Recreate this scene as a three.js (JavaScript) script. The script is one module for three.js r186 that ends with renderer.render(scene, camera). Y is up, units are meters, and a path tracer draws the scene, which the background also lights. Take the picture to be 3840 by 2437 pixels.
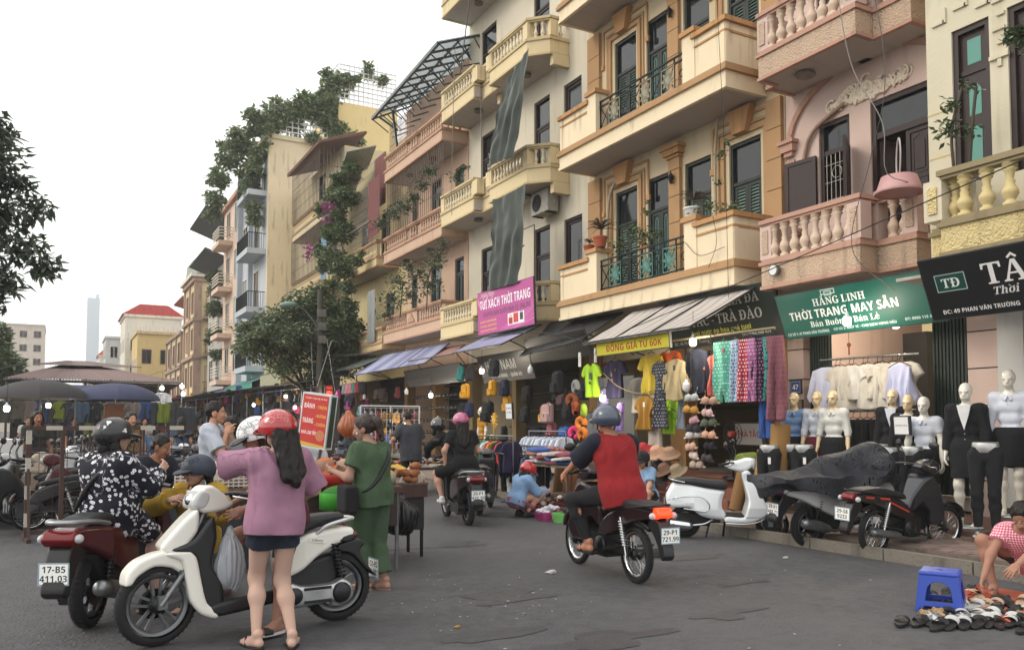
import * as THREE from 'three';
import { mergeGeometries } from 'three/addons/utils/BufferGeometryUtils.js';

// -- camera, sky, sun, exposure
const scene = new THREE.Scene();
const rad = (d) => d * Math.PI / 180;
const camera = new THREE.PerspectiveCamera(2 * Math.atan(384 / 830) * 180 / Math.PI, 1024 / 768,0.1,3000);
camera.setViewOffset(1024,768,0,0,1024,649);       // the phone's 4:3 frame, its lower edge cut off
camera.position.set(0,1.45,0);
camera.rotation.order = 'YXZ';
camera.rotation.set(rad(2.83), rad(-28.6), 0);
const renderer = new THREE.WebGLRenderer({ antialias: true });
renderer.setSize(1024,649);
renderer.shadowMap.enabled = true;
renderer.toneMapping = THREE.LinearToneMapping;
renderer.toneMappingExposure = 1.08;
{ // hazy overcast evening: white cloud, brighter towards the low sun on the left
const W = 256, H = 128, d = new Float32Array(W * H * 4), s = new THREE.Vector3(-0.8,0.42,-0.3).normalize(), v = new THREE.Vector3();
for (let j = 0; j < H; j++) for (let i = 0; i < W; i++) {
const up = ((j + .5) / H - .5) * Math.PI, a = ((i + .5) / W - .5) * 2 * Math.PI;
v.set(Math.cos(a) * Math.cos(up), Math.sin(up), Math.sin(a) * Math.cos(up));
const g = Math.max(0, v.dot(s)), e = Math.max(0, v.y);
const n = Math.sin(a * 3 + up * 4) * Math.sin(a * 5 - up * 7 + 1) * .03;
let L = (1.42 + .3 * (1 - e) ** 8 + .16 * e + .8 * g * g + n);
if (v.y < 0) L = .5;
const o = (j * W + i) * 4;
d[o] = L * 1.0; d[o + 1] = L * (1.0 - .012 * g); d[o + 2] = L * (1.005 - .045 * g); d[o + 3] = 1;
}
const t = new THREE.DataTexture(d, W, H, THREE.RGBAFormat, THREE.FloatType);
t.mapping = THREE.EquirectangularReflectionMapping; t.magFilter = THREE.LinearFilter; t.needsUpdate = true;
scene.background = t; scene.environment = t;
}
const sun = new THREE.DirectionalLight(0xfff0dc, 1.3);
sun.position.set(-80,52,-30); sun.castShadow = true; sun.shadow.radius = 40;
sun.shadow.mapSize.set(2048,2048);
Object.assign(sun.shadow.camera, { left: -70, right: 70, top: 70, bottom: -70, near: 1, far: 260 });
scene.add(sun);
scene.fog = new THREE.FogExp2(0xfafaf8,0.001);

// -- small helpers
let seed = 7;
const rnd = () => { seed = (seed + 0x6d2b79f5) | 0; let t = Math.imul(seed ^ (seed >>> 15), 1 | seed); t = (t + Math.imul(t ^ (t >>> 7), 61 | t)) ^ t; return ((t ^ (t >>> 14)) >>> 0) / 4294967296; };
const rr = (a, b) => a + (b - a) * rnd(), pick = (a) => a[Math.floor(rnd() * a.length)];
const V = (x, y, z) => new THREE.Vector3(x, y, z), VA = (a) => new THREE.Vector3(a[0], a[1], a[2]);
const clamp = (x, a, b) => Math.min(b, Math.max(a, x)), lerp = (a, b, t) => a + (b - a) * t, { sin, cos, abs, max, min, sqrt, PI, hypot, floor, exp, atan2 } = Math;
const names = {};
const numbered = (n) => { const k = names[n] = (names[n] ?? -1) + 1; return k ? `${n}_${String(k).padStart(3, '0')}` : n; };
const memoStore = new Map();
const memo = (k, f) => { if (!memoStore.has(k)) memoStore.set(k, f()); return memoStore.get(k); };
const hash3 = (x, y, z) => { let h = Math.imul(x, 374761393) ^ Math.imul(y, 668265263) ^ Math.imul(z, 2147483647 - 1e6); h = Math.imul(h ^ (h >>> 13), 1274126177); return ((h ^ (h >>> 16)) >>> 0) / 4294967296; };
const noise3 = (x, y, z) => {
const X = floor(x), Y = floor(y), Z = floor(z), s = (t) => t * t * (3 - 2 * t), a = s(x - X), b = s(y - Y), c = s(z - Z);
const h = (i, j, k) => hash3(X + i, Y + j, Z + k);
return lerp(lerp(lerp(h(0,0,0), h(1,0,0), a), lerp(h(0,1,0), h(1,1,0), a), b), lerp(lerp(h(0,0,1), h(1,0,1), a), lerp(h(0,1,1), h(1,1,1), a), b), c) * 2 - 1;
};
const fbm = (x, y, z = 0, o = 4) => { let s = 0, a = .5; for (let i = 0; i < o; i++) { s += a * noise3(x, y, z); x = x * 2.03 + 5.1; y = y * 2.03 + 1.7; z = z * 2.03 + 3.3; a *= .5; } return s; };
const wrapFbm = (u, v, n, o = 4, sx = 1, sy = 1) => { // tiles over the unit square
const k = (x, y) => fbm(x * n * sx, y * n * sy, n, o);
return lerp(lerp(k(u, v), k(u - 1, v), u), lerp(k(u, v - 1), k(u - 1, v - 1), u), v);
};
// -- textures and materials
const TX = (c, srgb, rep) => { const t = new THREE.CanvasTexture(c); t.wrapS = t.wrapT = THREE.RepeatWrapping; if (srgb) t.colorSpace = THREE.SRGBColorSpace; t.magFilter = THREE.LinearFilter; if (rep) t.repeat.set(rep, rep); return t; };
function pix(n, f, srgb, rep, m = n) { // f(u, v) -> grey 0..1 or [r, g, b]
const d = new Uint8Array(n * m * 4);
for (let j = 0; j < m; j++) for (let i = 0; i < n; i++) {
const c = f(i / n, j / m), o = (j * n + i) * 4, g = c.length ? c : [c, c, c];
for (let k = 0; k < 3; k++) d[o + k] = clamp(g[k],0,1) * 255; d[o + 3] = 255;
}
const t = new THREE.DataTexture(d, n, m); t.wrapS = t.wrapT = THREE.RepeatWrapping; t.magFilter = THREE.LinearFilter; if (srgb) t.colorSpace = THREE.SRGBColorSpace; if (rep) t.repeat.set(rep, rep); t.needsUpdate = true; return t;
}
function canvas(w, h, draw) { const c = document.createElement('canvas'); c.width = w; c.height = h; const g = c.getContext('2d'); draw(g, w, h); return TX(c, true); }
const texPlaster = pix(512, (u, v) => { // rain streaks, blotches, faint dirt
const a = wrapFbm(u, v, 5), b = wrapFbm(u, v, 9,3,3,.4), c = wrapFbm(u, v, 40,2);
let k = .93 + .1 * a + .025 * c - .55 * max(0, b - .12);
return [k, k * (1 - .02 * max(0, a)), k * (1 - .05 * max(0,-a) - .1 * max(0, b - .1))];
}, false, 1 / 4.3);
const texGrime = pix(512, (u, v) => { const b = wrapFbm(u, v, 8,4,3.2,.5), a = wrapFbm(u, v, 6); const k = .97 + .12 * a - .95 * max(0, b - .1); return [k, k * .98, k * .93]; }, false, 1 / 3.1);
const texFine = pix(256, (u, v) => .5 + .5 * wrapFbm(u, v, 30,3), false, 1 / .6);
const texCloth = pix(256, (u, v) => .88 + .16 * wrapFbm(u, v, 7,3) + .05 * sin(u * 400) * sin(v * 400), false, 1 / .5);
const texFold = pix(256, (u, v) => .5 + .5 * wrapFbm(u, v, 5,4,1.6,.7), false, 1 / .55);
const texMetal = pix(256, (u, v) => .75 + .35 * wrapFbm(u, v, 8,4), false, 1 / .5);
const texWood = pix(256, (u, v) => .8 + .3 * wrapFbm(u, v, 6,4,4,.5), false, 1 / .8);
const lin = (hex) => new THREE.Color(hex);
function M(c, roughness = .7, o = {}) { const m = new THREE.MeshPhysicalMaterial({ roughness, side: THREE.DoubleSide, ...o }); m.color = Array.isArray(c) ? new THREE.Color().setRGB(...c) : new THREE.Color(c); return m; }
const mm = (kind, c, ...r) => memo(kind + c + r.join(), () => ({
plaster: () => M(c, .92, { map: texPlaster, bumpMap: texFine, bumpScale: .004 }),
dirty: () => M(c, .92, { map: texGrime, bumpMap: texFine, bumpScale: .004 }),
rock: () => M(c, .95, { map: texGrime, bumpMap: texFine, bumpScale: .05 }),
cloth: () => M(c, .95, { map: texCloth, bumpMap: texFold, bumpScale: .012, sheen: .25, sheenRoughness: .8 }),
metal: () => M(c, .45, { metalness: .75, map: texMetal, roughnessMap: texMetal }),
chrome: () => M(c, .16, { metalness: 1 }),
paint: () => M(c, .32, { clearcoat: .8, clearcoatRoughness: .12, specularIntensity: .6 }),
matt: () => M(c, .6, { map: texMetal }),
rubber: () => M(c, .85, { bumpMap: texFine, bumpScale: .002 }),
plastic: () => M(c, .4),
wood: () => M(c, .6, { map: texWood }),
skin: () => M(c, .55, { vertexColors: true, specularIntensity: .35 }),
glass: () => M(c, .08, { specularIntensity: 1 }),
film: () => M(c, .3, { transmission: .55, thickness: 0 }),
glow: () => M(c, .5, { emissive: new THREE.Color(c), emissiveIntensity: r[0] ?? 4 }),
}[kind])());
// -- geometry collector: boxes, rods, lathes merged into one mesh
const _m = new THREE.Matrix4(), _q = new THREE.Quaternion(), _e = new THREE.Euler();
function boxUV(g) { // uv in metres from the face's direction
const p = g.attributes.position, n = g.attributes.normal, u = new Float32Array(p.count * 2);
for (let i = 0; i < p.count; i++) {
const x = p.getX(i), y = p.getY(i), z = p.getZ(i), a = abs(n.getX(i)), b = abs(n.getY(i)), c = abs(n.getZ(i));
if (b > a && b > c) { u[2 * i] = x; u[2 * i + 1] = z; } else if (a > c) { u[2 * i] = z; u[2 * i + 1] = y; } else { u[2 * i] = x; u[2 * i + 1] = y; }
}
g.setAttribute('uv', new THREE.BufferAttribute(u, 2)); return g;
}
class B {
constructor() { this.g = []; }
add(geo, m) { let g = geo.index ? geo.clone() : geo.clone(); if (!g.index) { const n = g.attributes.position.count, a = new Uint32Array(n); for (let i = 0; i < n; i++) a[i] = i; g.setIndex(new THREE.BufferAttribute(a, 1)); } for (const k of Object.keys(g.attributes)) if (!['position', 'normal', 'uv'].includes(k)) g.deleteAttribute(k); if (!g.attributes.uv) boxUV(g); if (m) g.applyMatrix4(m); this.g.push(g); return this; }
at(geo, x = 0, y = 0, z = 0, rx = 0, ry = 0, rz = 0, s = 1) { _q.setFromEuler(_e.set(rx, ry, rz, 'YXZ')); return this.add(geo, _m.compose(V(x, y, z), _q, Array.isArray(s) ? VA(s) : V(s, s, s))); }
// box by min corner and max corner; small chamfer where asked
box(x0, y0, z0, x1, y1, z1) { return this.at(new THREE.BoxGeometry(abs(x1 - x0), abs(y1 - y0), abs(z1 - z0)), (x0 + x1) / 2, (y0 + y1) / 2, (z0 + z1) / 2); }
cb(w, h, d, x, y, z, rx, ry, rz) { return this.at(new THREE.BoxGeometry(w, h, d), x, y, z, rx, ry, rz); }
rod(a, b, r, r2 = r, n = 8) { a = VA(a); b = VA(b); const d = b.clone().sub(a), l = d.length(); _q.setFromUnitVectors(V(0,1,0), d.normalize()); return this.add(new THREE.CylinderGeometry(r2, r, l, n), _m.compose(a.add(b).multiplyScalar(.5), _q, V(1,1,1))); }
bar(a, b, w, t = w) { a = VA(a); b = VA(b); const d = b.clone().sub(a), l = d.length(); _q.setFromUnitVectors(V(0,1,0), d.normalize()); return this.add(new THREE.BoxGeometry(w, l, t), _m.compose(a.add(b).multiplyScalar(.5), _q, V(1,1,1))); }
tube(pts, r, n = 6, seg = pts.length * 5) { return this.add(new THREE.TubeGeometry(new THREE.CatmullRomCurve3(pts.map(VA)), seg, r, n)); }
sph(x, y, z, r, s = 1, n = 12) { return this.at(new THREE.SphereGeometry(r, n, Math.ceil(n * .7)), x, y, z, 0,0,0, s); }
geo(uv = true) { const g = mergeGeometries(this.g); if (uv) boxUV(g); return g; }
put(name, mat, parent, uv = true) { return mesh(name, this.geo(uv), mat, parent); }
}
const lathe = (pts, n = 14) => new THREE.LatheGeometry(pts.map(([r, y]) => new THREE.Vector2(r, y)), n);
const extr = (pts, d, bev = 0, holes = []) => { const s = new THREE.Shape(pts.map((p) => new THREE.Vector2(p[0], p[1]))); for (const h of holes) s.holes.push(new THREE.Path(h.map((p) => new THREE.Vector2(p[0], p[1])))); return new THREE.ExtrudeGeometry(s, { depth: d, bevelEnabled: bev > 0, bevelSize: bev, bevelThickness: bev, bevelSegments: 2, curveSegments: 6 }); };
const rect = (x0, y0, x1, y1) => [[x0, y0],[x1, y0],[x1, y1],[x0, y1]];
function mesh(name, geo, mat, parent) { const m = new THREE.Mesh(geo, mat); m.name = parent ? name : numbered(name); m.castShadow = m.receiveShadow = true; (parent ?? scene).add(m); return m; }
function tag(o, label, category, group, kind) { if (label) o.userData.label = label; if (category) o.userData.category = category; if (group) o.userData.group = group; if (kind) o.userData.kind = kind; return o; }
function thing(name, label, category, pos = [0,0,0], ry = 0, group) { const o = new THREE.Group(); o.name = numbered(name); o.position.set(...pos); o.rotation.y = ry; scene.add(o); return tag(o, label, category, group); }
const part = (name, parent, pos = [0,0,0], ry = 0) => { const o = new THREE.Group(); o.name = name; o.position.set(...pos); o.rotation.y = ry; parent.add(o); return o; };
function dup(o, pos, ry, label, category, group) { const c = o.clone(); c.name = numbered(o.name.replace(/_\d{3}$/, '')); c.userData = {}; if (pos) c.position.set(...pos); if (ry !== undefined) c.rotation.y = ry; scene.add(c); return tag(c, label, category, group); }
const instanced = (name, geo, mat, mats, cols, parent) => { const m = new THREE.InstancedMesh(geo, mat, mats.length); m.name = parent ? name : numbered(name); mats.forEach((x, i) => { m.setMatrixAt(i, x); if (cols) m.setColorAt(i, cols[i]); }); m.castShadow = m.receiveShadow = true; m.userData.kind = 'stuff'; (parent ?? scene).add(m); return m; };
// -- solids from distance fields (surface nets)
function nets(f, lo, hi, c, color) {
const n = [0,1,2].map((k) => Math.ceil((hi[k] - lo[k]) / c) + 2), [nx, ny, nz] = n, N = nx * ny * nz, d = new Float32Array(N).fill(1e3);
const o = lo.map((v) => v - c * .5), K = 4;
for (let bz = 0; bz < nz; bz += K) for (let by = 0; by < ny; by += K) for (let bx = 0; bx < nx; bx += K) {
const s = f(o[0] + (bx + K / 2) * c, o[1] + (by + K / 2) * c, o[2] + (bz + K / 2) * c), big = abs(s) > c * K * 1.25;
for (let z = bz; z < min(bz + K, nz); z++) for (let y = by; y < min(by + K, ny); y++) for (let x = bx; x < min(bx + K, nx); x++) d[x + nx * (y + ny * z)] = big ? s : f(o[0] + x * c, o[1] + y * c, o[2] + z * c);
}
const id = new Int32Array(N).fill(-1), P = [], I = [], off = [0,1, nx, nx + 1, nx * ny, nx * ny + 1, nx * ny + nx, nx * ny + nx + 1];
const E = [[0,1],[2,3],[4,5],[6,7],[0,2],[1,3],[4,6],[5,7],[0,4],[1,5],[2,6],[3,7]];
for (let z = 0; z < nz - 1; z++) for (let y = 0; y < ny - 1; y++) for (let x = 0; x < nx - 1; x++) {
const b = x + nx * (y + ny * z); let k = 0; for (let i = 0; i < 8; i++) if (d[b + off[i]] < 0) k++;
if (!k || k === 8) continue;
let X = 0, Y = 0, Z = 0, m = 0;
for (const [p, q] of E) { const A = d[b + off[p]], C = d[b + off[q]]; if ((A < 0) === (C < 0)) continue; const t = A / (A - C); X += lerp(p & 1, q & 1, t); Y += lerp(p >> 1 & 1, q >> 1 & 1, t); Z += lerp(p >> 2, q >> 2, t); m++; }
id[b] = P.length / 3; P.push(o[0] + (x + X / m) * c, o[1] + (y + Y / m) * c, o[2] + (z + Z / m) * c);
}
const quad = (a, b, e, g, flip) => { if (min(a, b, e, g) < 0) return; flip ? I.push(a, e, b, a, g, e) : I.push(a, b, e, a, e, g); };
for (let z = 1; z < nz - 1; z++) for (let y = 1; y < ny - 1; y++) for (let x = 1; x < nx - 1; x++) {
const b = x + nx * (y + ny * z), s = d[b] < 0, sx = nx, sz = nx * ny;
if (s !== d[b + 1] < 0) quad(id[b], id[b - sx], id[b - sx - sz], id[b - sz], !s);
if (s !== d[b + sx] < 0) quad(id[b], id[b - sz], id[b - sz - 1], id[b - 1], !s);
if (s !== d[b + sz] < 0) quad(id[b], id[b - 1], id[b - 1 - sx], id[b - sx], !s);
}
const g = new THREE.BufferGeometry(), n0 = new Float32Array(P.length), e = c * .4;
for (let i = 0; i < P.length; i += 3) {
const [x, y, z] = [P[i], P[i + 1], P[i + 2]]; const a = f(x + e, y, z) - f(x - e, y, z), b = f(x, y + e, z) - f(x, y - e, z), q = f(x, y, z + e) - f(x, y, z - e), l = hypot(a, b, q) || 1;
n0[i] = a / l; n0[i + 1] = b / l; n0[i + 2] = q / l;
}
g.setAttribute('position', new THREE.Float32BufferAttribute(P, 3)); g.setAttribute('normal', new THREE.BufferAttribute(n0,3)); g.setIndex(I);
boxUV(g);
if (color) { const C = new Float32Array(P.length); for (let i = 0; i < P.length; i += 3) { const k = color(P[i], P[i + 1], P[i + 2]); C[i] = k[0]; C[i + 1] = k[1]; C[i + 2] = k[2]; } g.setAttribute('color', new THREE.BufferAttribute(C, 3)); }
return g;
}
const smin = (a, b, k) => { const h = max(k - abs(a - b), 0) / k; return min(a, b) - h * h * k * .25; };
const cap = (a, b, r, s = r) => { // tapered capsule
const dx = b[0] - a[0], dy = b[1] - a[1], dz = b[2] - a[2], l = dx * dx + dy * dy + dz * dz || 1e-9;
return (x, y, z) => { const px = x - a[0], py = y - a[1], pz = z - a[2], t = clamp((px * dx + py * dy + pz * dz) / l, 0,1); return hypot(px - dx * t, py - dy * t, pz - dz * t) - lerp(r, s, t); };
};
const ell = (c, r) => (x, y, z) => { const a = (x - c[0]) / r[0], b = (y - c[1]) / r[1], q = (z - c[2]) / r[2], k = hypot(a, b, q), m = hypot(a / r[0], b / r[1], q / r[2]); return m < 1e-6 ? -min(...r) : k * (k - 1) / m; };
const rbox = (c, h, r) => (x, y, z) => { const a = abs(x - c[0]) - h[0] + r, b = abs(y - c[1]) - h[1] + r, q = abs(z - c[2]) - h[2] + r; return hypot(max(a, 0), max(b, 0), max(q, 0)) + min(max(a, b, q), 0) - r; };
const uni = (k, ...fs) => (x, y, z) => { let d = fs[0](x, y, z); for (let i = 1; i < fs.length; i++) d = smin(d, fs[i](x, y, z), k); return d; };
// side profile (x, y) blown up to a half-width w(x, y) with round edges: body panels, cushions, bags
function spline(pts, n = 4, closed = true) { return new THREE.CatmullRomCurve3(pts.map((p) => V(p[0], p[1],0)), closed, 'catmullrom', .4).getPoints(pts.length * n).map((p) => [p.x, p.y]); }
function poly2(P) { return (x, y) => { let d = 1e9, s = 1; for (let i = 0, j = P.length - 1; i < P.length; j = i++) { const ex = P[j][0] - P[i][0], ey = P[j][1] - P[i][1], wx = x - P[i][0], wy = y - P[i][1], t = clamp((wx * ex + wy * ey) / (ex * ex + ey * ey || 1e-9), 0,1); d = min(d, (wx - ex * t) ** 2 + (wy - ey * t) ** 2); const a = y >= P[i][1], b = y < P[j][1], q = ex * wy > ey * wx; if ((a && b && q) || (!a && !b && !q)) s = -s; } return s * sqrt(d); }; }
function pod(pts, w, r, c = .012, o = {}) {
const P = o.sharp ? pts : spline(pts), f2 = poly2(P), W = typeof w === 'number' ? () => w : w; let lo = [1e9,1e9], hi = [-1e9,-1e9], mw = 0;
for (const p of P) { for (const k of [0,1]) { lo[k] = min(lo[k], p[k]); hi[k] = max(hi[k], p[k]); } mw = max(mw, W(p[0], p[1])); }
mw = o.mw ?? mw * 1.25;
const zc = o.zc ?? (() => 0), f = (x, y, z) => { const a = f2(x, y) + r, b = abs(z - zc(x, y)) - W(x, y) + r; let d = hypot(max(a, 0), max(b, 0)) + min(max(a, b), 0) - r; if (o.mod) d = o.mod(d, x, y, z); return d; };
return nets(f, [lo[0] - .02, lo[1] - .02, (o.z0 ?? -mw) - .02],[hi[0] + .02, hi[1] + .02, (o.z1 ?? mw) + .02], c);
}
const print = (name, w, h, tex, parent, pos, ry = 0, rough = .6, o = {}) => { const m = mesh(name, new THREE.PlaneGeometry(w, h), M('#fff', rough, { map: tex, ...o }), parent); m.position.set(...pos); m.rotation.y = ry; return m; };
// -- ground
const texAsphalt = pix(1024, (u, v) => { const a = wrapFbm(u, v, 4), b = wrapFbm(u, v, 90,2), c = wrapFbm(u, v, 11,4,1,2.2); const k = .9 + .28 * a + .42 * b - .5 * max(0, c - .12); return [k, k, k * 1.01]; }, false, 1 / 6);
const texAsphaltBump = pix(512, (u, v) => .5 + .6 * wrapFbm(u, v, 100,2), false, 1 / 1.6);
const texWet = pix(512, (u, v) => clamp(.82 - .9 * max(0, wrapFbm(u, v, 6,4) - .05), .35,1), false, 1 / 9);
const M_asph = M([.067,.0668,.07],.95, { map: texAsphalt, bumpMap: texAsphaltBump, bumpScale: .012, roughnessMap: texWet });
const flat = (x0, z0, x1, z1, y) => { const g = new THREE.PlaneGeometry(abs(x1 - x0), abs(z1 - z0)); g.rotateX(-PI / 2); g.translate((x0 + x1) / 2, y, (z0 + z1) / 2); return boxUV(g); };
tag(mesh('ground', flat(-420,-900,420,120,-.012), M([.09,.088,.084],.95, { map: texGrime })), 'dusty city ground spreading out beyond the market street', 'ground', null, 'structure');
tag(mesh('road', flat(-14,-135,8.05,25,0), M_asph), 'worn dark grey asphalt street running past the market', 'road', null, 'structure');
{ // patches, cracks, litter
const blot = (cx, cz, w, d, s, y) => { const p = []; for (let i = 0; i < 26; i++) { const a = i / 26 * 2 * PI, r = .7 + .5 * noise3(cos(a) * 1.6 + s, sin(a) * 1.6, s); p.push([cx + cos(a) * w * r, -(cz + sin(a) * d * r)]); } const g = new THREE.ShapeGeometry(new THREE.Shape(p.map((q) => new THREE.Vector2(...q)))); g.rotateX(-PI / 2); g.translate(0, y, 0); return g; };
const wet = M([.048,.048,.05],.6, { map: texAsphalt, bumpMap: texAsphaltBump, bumpScale: .006 });
const b = new B(); b.add(blot(3.3,-4.7,.95,.28,1,.004)); b.add(blot(4.5,-4.9,.6,.2,2,.004)); b.add(blot(2.6,-5.2,.5,.2,3,.004)); b.add(blot(3.4,-6.3,.5,.3,5,.004)); b.add(blot(5.6,-5.8,.45,.12,6,.004)); b.add(blot(4.0,-9.3,.8,.3,8,.004)); b.add(blot(6.3,-7.2,.7,.2,11,.004));
tag(b.put('road_patch', wet), 'darker damp blotches on the asphalt', 'road patch', null, 'structure');
const P = []; for (let i = 0; i < 110; i++) { const t = rnd(); const x = i < 60 ? rr(2.3,3.9) : rr(1,8), z = i < 60 ? rr(-7.6,-5.4) : rr(-12,-3.6), s = rr(.002,.008); P.push(new THREE.Matrix4().compose(V(x, .006, z), new THREE.Quaternion().setFromEuler(new THREE.Euler(rr(-.3,.3), t * 6,0)), V(s * 2, s * .6, s))); }
tag(instanced('litter', new THREE.DodecahedronGeometry(1,0), M([.3,.29,.27],.9), P), 'tiny crumbs and paper scraps scattered over the asphalt', 'litter', null, 'stuff');
}
// kerb stones and pavement
const M_kerb = M('#77726b', .95, { map: texGrime, bumpMap: texFine, bumpScale: .012 });
const pave = tag(mesh('pavement', new B().box(8.23,-.1,-60,11.6,.115,25).geo(), M('#6e625b', .95, { map: texGrime, bumpMap: texFine, bumpScale: .01 })), 'worn pavement of small brownish pavers in front of the shops', 'pavement', null, 'structure');
{
const ks = tag(part('kerb', scene), 'row of grey concrete kerb stones with a sloped face beside the street', 'kerb', null, 'structure'); ks.name = 'kerb';
const v = [0,1,2].map((i) => { const g = extr([[0,-.05],[.2,-.05],[.2,.122],[.1,.118 - .004 * i],[.0,.03]],.975,.006); g.rotateY(PI); return new B().add(g).geo(); });
for (let i = 0; i < 42; i++) { const m = mesh('stone', v[i % 3], M_kerb, ks); m.position.set(8.235, rr(-.006,.004), -30 + i); m.rotation.y = PI + rr(-.006,.006); m.scale.x = 1; m.position.x = 8.035; m.rotation.y = rr(-.006,.006); m.position.z = -30 + i + .98; }
// pavers, worn and uneven, nearest strip
const g = boxUV(new THREE.BoxGeometry(.19,.03,.095)), P = [], C = [];
for (let i = 0; i < 14; i++) for (let j = 0; j < 120; j++) { const x = 8.36 + i * .2 + (j % 2) * .1, z = -14 + j * .1; if (fbm(x * 1.3, z * 1.3) > .2) continue; P.push(new THREE.Matrix4().makeRotationY(rr(-.02,.02)).setPosition(x, .106 + rr(0,.006), z)); const k = rr(.7,1.05); C.push(new THREE.Color().setRGB(k * .24, k * .17, k * .15)); }
tag(instanced('paver', g, M('#fff', .95, { map: texGrime }), P, C, pave), null, null, null, 'stuff');
}
// -- house parts (local x along the facade, z out to the street)
const T = { plaster: (c) => mm('plaster', c), dark: mm('matt', '#15181a'), black: mm('matt', '#0d0e10'), iron: mm('metal', '#1b2826') };
const glassDark = M('#1b2224', .07, { specularIntensity: 1 }), glassGreen = M('#4f8a7c', .08, { specularIntensity: 1 });
function segs(path) { const r = []; for (let i = 0; i < path.length - 1; i++) { const [a, b] = [path[i], path[i + 1]], L = hypot(b[0] - a[0], b[1] - a[1]); r.push({ a, b, L, t: [(b[0] - a[0]) / L, (b[1] - a[1]) / L] }); } return r; }
// a band of given thickness running along a path, its outer face out by o
function band(b, path, y0, y1, th, o = 0, open = true) { let k = 0; for (const s of segs(path)) { k = k ? 0 : .0016; const N = [-s.t[1], s.t[0]], // the path runs left to right, so its left side is the street
off = o - th / 2, mx = (s.a[0] + s.b[0]) / 2 + N[0] * off, mz = (s.a[1] + s.b[1]) / 2 + N[1] * off; b.cb(s.L + 2 * max(o, .0) - .006, y1 - y0 - k * 2, th, mx, (y0 + y1) / 2, mz, 0,-atan2(s.t[1], s.t[0]), 0); } return b; }
const slabG = (path, y0, y1) => { const g = new THREE.ExtrudeGeometry(new THREE.Shape([[path[0][0],0],...path, [path[path.length - 1][0],0]].map((p) => new THREE.Vector2(p[0],-p[1]))), { depth: y1 - y0, bevelEnabled: false }); g.rotateX(-PI / 2); g.translate(0, y0,0); return g; };
const balGeo = (h, r) => memo('bal' + h + r, () => boxUV(lathe([[r * .9,0],[r * .9, h * .07],[r * .55, h * .1],[r * .6, h * .14],[r, h * .27],[r * .95, h * .36],[r * .5, h * .5],[r * .62, h * .56],[r * .42, h * .62],[r * .62, h * .8],[r * .95, h * .86],[r * .55, h * .9],[r * .9, h * .93],[r * .9, h]],10)));
// balustrade on a slab: fascia, mouldings, plinth, balusters, rail, posts
function balcony(h, path, { y0, yf, yt, fascia, trim, bal, br = .05, step = .2, rail = .1, posts = true, solid = [], skip = [], panel, name = 'balcony', slabM, carved }) {
const p = part(name, h);
mesh('slab', new B().add(slabG(path.map(([x, z]) => [x + (x < path[path.length - 1][0] / 2 ? .02 : -.02), max(0, z - .02)]), y0, yf - .03)).geo(), slabM ?? fascia, p);
new B().add(band(new B(), path, y0, yf, .06).geo()).put('fascia', carved ?? fascia, p);
const b = new B(); band(b, path, yf - .004, yf + .055,.16,.035); band(b, path, y0 - .025, y0 + .03,.08,.02); band(b, path, yf + .06, yf + .1,.12,.0); b.put('moulding', trim, p);
const r = new B(); band(r, path, yt - .07, yt, .2,.03); band(r, path, yt - .11, yt - .072,.15,0); r.put('rail', trim, p);
const yb = yf + .1, hb = yt - .11 - yb, G = balGeo(Math.round(hb * 100) / 100, br);
segs(path).forEach((s, i) => {
if (skip.includes(i)) return;
if (solid.includes(i) || s.L < .3) { band(new B(), [s.a, s.b], yb, yt - .1,.08,-.02).put('parapet', fascia, p); return; }
const nx = -s.t[1], nz = s.t[0], n = max(1, Math.round((s.L - .26) / step));
for (let k = 0; k < n; k++) { const d = .13 + (k + .5) * (s.L - .26) / n, m = mesh('baluster', G, bal, p); m.position.set(s.a[0] + s.t[0] * d - nx * .075, yb, s.a[1] + s.t[1] * d - nz * .075); m.rotation.y = rr(0,6); m.scale.y = hb / (Math.round(hb * 100) / 100); }
});
if (posts) path.forEach(([x, z], i) => { if (z < .15) return; const q = new B(); q.cb(.24, yt - .1 - yb, .24, x + (i < path.length / 2 ? .1 : -.1), (yb + yt - .1) / 2, z - .12); q.put('post', fascia, p); if (panel) { const c = new B(); c.cb(.12, hb - .16,.03, x + (i < path.length / 2 ? .1 : -.1), (yb + yt - .1) / 2, z + .005); c.put('carved_panel', panel, p); } });
return p;
}
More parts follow.
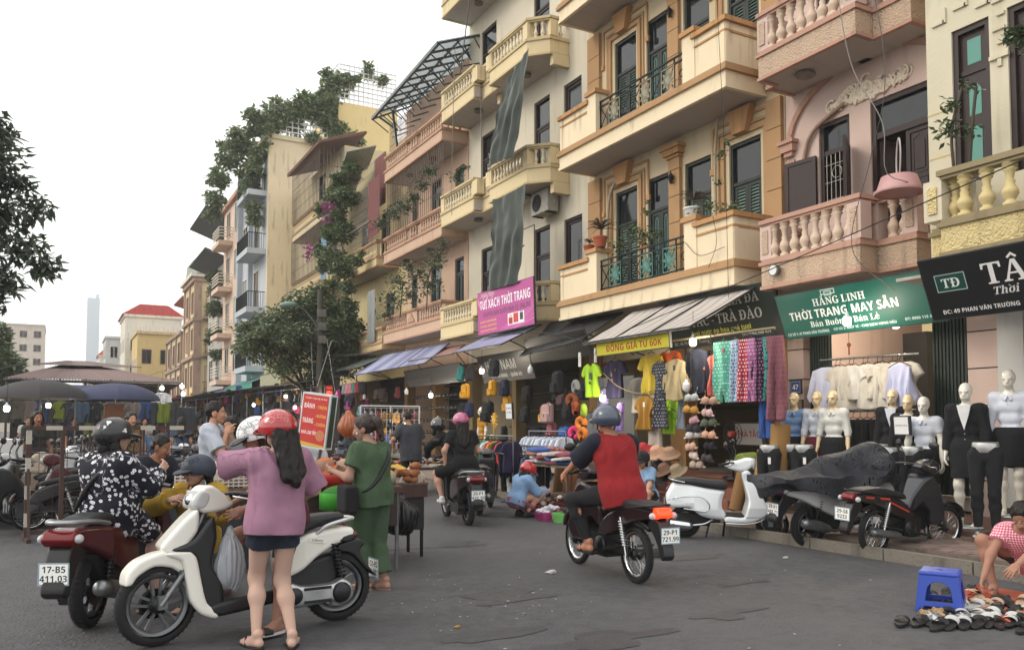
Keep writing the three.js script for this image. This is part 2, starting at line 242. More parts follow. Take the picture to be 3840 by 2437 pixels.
// timber opening fillers
function frameB(b, x0, y0, x1, y1, w = .06, d = .1, z = -.1) { b.box(x0, y0, z - d / 2, x0 + w, y1, z + d / 2); b.box(x1 - w, y0, z - d / 2, x1, y1, z + d / 2); b.box(x0 + w, y1 - w, z - d / 2, x1 - w, y1, z + d / 2); return b; }
function leaf(p, x0, y0, x1, y1, style, mat, accent, z = -.1, name = 'door_leaf') {
const b = new B(), w = .07, a = new B();
frameB(b, x0, y0, x1, y1, w, .05, z).box(x0 + w, y0, z - .025, x1 - w, y0 + w, z + .025);
const ym = y0 + (y1 - y0) * .52;
if (style === 'louver') { b.box(x0 + w, ym - .05, z - .025, x1 - w, ym + .05, z + .025); for (const [ya, yb] of [[y0 + w, ym - .05],[ym + .05, y1 - w]]) for (let y = ya + .03; y < yb - .02; y += .062) a.cb(x1 - x0 - 2 * w, .012,.06, (x0 + x1) / 2, y, z, .75); b.box(x0 + w, y0 + w, z - .03, x1 - w, y1 - w, z - .026); }
if (style === 'panel' || style === 'line') { b.box(x0 + w, y0 + w, z - .012, x1 - w, y1 - w, z + .005); for (const [ya, yb] of [[y0 + w + .04, ym - .06],[ym + .02, y1 - w - .04]]) { const e = .02, q = [[x0 + w + .04, ya],[x1 - w - .04, ya],[x1 - w - .04, yb - (ya > ym ? .06 : 0)],[(x0 + x1) / 2, yb],[x0 + w + .04, yb - (ya > ym ? .06 : 0)]]; for (let i = 0; i < 5; i++) { const s = q[i], t = q[(i + 1) % 5]; a.bar([s[0], s[1], z + .008],[t[0], t[1], z + .008], style === 'line' ? .016 : e, .012); } if (style === 'panel') b.box(x0 + w + .07, ya + .05, z + .005, x1 - w - .07, yb - .1, z + .02); } }
if (style === 'glass' || style === 'bars') { const g = new B(); g.box(x0 + w, y0 + w, z - .006, x1 - w, y1 - w, z); const L = b.put(name, mat, p); g.put('pane', accent ?? glassDark, L); return L; }
const L = b.put(name, mat, p); if (a.g.length) a.put(style === 'louver' ? 'louvres' : 'panel_line', accent ?? mat, L).userData.kind = 'stuff'; return L;
}
function opening(h, x0, y0, x1, y1, { style = 'panel', mat, accent, transom = .7, leaves = 2, name = 'door', z = -.1, glass = glassDark }) {
const p = frameB(new B(), x0, y0, x1, y1,.06,.12, z).put(name, mat, h), yt = y1 - transom;
if (transom > .1) { new B().box(x0 + .06, yt - .03, z - .05, x1 - .06, yt + .03, z + .05).put('transom_bar', mat, p); new B().box(x0 + .06, yt + .03, z - .01, x1 - .06, y1 - .06, z).put('pane', glass, p); }
const e = transom > .1 ? yt - .03 : y1 - .06, w = (x1 - x0 - .12) / leaves;
for (let i = 0; i < leaves; i++) leaf(p, x0 + .06 + i * w + .003, y0 + .01, x0 + .06 + (i + 1) * w - .003, e - .004, style, mat, style === 'glass' ? glass : accent, z, name === 'window' ? 'sash' : 'door_leaf');
return p;
}
function frontWall(h, x0, y0, x1, y1, holes, mat, name = 'wall', d = .22) { const g = extr(rect(x0, y0, x1, y1), d, 0, holes.map((q) => rect(...q).reverse())); g.translate(0,0,-d); return mesh(name, boxUV(g), mat, h); }
// side walls, back, roof and floors behind a facade; below y1 the front is open as a shop
function shell(h, W, D, H, mat, floors, roofM, opt = {}) {
const b = new B(), s = .2; b.box(0, opt.y0 ?? 0,-D, s, H, -.225); b.box(W - s, 0,-D, W, H, -.225); b.box(s, 0,-D, W - s, H, -D + s); b.put('side_wall', opt.side ?? mat, h);
const r = new B(); r.box(s, H - .2,-D + s, W - s, H, -.225); for (const y of floors) r.box(s, y - .2,-D + s, W - s, y, -.225); r.put('floor_slab', roofM ?? mat, h);
}
function house(name, label, zL, x = 11.3) { const h = thing(name, label, 'house', [x, 0, zL],-PI / 2); return h; }
function pot(p, x, y, z, r, hgt, mat) { return mesh('pot', memo('pot' + r + hgt, () => boxUV(lathe([[r * .7,0],[r * .75,0],[r * .98, hgt * .8],[r * 1.08, hgt * .82],[r * 1.08, hgt],[r * .95, hgt],[r * .92, hgt * .85],[0, hgt * .85]],16))), mat, p).position.set(x, y, z); }
// -- foliage: many small folded leaves
const leafGeo = (w = .5) => memo('leaf' + w, () => { const g = new THREE.BufferGeometry(); g.setAttribute('position', new THREE.Float32BufferAttribute([0,0,0, w * .5,.05,.4,0,.0,1,-w * .5,.05,.4,0,-.03,.45],3)); g.setIndex([0,4,1,1,4,2,0,3,4,3,2,4]); g.computeVertexNormals(); return boxUV(g); });
const M_leaf = (c) => memo('lf' + c, () => { const m = M(c, .7, { transmission: .45, thickness: 0 }); return m; });
function scatterLeaves(name, parent, pts, size, cols, mat, w = .5, droop = .25) {
const Ms = [], Cs = [], q = new THREE.Quaternion(), e = new THREE.Euler();
for (const p of pts) { const s = size * rr(.6,1.3); q.setFromEuler(e.set(rr(-.9,.7) + droop, rr(0,6.28), rr(-.7,.7), 'YXZ')); Ms.push(new THREE.Matrix4().compose(V(p[0], p[1], p[2]), q, V(s, s, s))); const c = pick(cols), k = rr(.7,1.25); Cs.push(new THREE.Color().setRGB(c[0] * k, c[1] * k, c[2] * k)); }
return instanced(name, leafGeo(w), mat ?? M_leaf('#ffffff'), Ms, Cs, parent);
}
const GREEN = [[.11,.165,.065],[.14,.2,.08],[.09,.135,.06],[.17,.22,.09]];
const DEEP = [[.06,.105,.045],[.085,.135,.055],[.11,.165,.06],[.055,.09,.042]];
// points in clumps: each clump a flattened ball
function clumps(list, n, rough = .35) { const P = []; const tot = list.reduce((s, c) => s + c[3] ** 2,0); for (const [x, y, z, r, fy = .75] of list) { const m = Math.round(n * r * r / tot); for (let i = 0; i < m; i++) { const u = rr(-1,1), a = rr(0,6.283), k = r * (1 - rough * rnd() * rnd() * 2), s = sqrt(1 - u * u); P.push([x + k * s * cos(a), y + k * u * fy, z + k * s * sin(a)]); } } return P; }
function branchTree(b, from, dir, len, r, depth, tips) { const d = VA(dir).normalize(), to = VA(from).addScaledVector(d, len); b.rod(from, to.toArray(), r, r * .68,7); if (!depth) { tips.push(to.toArray()); return; } const n = depth > 2 ? 3 : 2; for (let i = 0; i < n; i++) { const k = d.clone().add(V(rr(-.75,.75), rr(-.2,.55), rr(-.75,.75))); branchTree(b, to.toArray(), k.toArray(), len * rr(.6,.85), r * .62, depth - 1, tips); } }
// -- ochre twin house, no. 45
const C = { ochreWall: T.plaster('#cdbc9c'), ochre: T.plaster('#b08c64'), ochreTrim: mm('dirty', '#b58b5f'), creamP: mm('dirty', '#e3d5b9'), under: T.plaster('#b5aca4'), green: mm('matt', '#16241f'), teal: mm('matt', '#5f9a8d'), louv: mm('matt', '#7f978d'), pink: T.plaster('#cdb5aa'), pinkT: mm('dirty', '#b48f80'), rock: mm('rock', '#bfa894'), brownWood: mm('wood', '#2c1a18'), td: T.plaster('#cfc7af'), tdTrim: mm('dirty', '#c9b98a'), cream: T.plaster('#d3cbb8'), creamT: mm('dirty', '#d9c9a4'), peach: T.plaster('#caac95'), peachT: mm('dirty', '#b5917a'), white: mm('dirty', '#d9d4ca') };
const rosette = memo('rosette', () => { const b = new B(); for (let i = 0; i < 8; i++) { const a = i / 8 * 2 * PI; b.at(new THREE.TorusGeometry(.055,.011,5,10), cos(a) * .1, sin(a) * .1,0,0,0, a, [1.3,.75,1]); b.bar([0,0,0],[cos(a) * .2, sin(a) * .2,0],.016); b.sph(cos(a) * .19, sin(a) * .19,0,.02,1,6); } b.at(new THREE.CylinderGeometry(.035,.035,.03,10), 0,0,0, PI / 2); for (const s of [-1,1]) { b.bar([-.2, s * .24,0],[.2, s * .24,0],.014); b.bar([s * .2,-.24,0],[s * .2,.24,0],.014); } return b.geo(); });
function lantern(h, x, y) { const p = part('wall_lantern', h, [x, y, .02]); const b = new B(); b.tube([[0,-.1,0],[0,-.14,.08],[0,0,.16],[0,.06,.14]],.012).at(lathe([[.07,0],[.05,.05],[.012,.1],[.012,.13]],8), 0,-.03,.14).at(lathe([[.02,-.16],[.06,-.03]],8), 0,-.005,.14); b.put('lantern', T.black, p); }
const acUnit = (h, x, y, z, nm = 'air_conditioner') => { const p = part(nm, h, [x, y, z]); new B().box(0,0,0,.85,.58,.32).put('case', mm('matt', '#b9b5aa'), p); const b = new B(); for (let i = 1; i < 6; i++) b.at(new THREE.TorusGeometry(.045 * i, .006,4,20), .3,.29,.325); b.put('fan_grille', T.black, p); new B().at(new THREE.CircleGeometry(.23,20), .3,.29,.3215).put('fan', T.dark, p); new B().bar([.1,-.02,0],[.1,-.02,.34],.03).bar([.75,-.02,0],[.75,-.02,.34],.03).put('bracket', T.iron, p); };
const oh = house('town_house', 'ochre and cream twin house no. 45 with green louvred doors and iron rosette railings', -16.75);
{
const W = 6.25, holes = [], F = [4.22,7.78];
for (const y of F) for (const [a, b] of [[1.08,1.91],[2.28,3.02],[3.53,4.32],[4.83,5.66]]) holes.push([a, y + .03, b, y + 2.64]);
frontWall(oh, 0,3.35, W, 15, holes, C.ochreWall); shell(oh, W, 9,15, C.ochreWall, [.42,4.2,7.76,11.3], C.under);
holes.forEach(([a, y0, b, y1], i) => {
const k = i % 4, lou = k === 0 || k === 3;
opening(oh, a, y0, b, y1, { style: lou ? 'louver' : 'line', mat: C.green, accent: lou ? C.louv : C.teal, transom: lou ? .78 : .72 });
if (lou) { const t = new B(); for (const [e, w] of [[.1,.1],[.24,.06]]) { t.box(a - e - w, y0,.0, a - e, y1 + e, .06 - e * .12); t.box(b + e, y0,0, b + e + w, y1 + e, .06 - e * .12); t.box(a - e - w, y1 + e, 0, b + e + w, y1 + e + w, .065 - e * .12); } t.put('surround', C.ochre, oh); const c = (a + b) / 2; const ks = extr([[c - .16, y1 + .12],[c + .16, y1 + .12],[c + .26, y1 + .5],[c + .3, y1 + .58],[c - .3, y1 + .58],[c - .26, y1 + .5]],.16,.01); mesh('keystone', boxUV(ks), C.ochreTrim, oh); const o = new B(); for (const s of [-1,1]) { const x = c + s * .84; o.box(x - .025, y1 - .35,0, x + .025, y1 + .42,.03); o.cb(.1,.12,.05, x + s * .02, y1 - .4,.025); } o.box(c - .84, y1 + .42,0, c + .84, y1 + .47,.032); o.put('cornice', C.ochreTrim, oh); }
});
for (const y of F) for (const [a, b] of [[.05,.55],[3.1,3.45],[5.86,6.22]]) { const p = part('pilaster', oh); for (let k = 0; k < 6; k++) new B().box(a, y - .2 + k * .56,-.001, b, y - .2 + k * .56 + .545,.085).put('block', C.ochre, p); if (a > 3 && a < 4) { const t = new B(); for (const [e, yy, hh] of [[.03,2.84,.05],[.08,2.9,.12],[.13,3.02,.07]]) t.box(a - e, y + yy, 0, b + e, y + yy + hh, .1 + e); t.put('capital', C.ochreTrim, p); } }
for (const y of F) lantern(oh, 3.27, y + 2.45);
for (const f of [0,1,2]) { // balconies
const y = 3.93 + f * 3.57, yt = y + 1.32, p = part('balcony', oh), Z = 1.0, x0 = .22, x1 = 5.82 + (f ? 0 : .15), path = [[x0,0],[x0, Z],[x1, Z],[x1,0]];
mesh('slab', new B().add(slabG([[x0 + .02,0],[x0 + .02, Z - .02],[x1 - .02, Z - .02],[x1 - .02,0]], y, y + .295)).geo(), C.under, p);
band(new B(), path, y + .01, y + .3,.06).put('fascia', C.creamP, p);
let b = band(new B(), path, y + .3, y + .38,.2,.06); band(b, path, y + .38, y + .44,.16,.03); b.put('moulding', C.ochre, p);
b = band(new B(), path, y - .02, y + .05,.08,.02); b.put('lower_moulding', C.creamP, p);
for (const [a, c, n, top] of [[x0,1.4, 'parapet', yt - .02],[4.98, x1, 'parapet', yt]]) { const q = a < 1 ? [[x0,0],[x0, Z],[c, Z]] : [[a, Z],[x1, Z],[x1,0]]; band(new B(), q, y + .44, top - .12,.1,-.02).put(n, C.creamP, p); b = band(new B(), q, top - .12, top - .03,.2,.05); band(b, q, top - .3, top - .26,.1,0); b.put('coping', C.ochreTrim, p); }
for (const a of [1.4,4.66]) { new B().box(a, y + .44, Z - .3, a + .34, yt + .02, Z).put('post', C.creamP, p); new B().box(a - .05, yt + .02, Z - .36, a + .39, yt + .11, Z + .05).put('post_cap', C.ochreTrim, p); }
const r = part('railing', p); b = new B(); for (const yy of [.5,1.0,1.12]) b.box(1.74, y + yy, Z - .14,4.66, y + yy + .03, Z - .1); for (let i = 0; i <= 8; i++) { const x = 1.76 + i * .36; b.box(x - .012, y + .44, Z - .133, x + .012, y + 1.12, Z - .107); } for (let i = 0; i < 8; i += 1) if (i % 3 !== 1) { const x = 1.76 + i * .36; b.bar([x, y + .53, Z - .12],[x + .36, y + 1.0, Z - .12],.014); b.bar([x + .36, y + .53, Z - .122],[x, y + 1.0, Z - .122],.014); } b.at(new THREE.TorusGeometry(.07,.012,5,14), 4.5, y + .76, Z - .12); mesh('rail_bars', b.geo(), T.iron, r);
for (const x of [2.3,3.38,4.1]) { const m = mesh('rosette', rosette, f ? mm('matt', '#a9a68f') : C.teal, r); m.position.set(x, y + .76, Z - .1); m.scale.set(.95,.98,1); }
}
acUnit(oh, .5,8.05,.12);
const pipe = new B(); pipe.tube([[.95,4.1,.14],[.95,6.2,.14],[1.1,6.9,.14],[1.45,7.2,.12]],.035,8).tube([[4.58,4.2,.12],[4.58,6.9,.12],[4.66,7.45,.12]],.03,8); pipe.put('drain_pipe', mm('matt', '#b7a98e'), oh);
new B().tube([[4.7,4.9,1.02],[5.2,4.55,1.1],[5.8,4.6,1.05]],.006,4).tube([[5.5,5.25,1.05],[5.6,4.7,1.06],[5.4,4.3,1.07]],.006,4).put('cable', T.black, oh);
const pl = new B(); for (const [a, b] of [[0,.5],[5.72,6.25]]) for (let k = 0; k < 6; k++) new B().box(a, .12 + k * .55,-.3, b, .12 + k * .55 + .535,.03).put('pillar_block', mm('dirty', '#a07a4e'), oh); pl.box(3.02,.12,-.3,3.5,3.4,.02); pl.put('ground_pillar', mm('dirty', '#a07a4e'), oh);
new B().box(.5,2.95,-.2,3.02,3.35,-.02).box(3.5,2.95,-.2,5.72,3.35,-.02).put('shop_lintel', C.ochreWall, oh);
}
// -- pink house, no. 47
const ph = house('town_house', 'pink house no. 47 with arched plaster moulding and brown shutters standing open', -10.48);
const shutterLeaf = (h, hinge, y0, y1, w, ang, mat, z = 0) => { const p = part('shutter', h, [hinge, 0, z], ang); leaf(p, 0, y0, w, y1, 'panel', mat, mat, 0, 'shutter_leaf'); return p; };
{
const W = 3.52, holes = [[.72,5.1,1.35,6.58],[1.75,4.5,2.85,6.62],[.72,8.6,1.35,10.2],[1.75,8.1,2.85,10.2]];
frontWall(ph, 0,3.3, W, 14, holes, C.pink); shell(ph, W, 9,14, C.pink, [.42,4.1,7.7], C.under);
const bw = C.brownWood;
frameB(new B(), .72,5.1,1.35,6.58,.07,.12).box(.79,6.02,-.15,1.28,6.1,-.05).put('window_frame', bw, ph); new B().box(.79,6.1,-.11,1.28,6.51,-.1).put('pane', glassDark, ph);
let b = new B(); for (let i = 0; i < 6; i++) b.rod([.83 + i * .09,5.1,-.06],[.83 + i * .09,6.02,-.06],.008,.008,5); for (const y of [5.25,5.55,5.85]) b.rod([.79, y, -.06],[1.28, y, -.06],.008,.008,5); b.at(new THREE.TorusGeometry(.1,.008,4,14), 1.04,5.7,-.055).at(new THREE.TorusGeometry(.05,.007,4,12), 1.04,5.2,-.055); b.put('window_grille', mm('metal', '#b5b0a8'), ph);
shutterLeaf(ph, .7,5.05,6.05,.62,-PI + .12, bw, .05); shutterLeaf(ph, 1.37,5.0,6.02,.6,-1.0, bw, .05);
const f = frameB(new B(), 1.75,4.5,2.85,6.62,.08,.14).box(1.83,6.0,-.16,2.77,6.1,-.04).put('door', bw, ph); new B().box(1.83,6.1,-.11,2.77,6.54,-.1).put('pane', glassDark, f); leaf(f, 2.32,4.5,2.77,6.0, 'panel', bw, bw, -.1); const dl = part('door_leaf', f, [1.83,0,-.1],.9); leaf(dl, 0,4.5,.46,5.98, 'panel', bw, bw, 0, 'leaf_panel');
for (const [a, y0, c, y1] of holes.slice(2)) opening(ph, a, y0, c, y1, { style: 'panel', mat: bw, leaves: 2 });
// arch moulding, capitals, plaster ornament
b = new B(); const arch = []; for (let i = 0; i <= 20; i++) { const t = PI * (1 - i / 20); arch.push([1.72 + 1.62 * cos(t), 6.42 + 1.02 * sin(t), .02]); } for (let i = 0; i < 20; i++) b.bar(arch[i], arch[i + 1],.1,.08); b.put('arch_moulding', C.pinkT, ph); b = new B(); for (const x of [.1,3.34]) { b.box(x - .14,6.28,0, x + .14,6.42,.12); b.box(x - .18,6.42,0, x + .18,6.48,.16); b.box(x - .09,6.2,0, x + .09,6.28,.08); b.box(x - .1,5.7,0, x + .1,6.14,.03); b.box(x - .1,4.2,0, x + .1,5.64,.03); } b.box(1.62,7.3,0,1.82,7.6,.14); b.put('pilaster_capital', C.pinkT, ph).userData.kind = 'stuff';
b = new B(); for (let i = 0; i < 44; i++) { const t = i / 43 * 2 - 1, s = .06 * (1.2 - abs(t)); b.at(new THREE.TorusGeometry(.05 + .05 * rnd(), .022,6,10,4.2), 1.72 + t * .72 + rr(-.03,.03), 6.82 + .2 * (1 - abs(t)) * rr(-.6,1) + .07 * sin(t * 9), .02, rr(-.2,.2), rr(-.2,.2), rr(0,6)); b.at(new THREE.SphereGeometry(.03 + s * .4,8,6), 1.72 + t * .7,6.78 + rr(-.08,.14) * (1.1 - abs(t)), .02,0,0, rr(0,3), [1.9,.7,.7]); } b.at(new THREE.TorusGeometry(.1,.035,8,16), 1.72,6.86,.03).sph(1.72,6.86,.03,.07); b.put('plaster_ornament', T.plaster('#e8d9c4'), ph);
b = new B(); b.tube([[.42,5.1,.05],[.45,6.1,.05],[.62,6.45,.06],[1.1,6.68,.06],[1.3,6.75,.05]],.035,8); b.put('drain_pipe', mm('matt', '#a58570'), ph);
for (const y0 of [3.74,7.3]) balcony(ph, [[.16,0],[.16,.62],[.34,.62],[.34,1.0],[2.3,1.0],[2.3,.62],[2.95,.62],[2.95,0]], { y0, yf: y0 + .38, yt: y0 + 1.14, fascia: C.pink, trim: C.pinkT, bal: mm('dirty', '#cdb9a8'), br: .085, step: .205, panel: C.rock, carved: C.rock, slabM: C.under });
b = new B(); b.at(new THREE.CylinderGeometry(.16,.16,.05,8), .95,7.26,.55).at(new THREE.SphereGeometry(.12,12,8), .95,7.25,.55,0,0,0,[1,.4,1]); b.put('ceiling_lamp', mm('matt', '#8f857c'), ph);
const sp = part('wall_spotlight', ph, [.72,3.98,1.04]); new B().at(new THREE.CylinderGeometry(.11,.09,.08,8), 0,0,.04, PI / 2).put('housing', mm('metal', '#6f6a64'), sp); new B().at(new THREE.CylinderGeometry(.08,.08,.02,14), 0,0,.085, PI / 2).put('lens', mm('plastic', '#cfd3d2'), sp);
// ground floor pillars of pink tiles with black joints, folded steel gates
for (const [x0, x1] of [[-.03,.33],[3.28,3.72]]) { const q = part('ground_pillar', ph); for (let k = 0; k < 6; k++) new B().box(x0,.18 + k * .52,-.3, x1,.18 + k * .52 + .5,.03).put('tile', C.pink, q); new B().box(x0 + .01,.3,-.29, x1 - .01,3.3,.015).put('joint', T.dark, q); }
for (const [x0, x1] of [[.36,.78],[2.66,3.26]]) { const q = new B(); for (let x = x0; x < x1; x += .055) { q.box(x, .44,-.16, x + .03,3.1,-.1); q.box(x + .03,.44,-.13, x + .055,3.1,-.12); } q.put('folding_gate', mm('matt', '#20332c'), ph); }
new B().box(.78,.44,-2.6,2.66,3.3,-2.55).put('back_wall', T.plaster('#d9d2ae'), ph); new B().box(.78,.42,-2.5,1.25,3.1,-2.0).put('cupboard', T.dark, ph);
}
// -- yellow house, no. 49
const yh = house('town_house', 'yellow house no. 49 with tall brown glazed doors and mossy stone balcony', -6.98,10.2);
{
const W = 4.3, holes = [[.36,4.55,.86,6.62],[1.09,4.55,1.66,6.62],[2.3,4.55,3.3,6.62]];
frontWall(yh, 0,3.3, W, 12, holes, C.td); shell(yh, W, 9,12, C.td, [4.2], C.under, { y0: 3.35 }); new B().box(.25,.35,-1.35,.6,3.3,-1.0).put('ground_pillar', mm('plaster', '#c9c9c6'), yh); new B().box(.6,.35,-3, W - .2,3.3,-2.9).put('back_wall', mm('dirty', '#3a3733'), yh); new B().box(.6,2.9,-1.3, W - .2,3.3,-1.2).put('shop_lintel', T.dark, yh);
for (const [a, y0, c, y1] of holes) { const p = frameB(new B(), a, y0, c, y1,.07,.14).put('door', C.brownWood, yh); const w = c - a - .14; new B().box(a + .07, y1 - .62,-.13, c - .07, y1 - .55,-.07).put('transom_bar', C.brownWood, p); new B().box(a + .07, y0,-.12, c - .07, y1 - .07,-.09).put('door_leaf', C.brownWood, p); new B().box(a + .16, y1 - .49,-.088, c - .16, y1 - .16,-.085).put('pane', glassGreen, p); const g = [[a + .17, y0 + .9],[c - .17, y0 + .9]]; for (let i = 0; i <= 8; i++) g.push([c - .17 - i / 8 * (w - .2), y1 - .84 + .08 * sin(i / 8 * PI)]); const G = extr(g, .004); G.translate(0,0,-.089); mesh('pane', boxUV(G), glassGreen, p); new B().box(a + .17, y0 + .2,-.088, c - .17, y0 + .75,-.085).put('pane', glassGreen, p); }
let b = new B(); for (let i = 0; i < 8; i++) { const x = .1 + i * .3, d = (i % 2) * .1; b.box(x, 6.78 + d, 0, x + .18,6.82 + d, .03); b.box(x + .16,6.78 + d, 0, x + .2,6.98 + d, .03); } for (const x of [.97,1.9]) { for (let k = 0; k < 4; k++) b.box(x - .06 * (k % 2), 6.2 + k * .18,0, x + .1,6.24 + k * .18,.03); b.box(x - .1,6.02,0, x + .14,6.07,.04); b.box(x, 5.92,0, x + .05,6.02,.03); } b.put('plaster_key_pattern', C.td, yh).userData.kind = 'stuff';
b = new B(); for (const y of [5.0,5.6]) b.box(.0, y, .0,.36, y + .02,.006); b.put('wall_joint', C.tdTrim, yh);
balcony(yh, [[.3,0],[.3,.42],[.68,.42],[.68,.8],[4.2,.8],[4.2,0]], { y0: 3.52, yf: 3.86, yt: 4.56, fascia: C.td, trim: mm('dirty', '#8e8266'), bal: C.tdTrim, br: .09, step: .27, panel: mm('rock', '#d9c894'), carved: mm('rock', '#d2c190'), slabM: C.under });
new B().box(0.01,3.3,-3, W - .21,3.34,.75).put('ceiling', C.under, yh);
}
// -- cream house
const ch = house('town_house', 'cream house with stepped balconies, white balusters and dark green shade nets', -23.6);
{
const W = 6.85, F = [4.1,7.62,10.92], holes = []; for (const y of F) holes.push([.9, y + .15,1.9, y + 2.75],[4.15, y + .1,4.98, y + 2.68],[5.68, y + 1.35,6.52, y + 2.62]);
frontWall(ch, 0,3.35, W, 17.6, holes, C.cream); shell(ch, W, 9,17.6, C.cream, [.4,4.1,7.6,10.9,14.3], C.under, { side: mm('dirty', '#cfc6ae') });
holes.forEach(([a, y0, c, y1], i) => opening(ch, a, y0, c, y1, i % 3 === 2 ? { style: 'glass', mat: C.brownWood, leaves: 1, name: 'window', transom: 0 } : { style: 'glass', mat: C.brownWood, leaves: i % 3 ? 1 : 2, transom: .75 }));
const path = [[.1,0],[.1,1.0],[2.4,1.0],[2.4,.72],[3.4,.72],[3.4,1.0],[5.5,1.0],[5.95,.57],[5.95,0]];
for (const y0 of [4.1,7.6,10.9,14.25]) balcony(ch, path, { y0, yf: y0 + .37, yt: y0 + .98, fascia: C.creamT, trim: mm('dirty', '#c4b48f'), bal: mm('dirty', '#ddd2b8'), br: .055, step: .19, slabM: C.under });
let b = new B(); for (const y of [7.62,10.92,14.2]) { for (const x of [5.9,3.0]) { b.at(new THREE.TorusGeometry(.16,.07,6,12,3.6), x, y - .22,.12,0, PI / 2,0).box(x - .08, y - .3,0, x + .08, y - .02,.5); } } b.put('bracket', C.creamT, ch).userData.kind = 'stuff';
acUnit(ch, 4.7,6.98,.1);
b = new B(); for (const y of [7.5,10.8,14.1]) for (const [x, z] of [[4.6,.5],[1.7,.5]]) b.at(new THREE.CylinderGeometry(.13,.13,.07,12), x, y + .04, z); b.put('ceiling_lamp', mm('matt', '#6e665c'), ch);
b = new B(); b.rod([1.2,11.9,.9],[2.1,13.9,1.0],.02).rod([2.5,8.4,.8],[2.46,11.9,.8],.012).rod([3.6,8.5,1.1],[5.6,8.9,1.3],.015).rod([3.5,5.2,1.1],[5.7,5.95,1.2],.015).rod([4.7,5.1,.9],[4.7,6.5,.9],.015).rod([5.7,5.1,.9],[5.7,6.5,.9],.015).rod([4.7,6.5,.9],[5.7,6.5,.9],.015); b.tube([[2.1,7.9,.3],[2.2,8.9,.3],[2.0,9.5,.3]],.02); b.put('drying_pole', mm('metal', '#7c776f'), ch);
new B().sph(3.5,15.38,1.0,.13).put('ball_finial', C.creamT, ch);
for (const [x0, x1] of [[0,.35],[6.4,6.85],[2.9,3.15]]) new B().box(x0,.1,-.3, x1,3.4,.02).put('ground_pillar', mm('dirty', '#6f6044'), ch);
new B().box(.35,3.15,-.2,6.4,3.4,.0).put('shop_lintel', mm('dirty', '#5a5148'), ch);
}
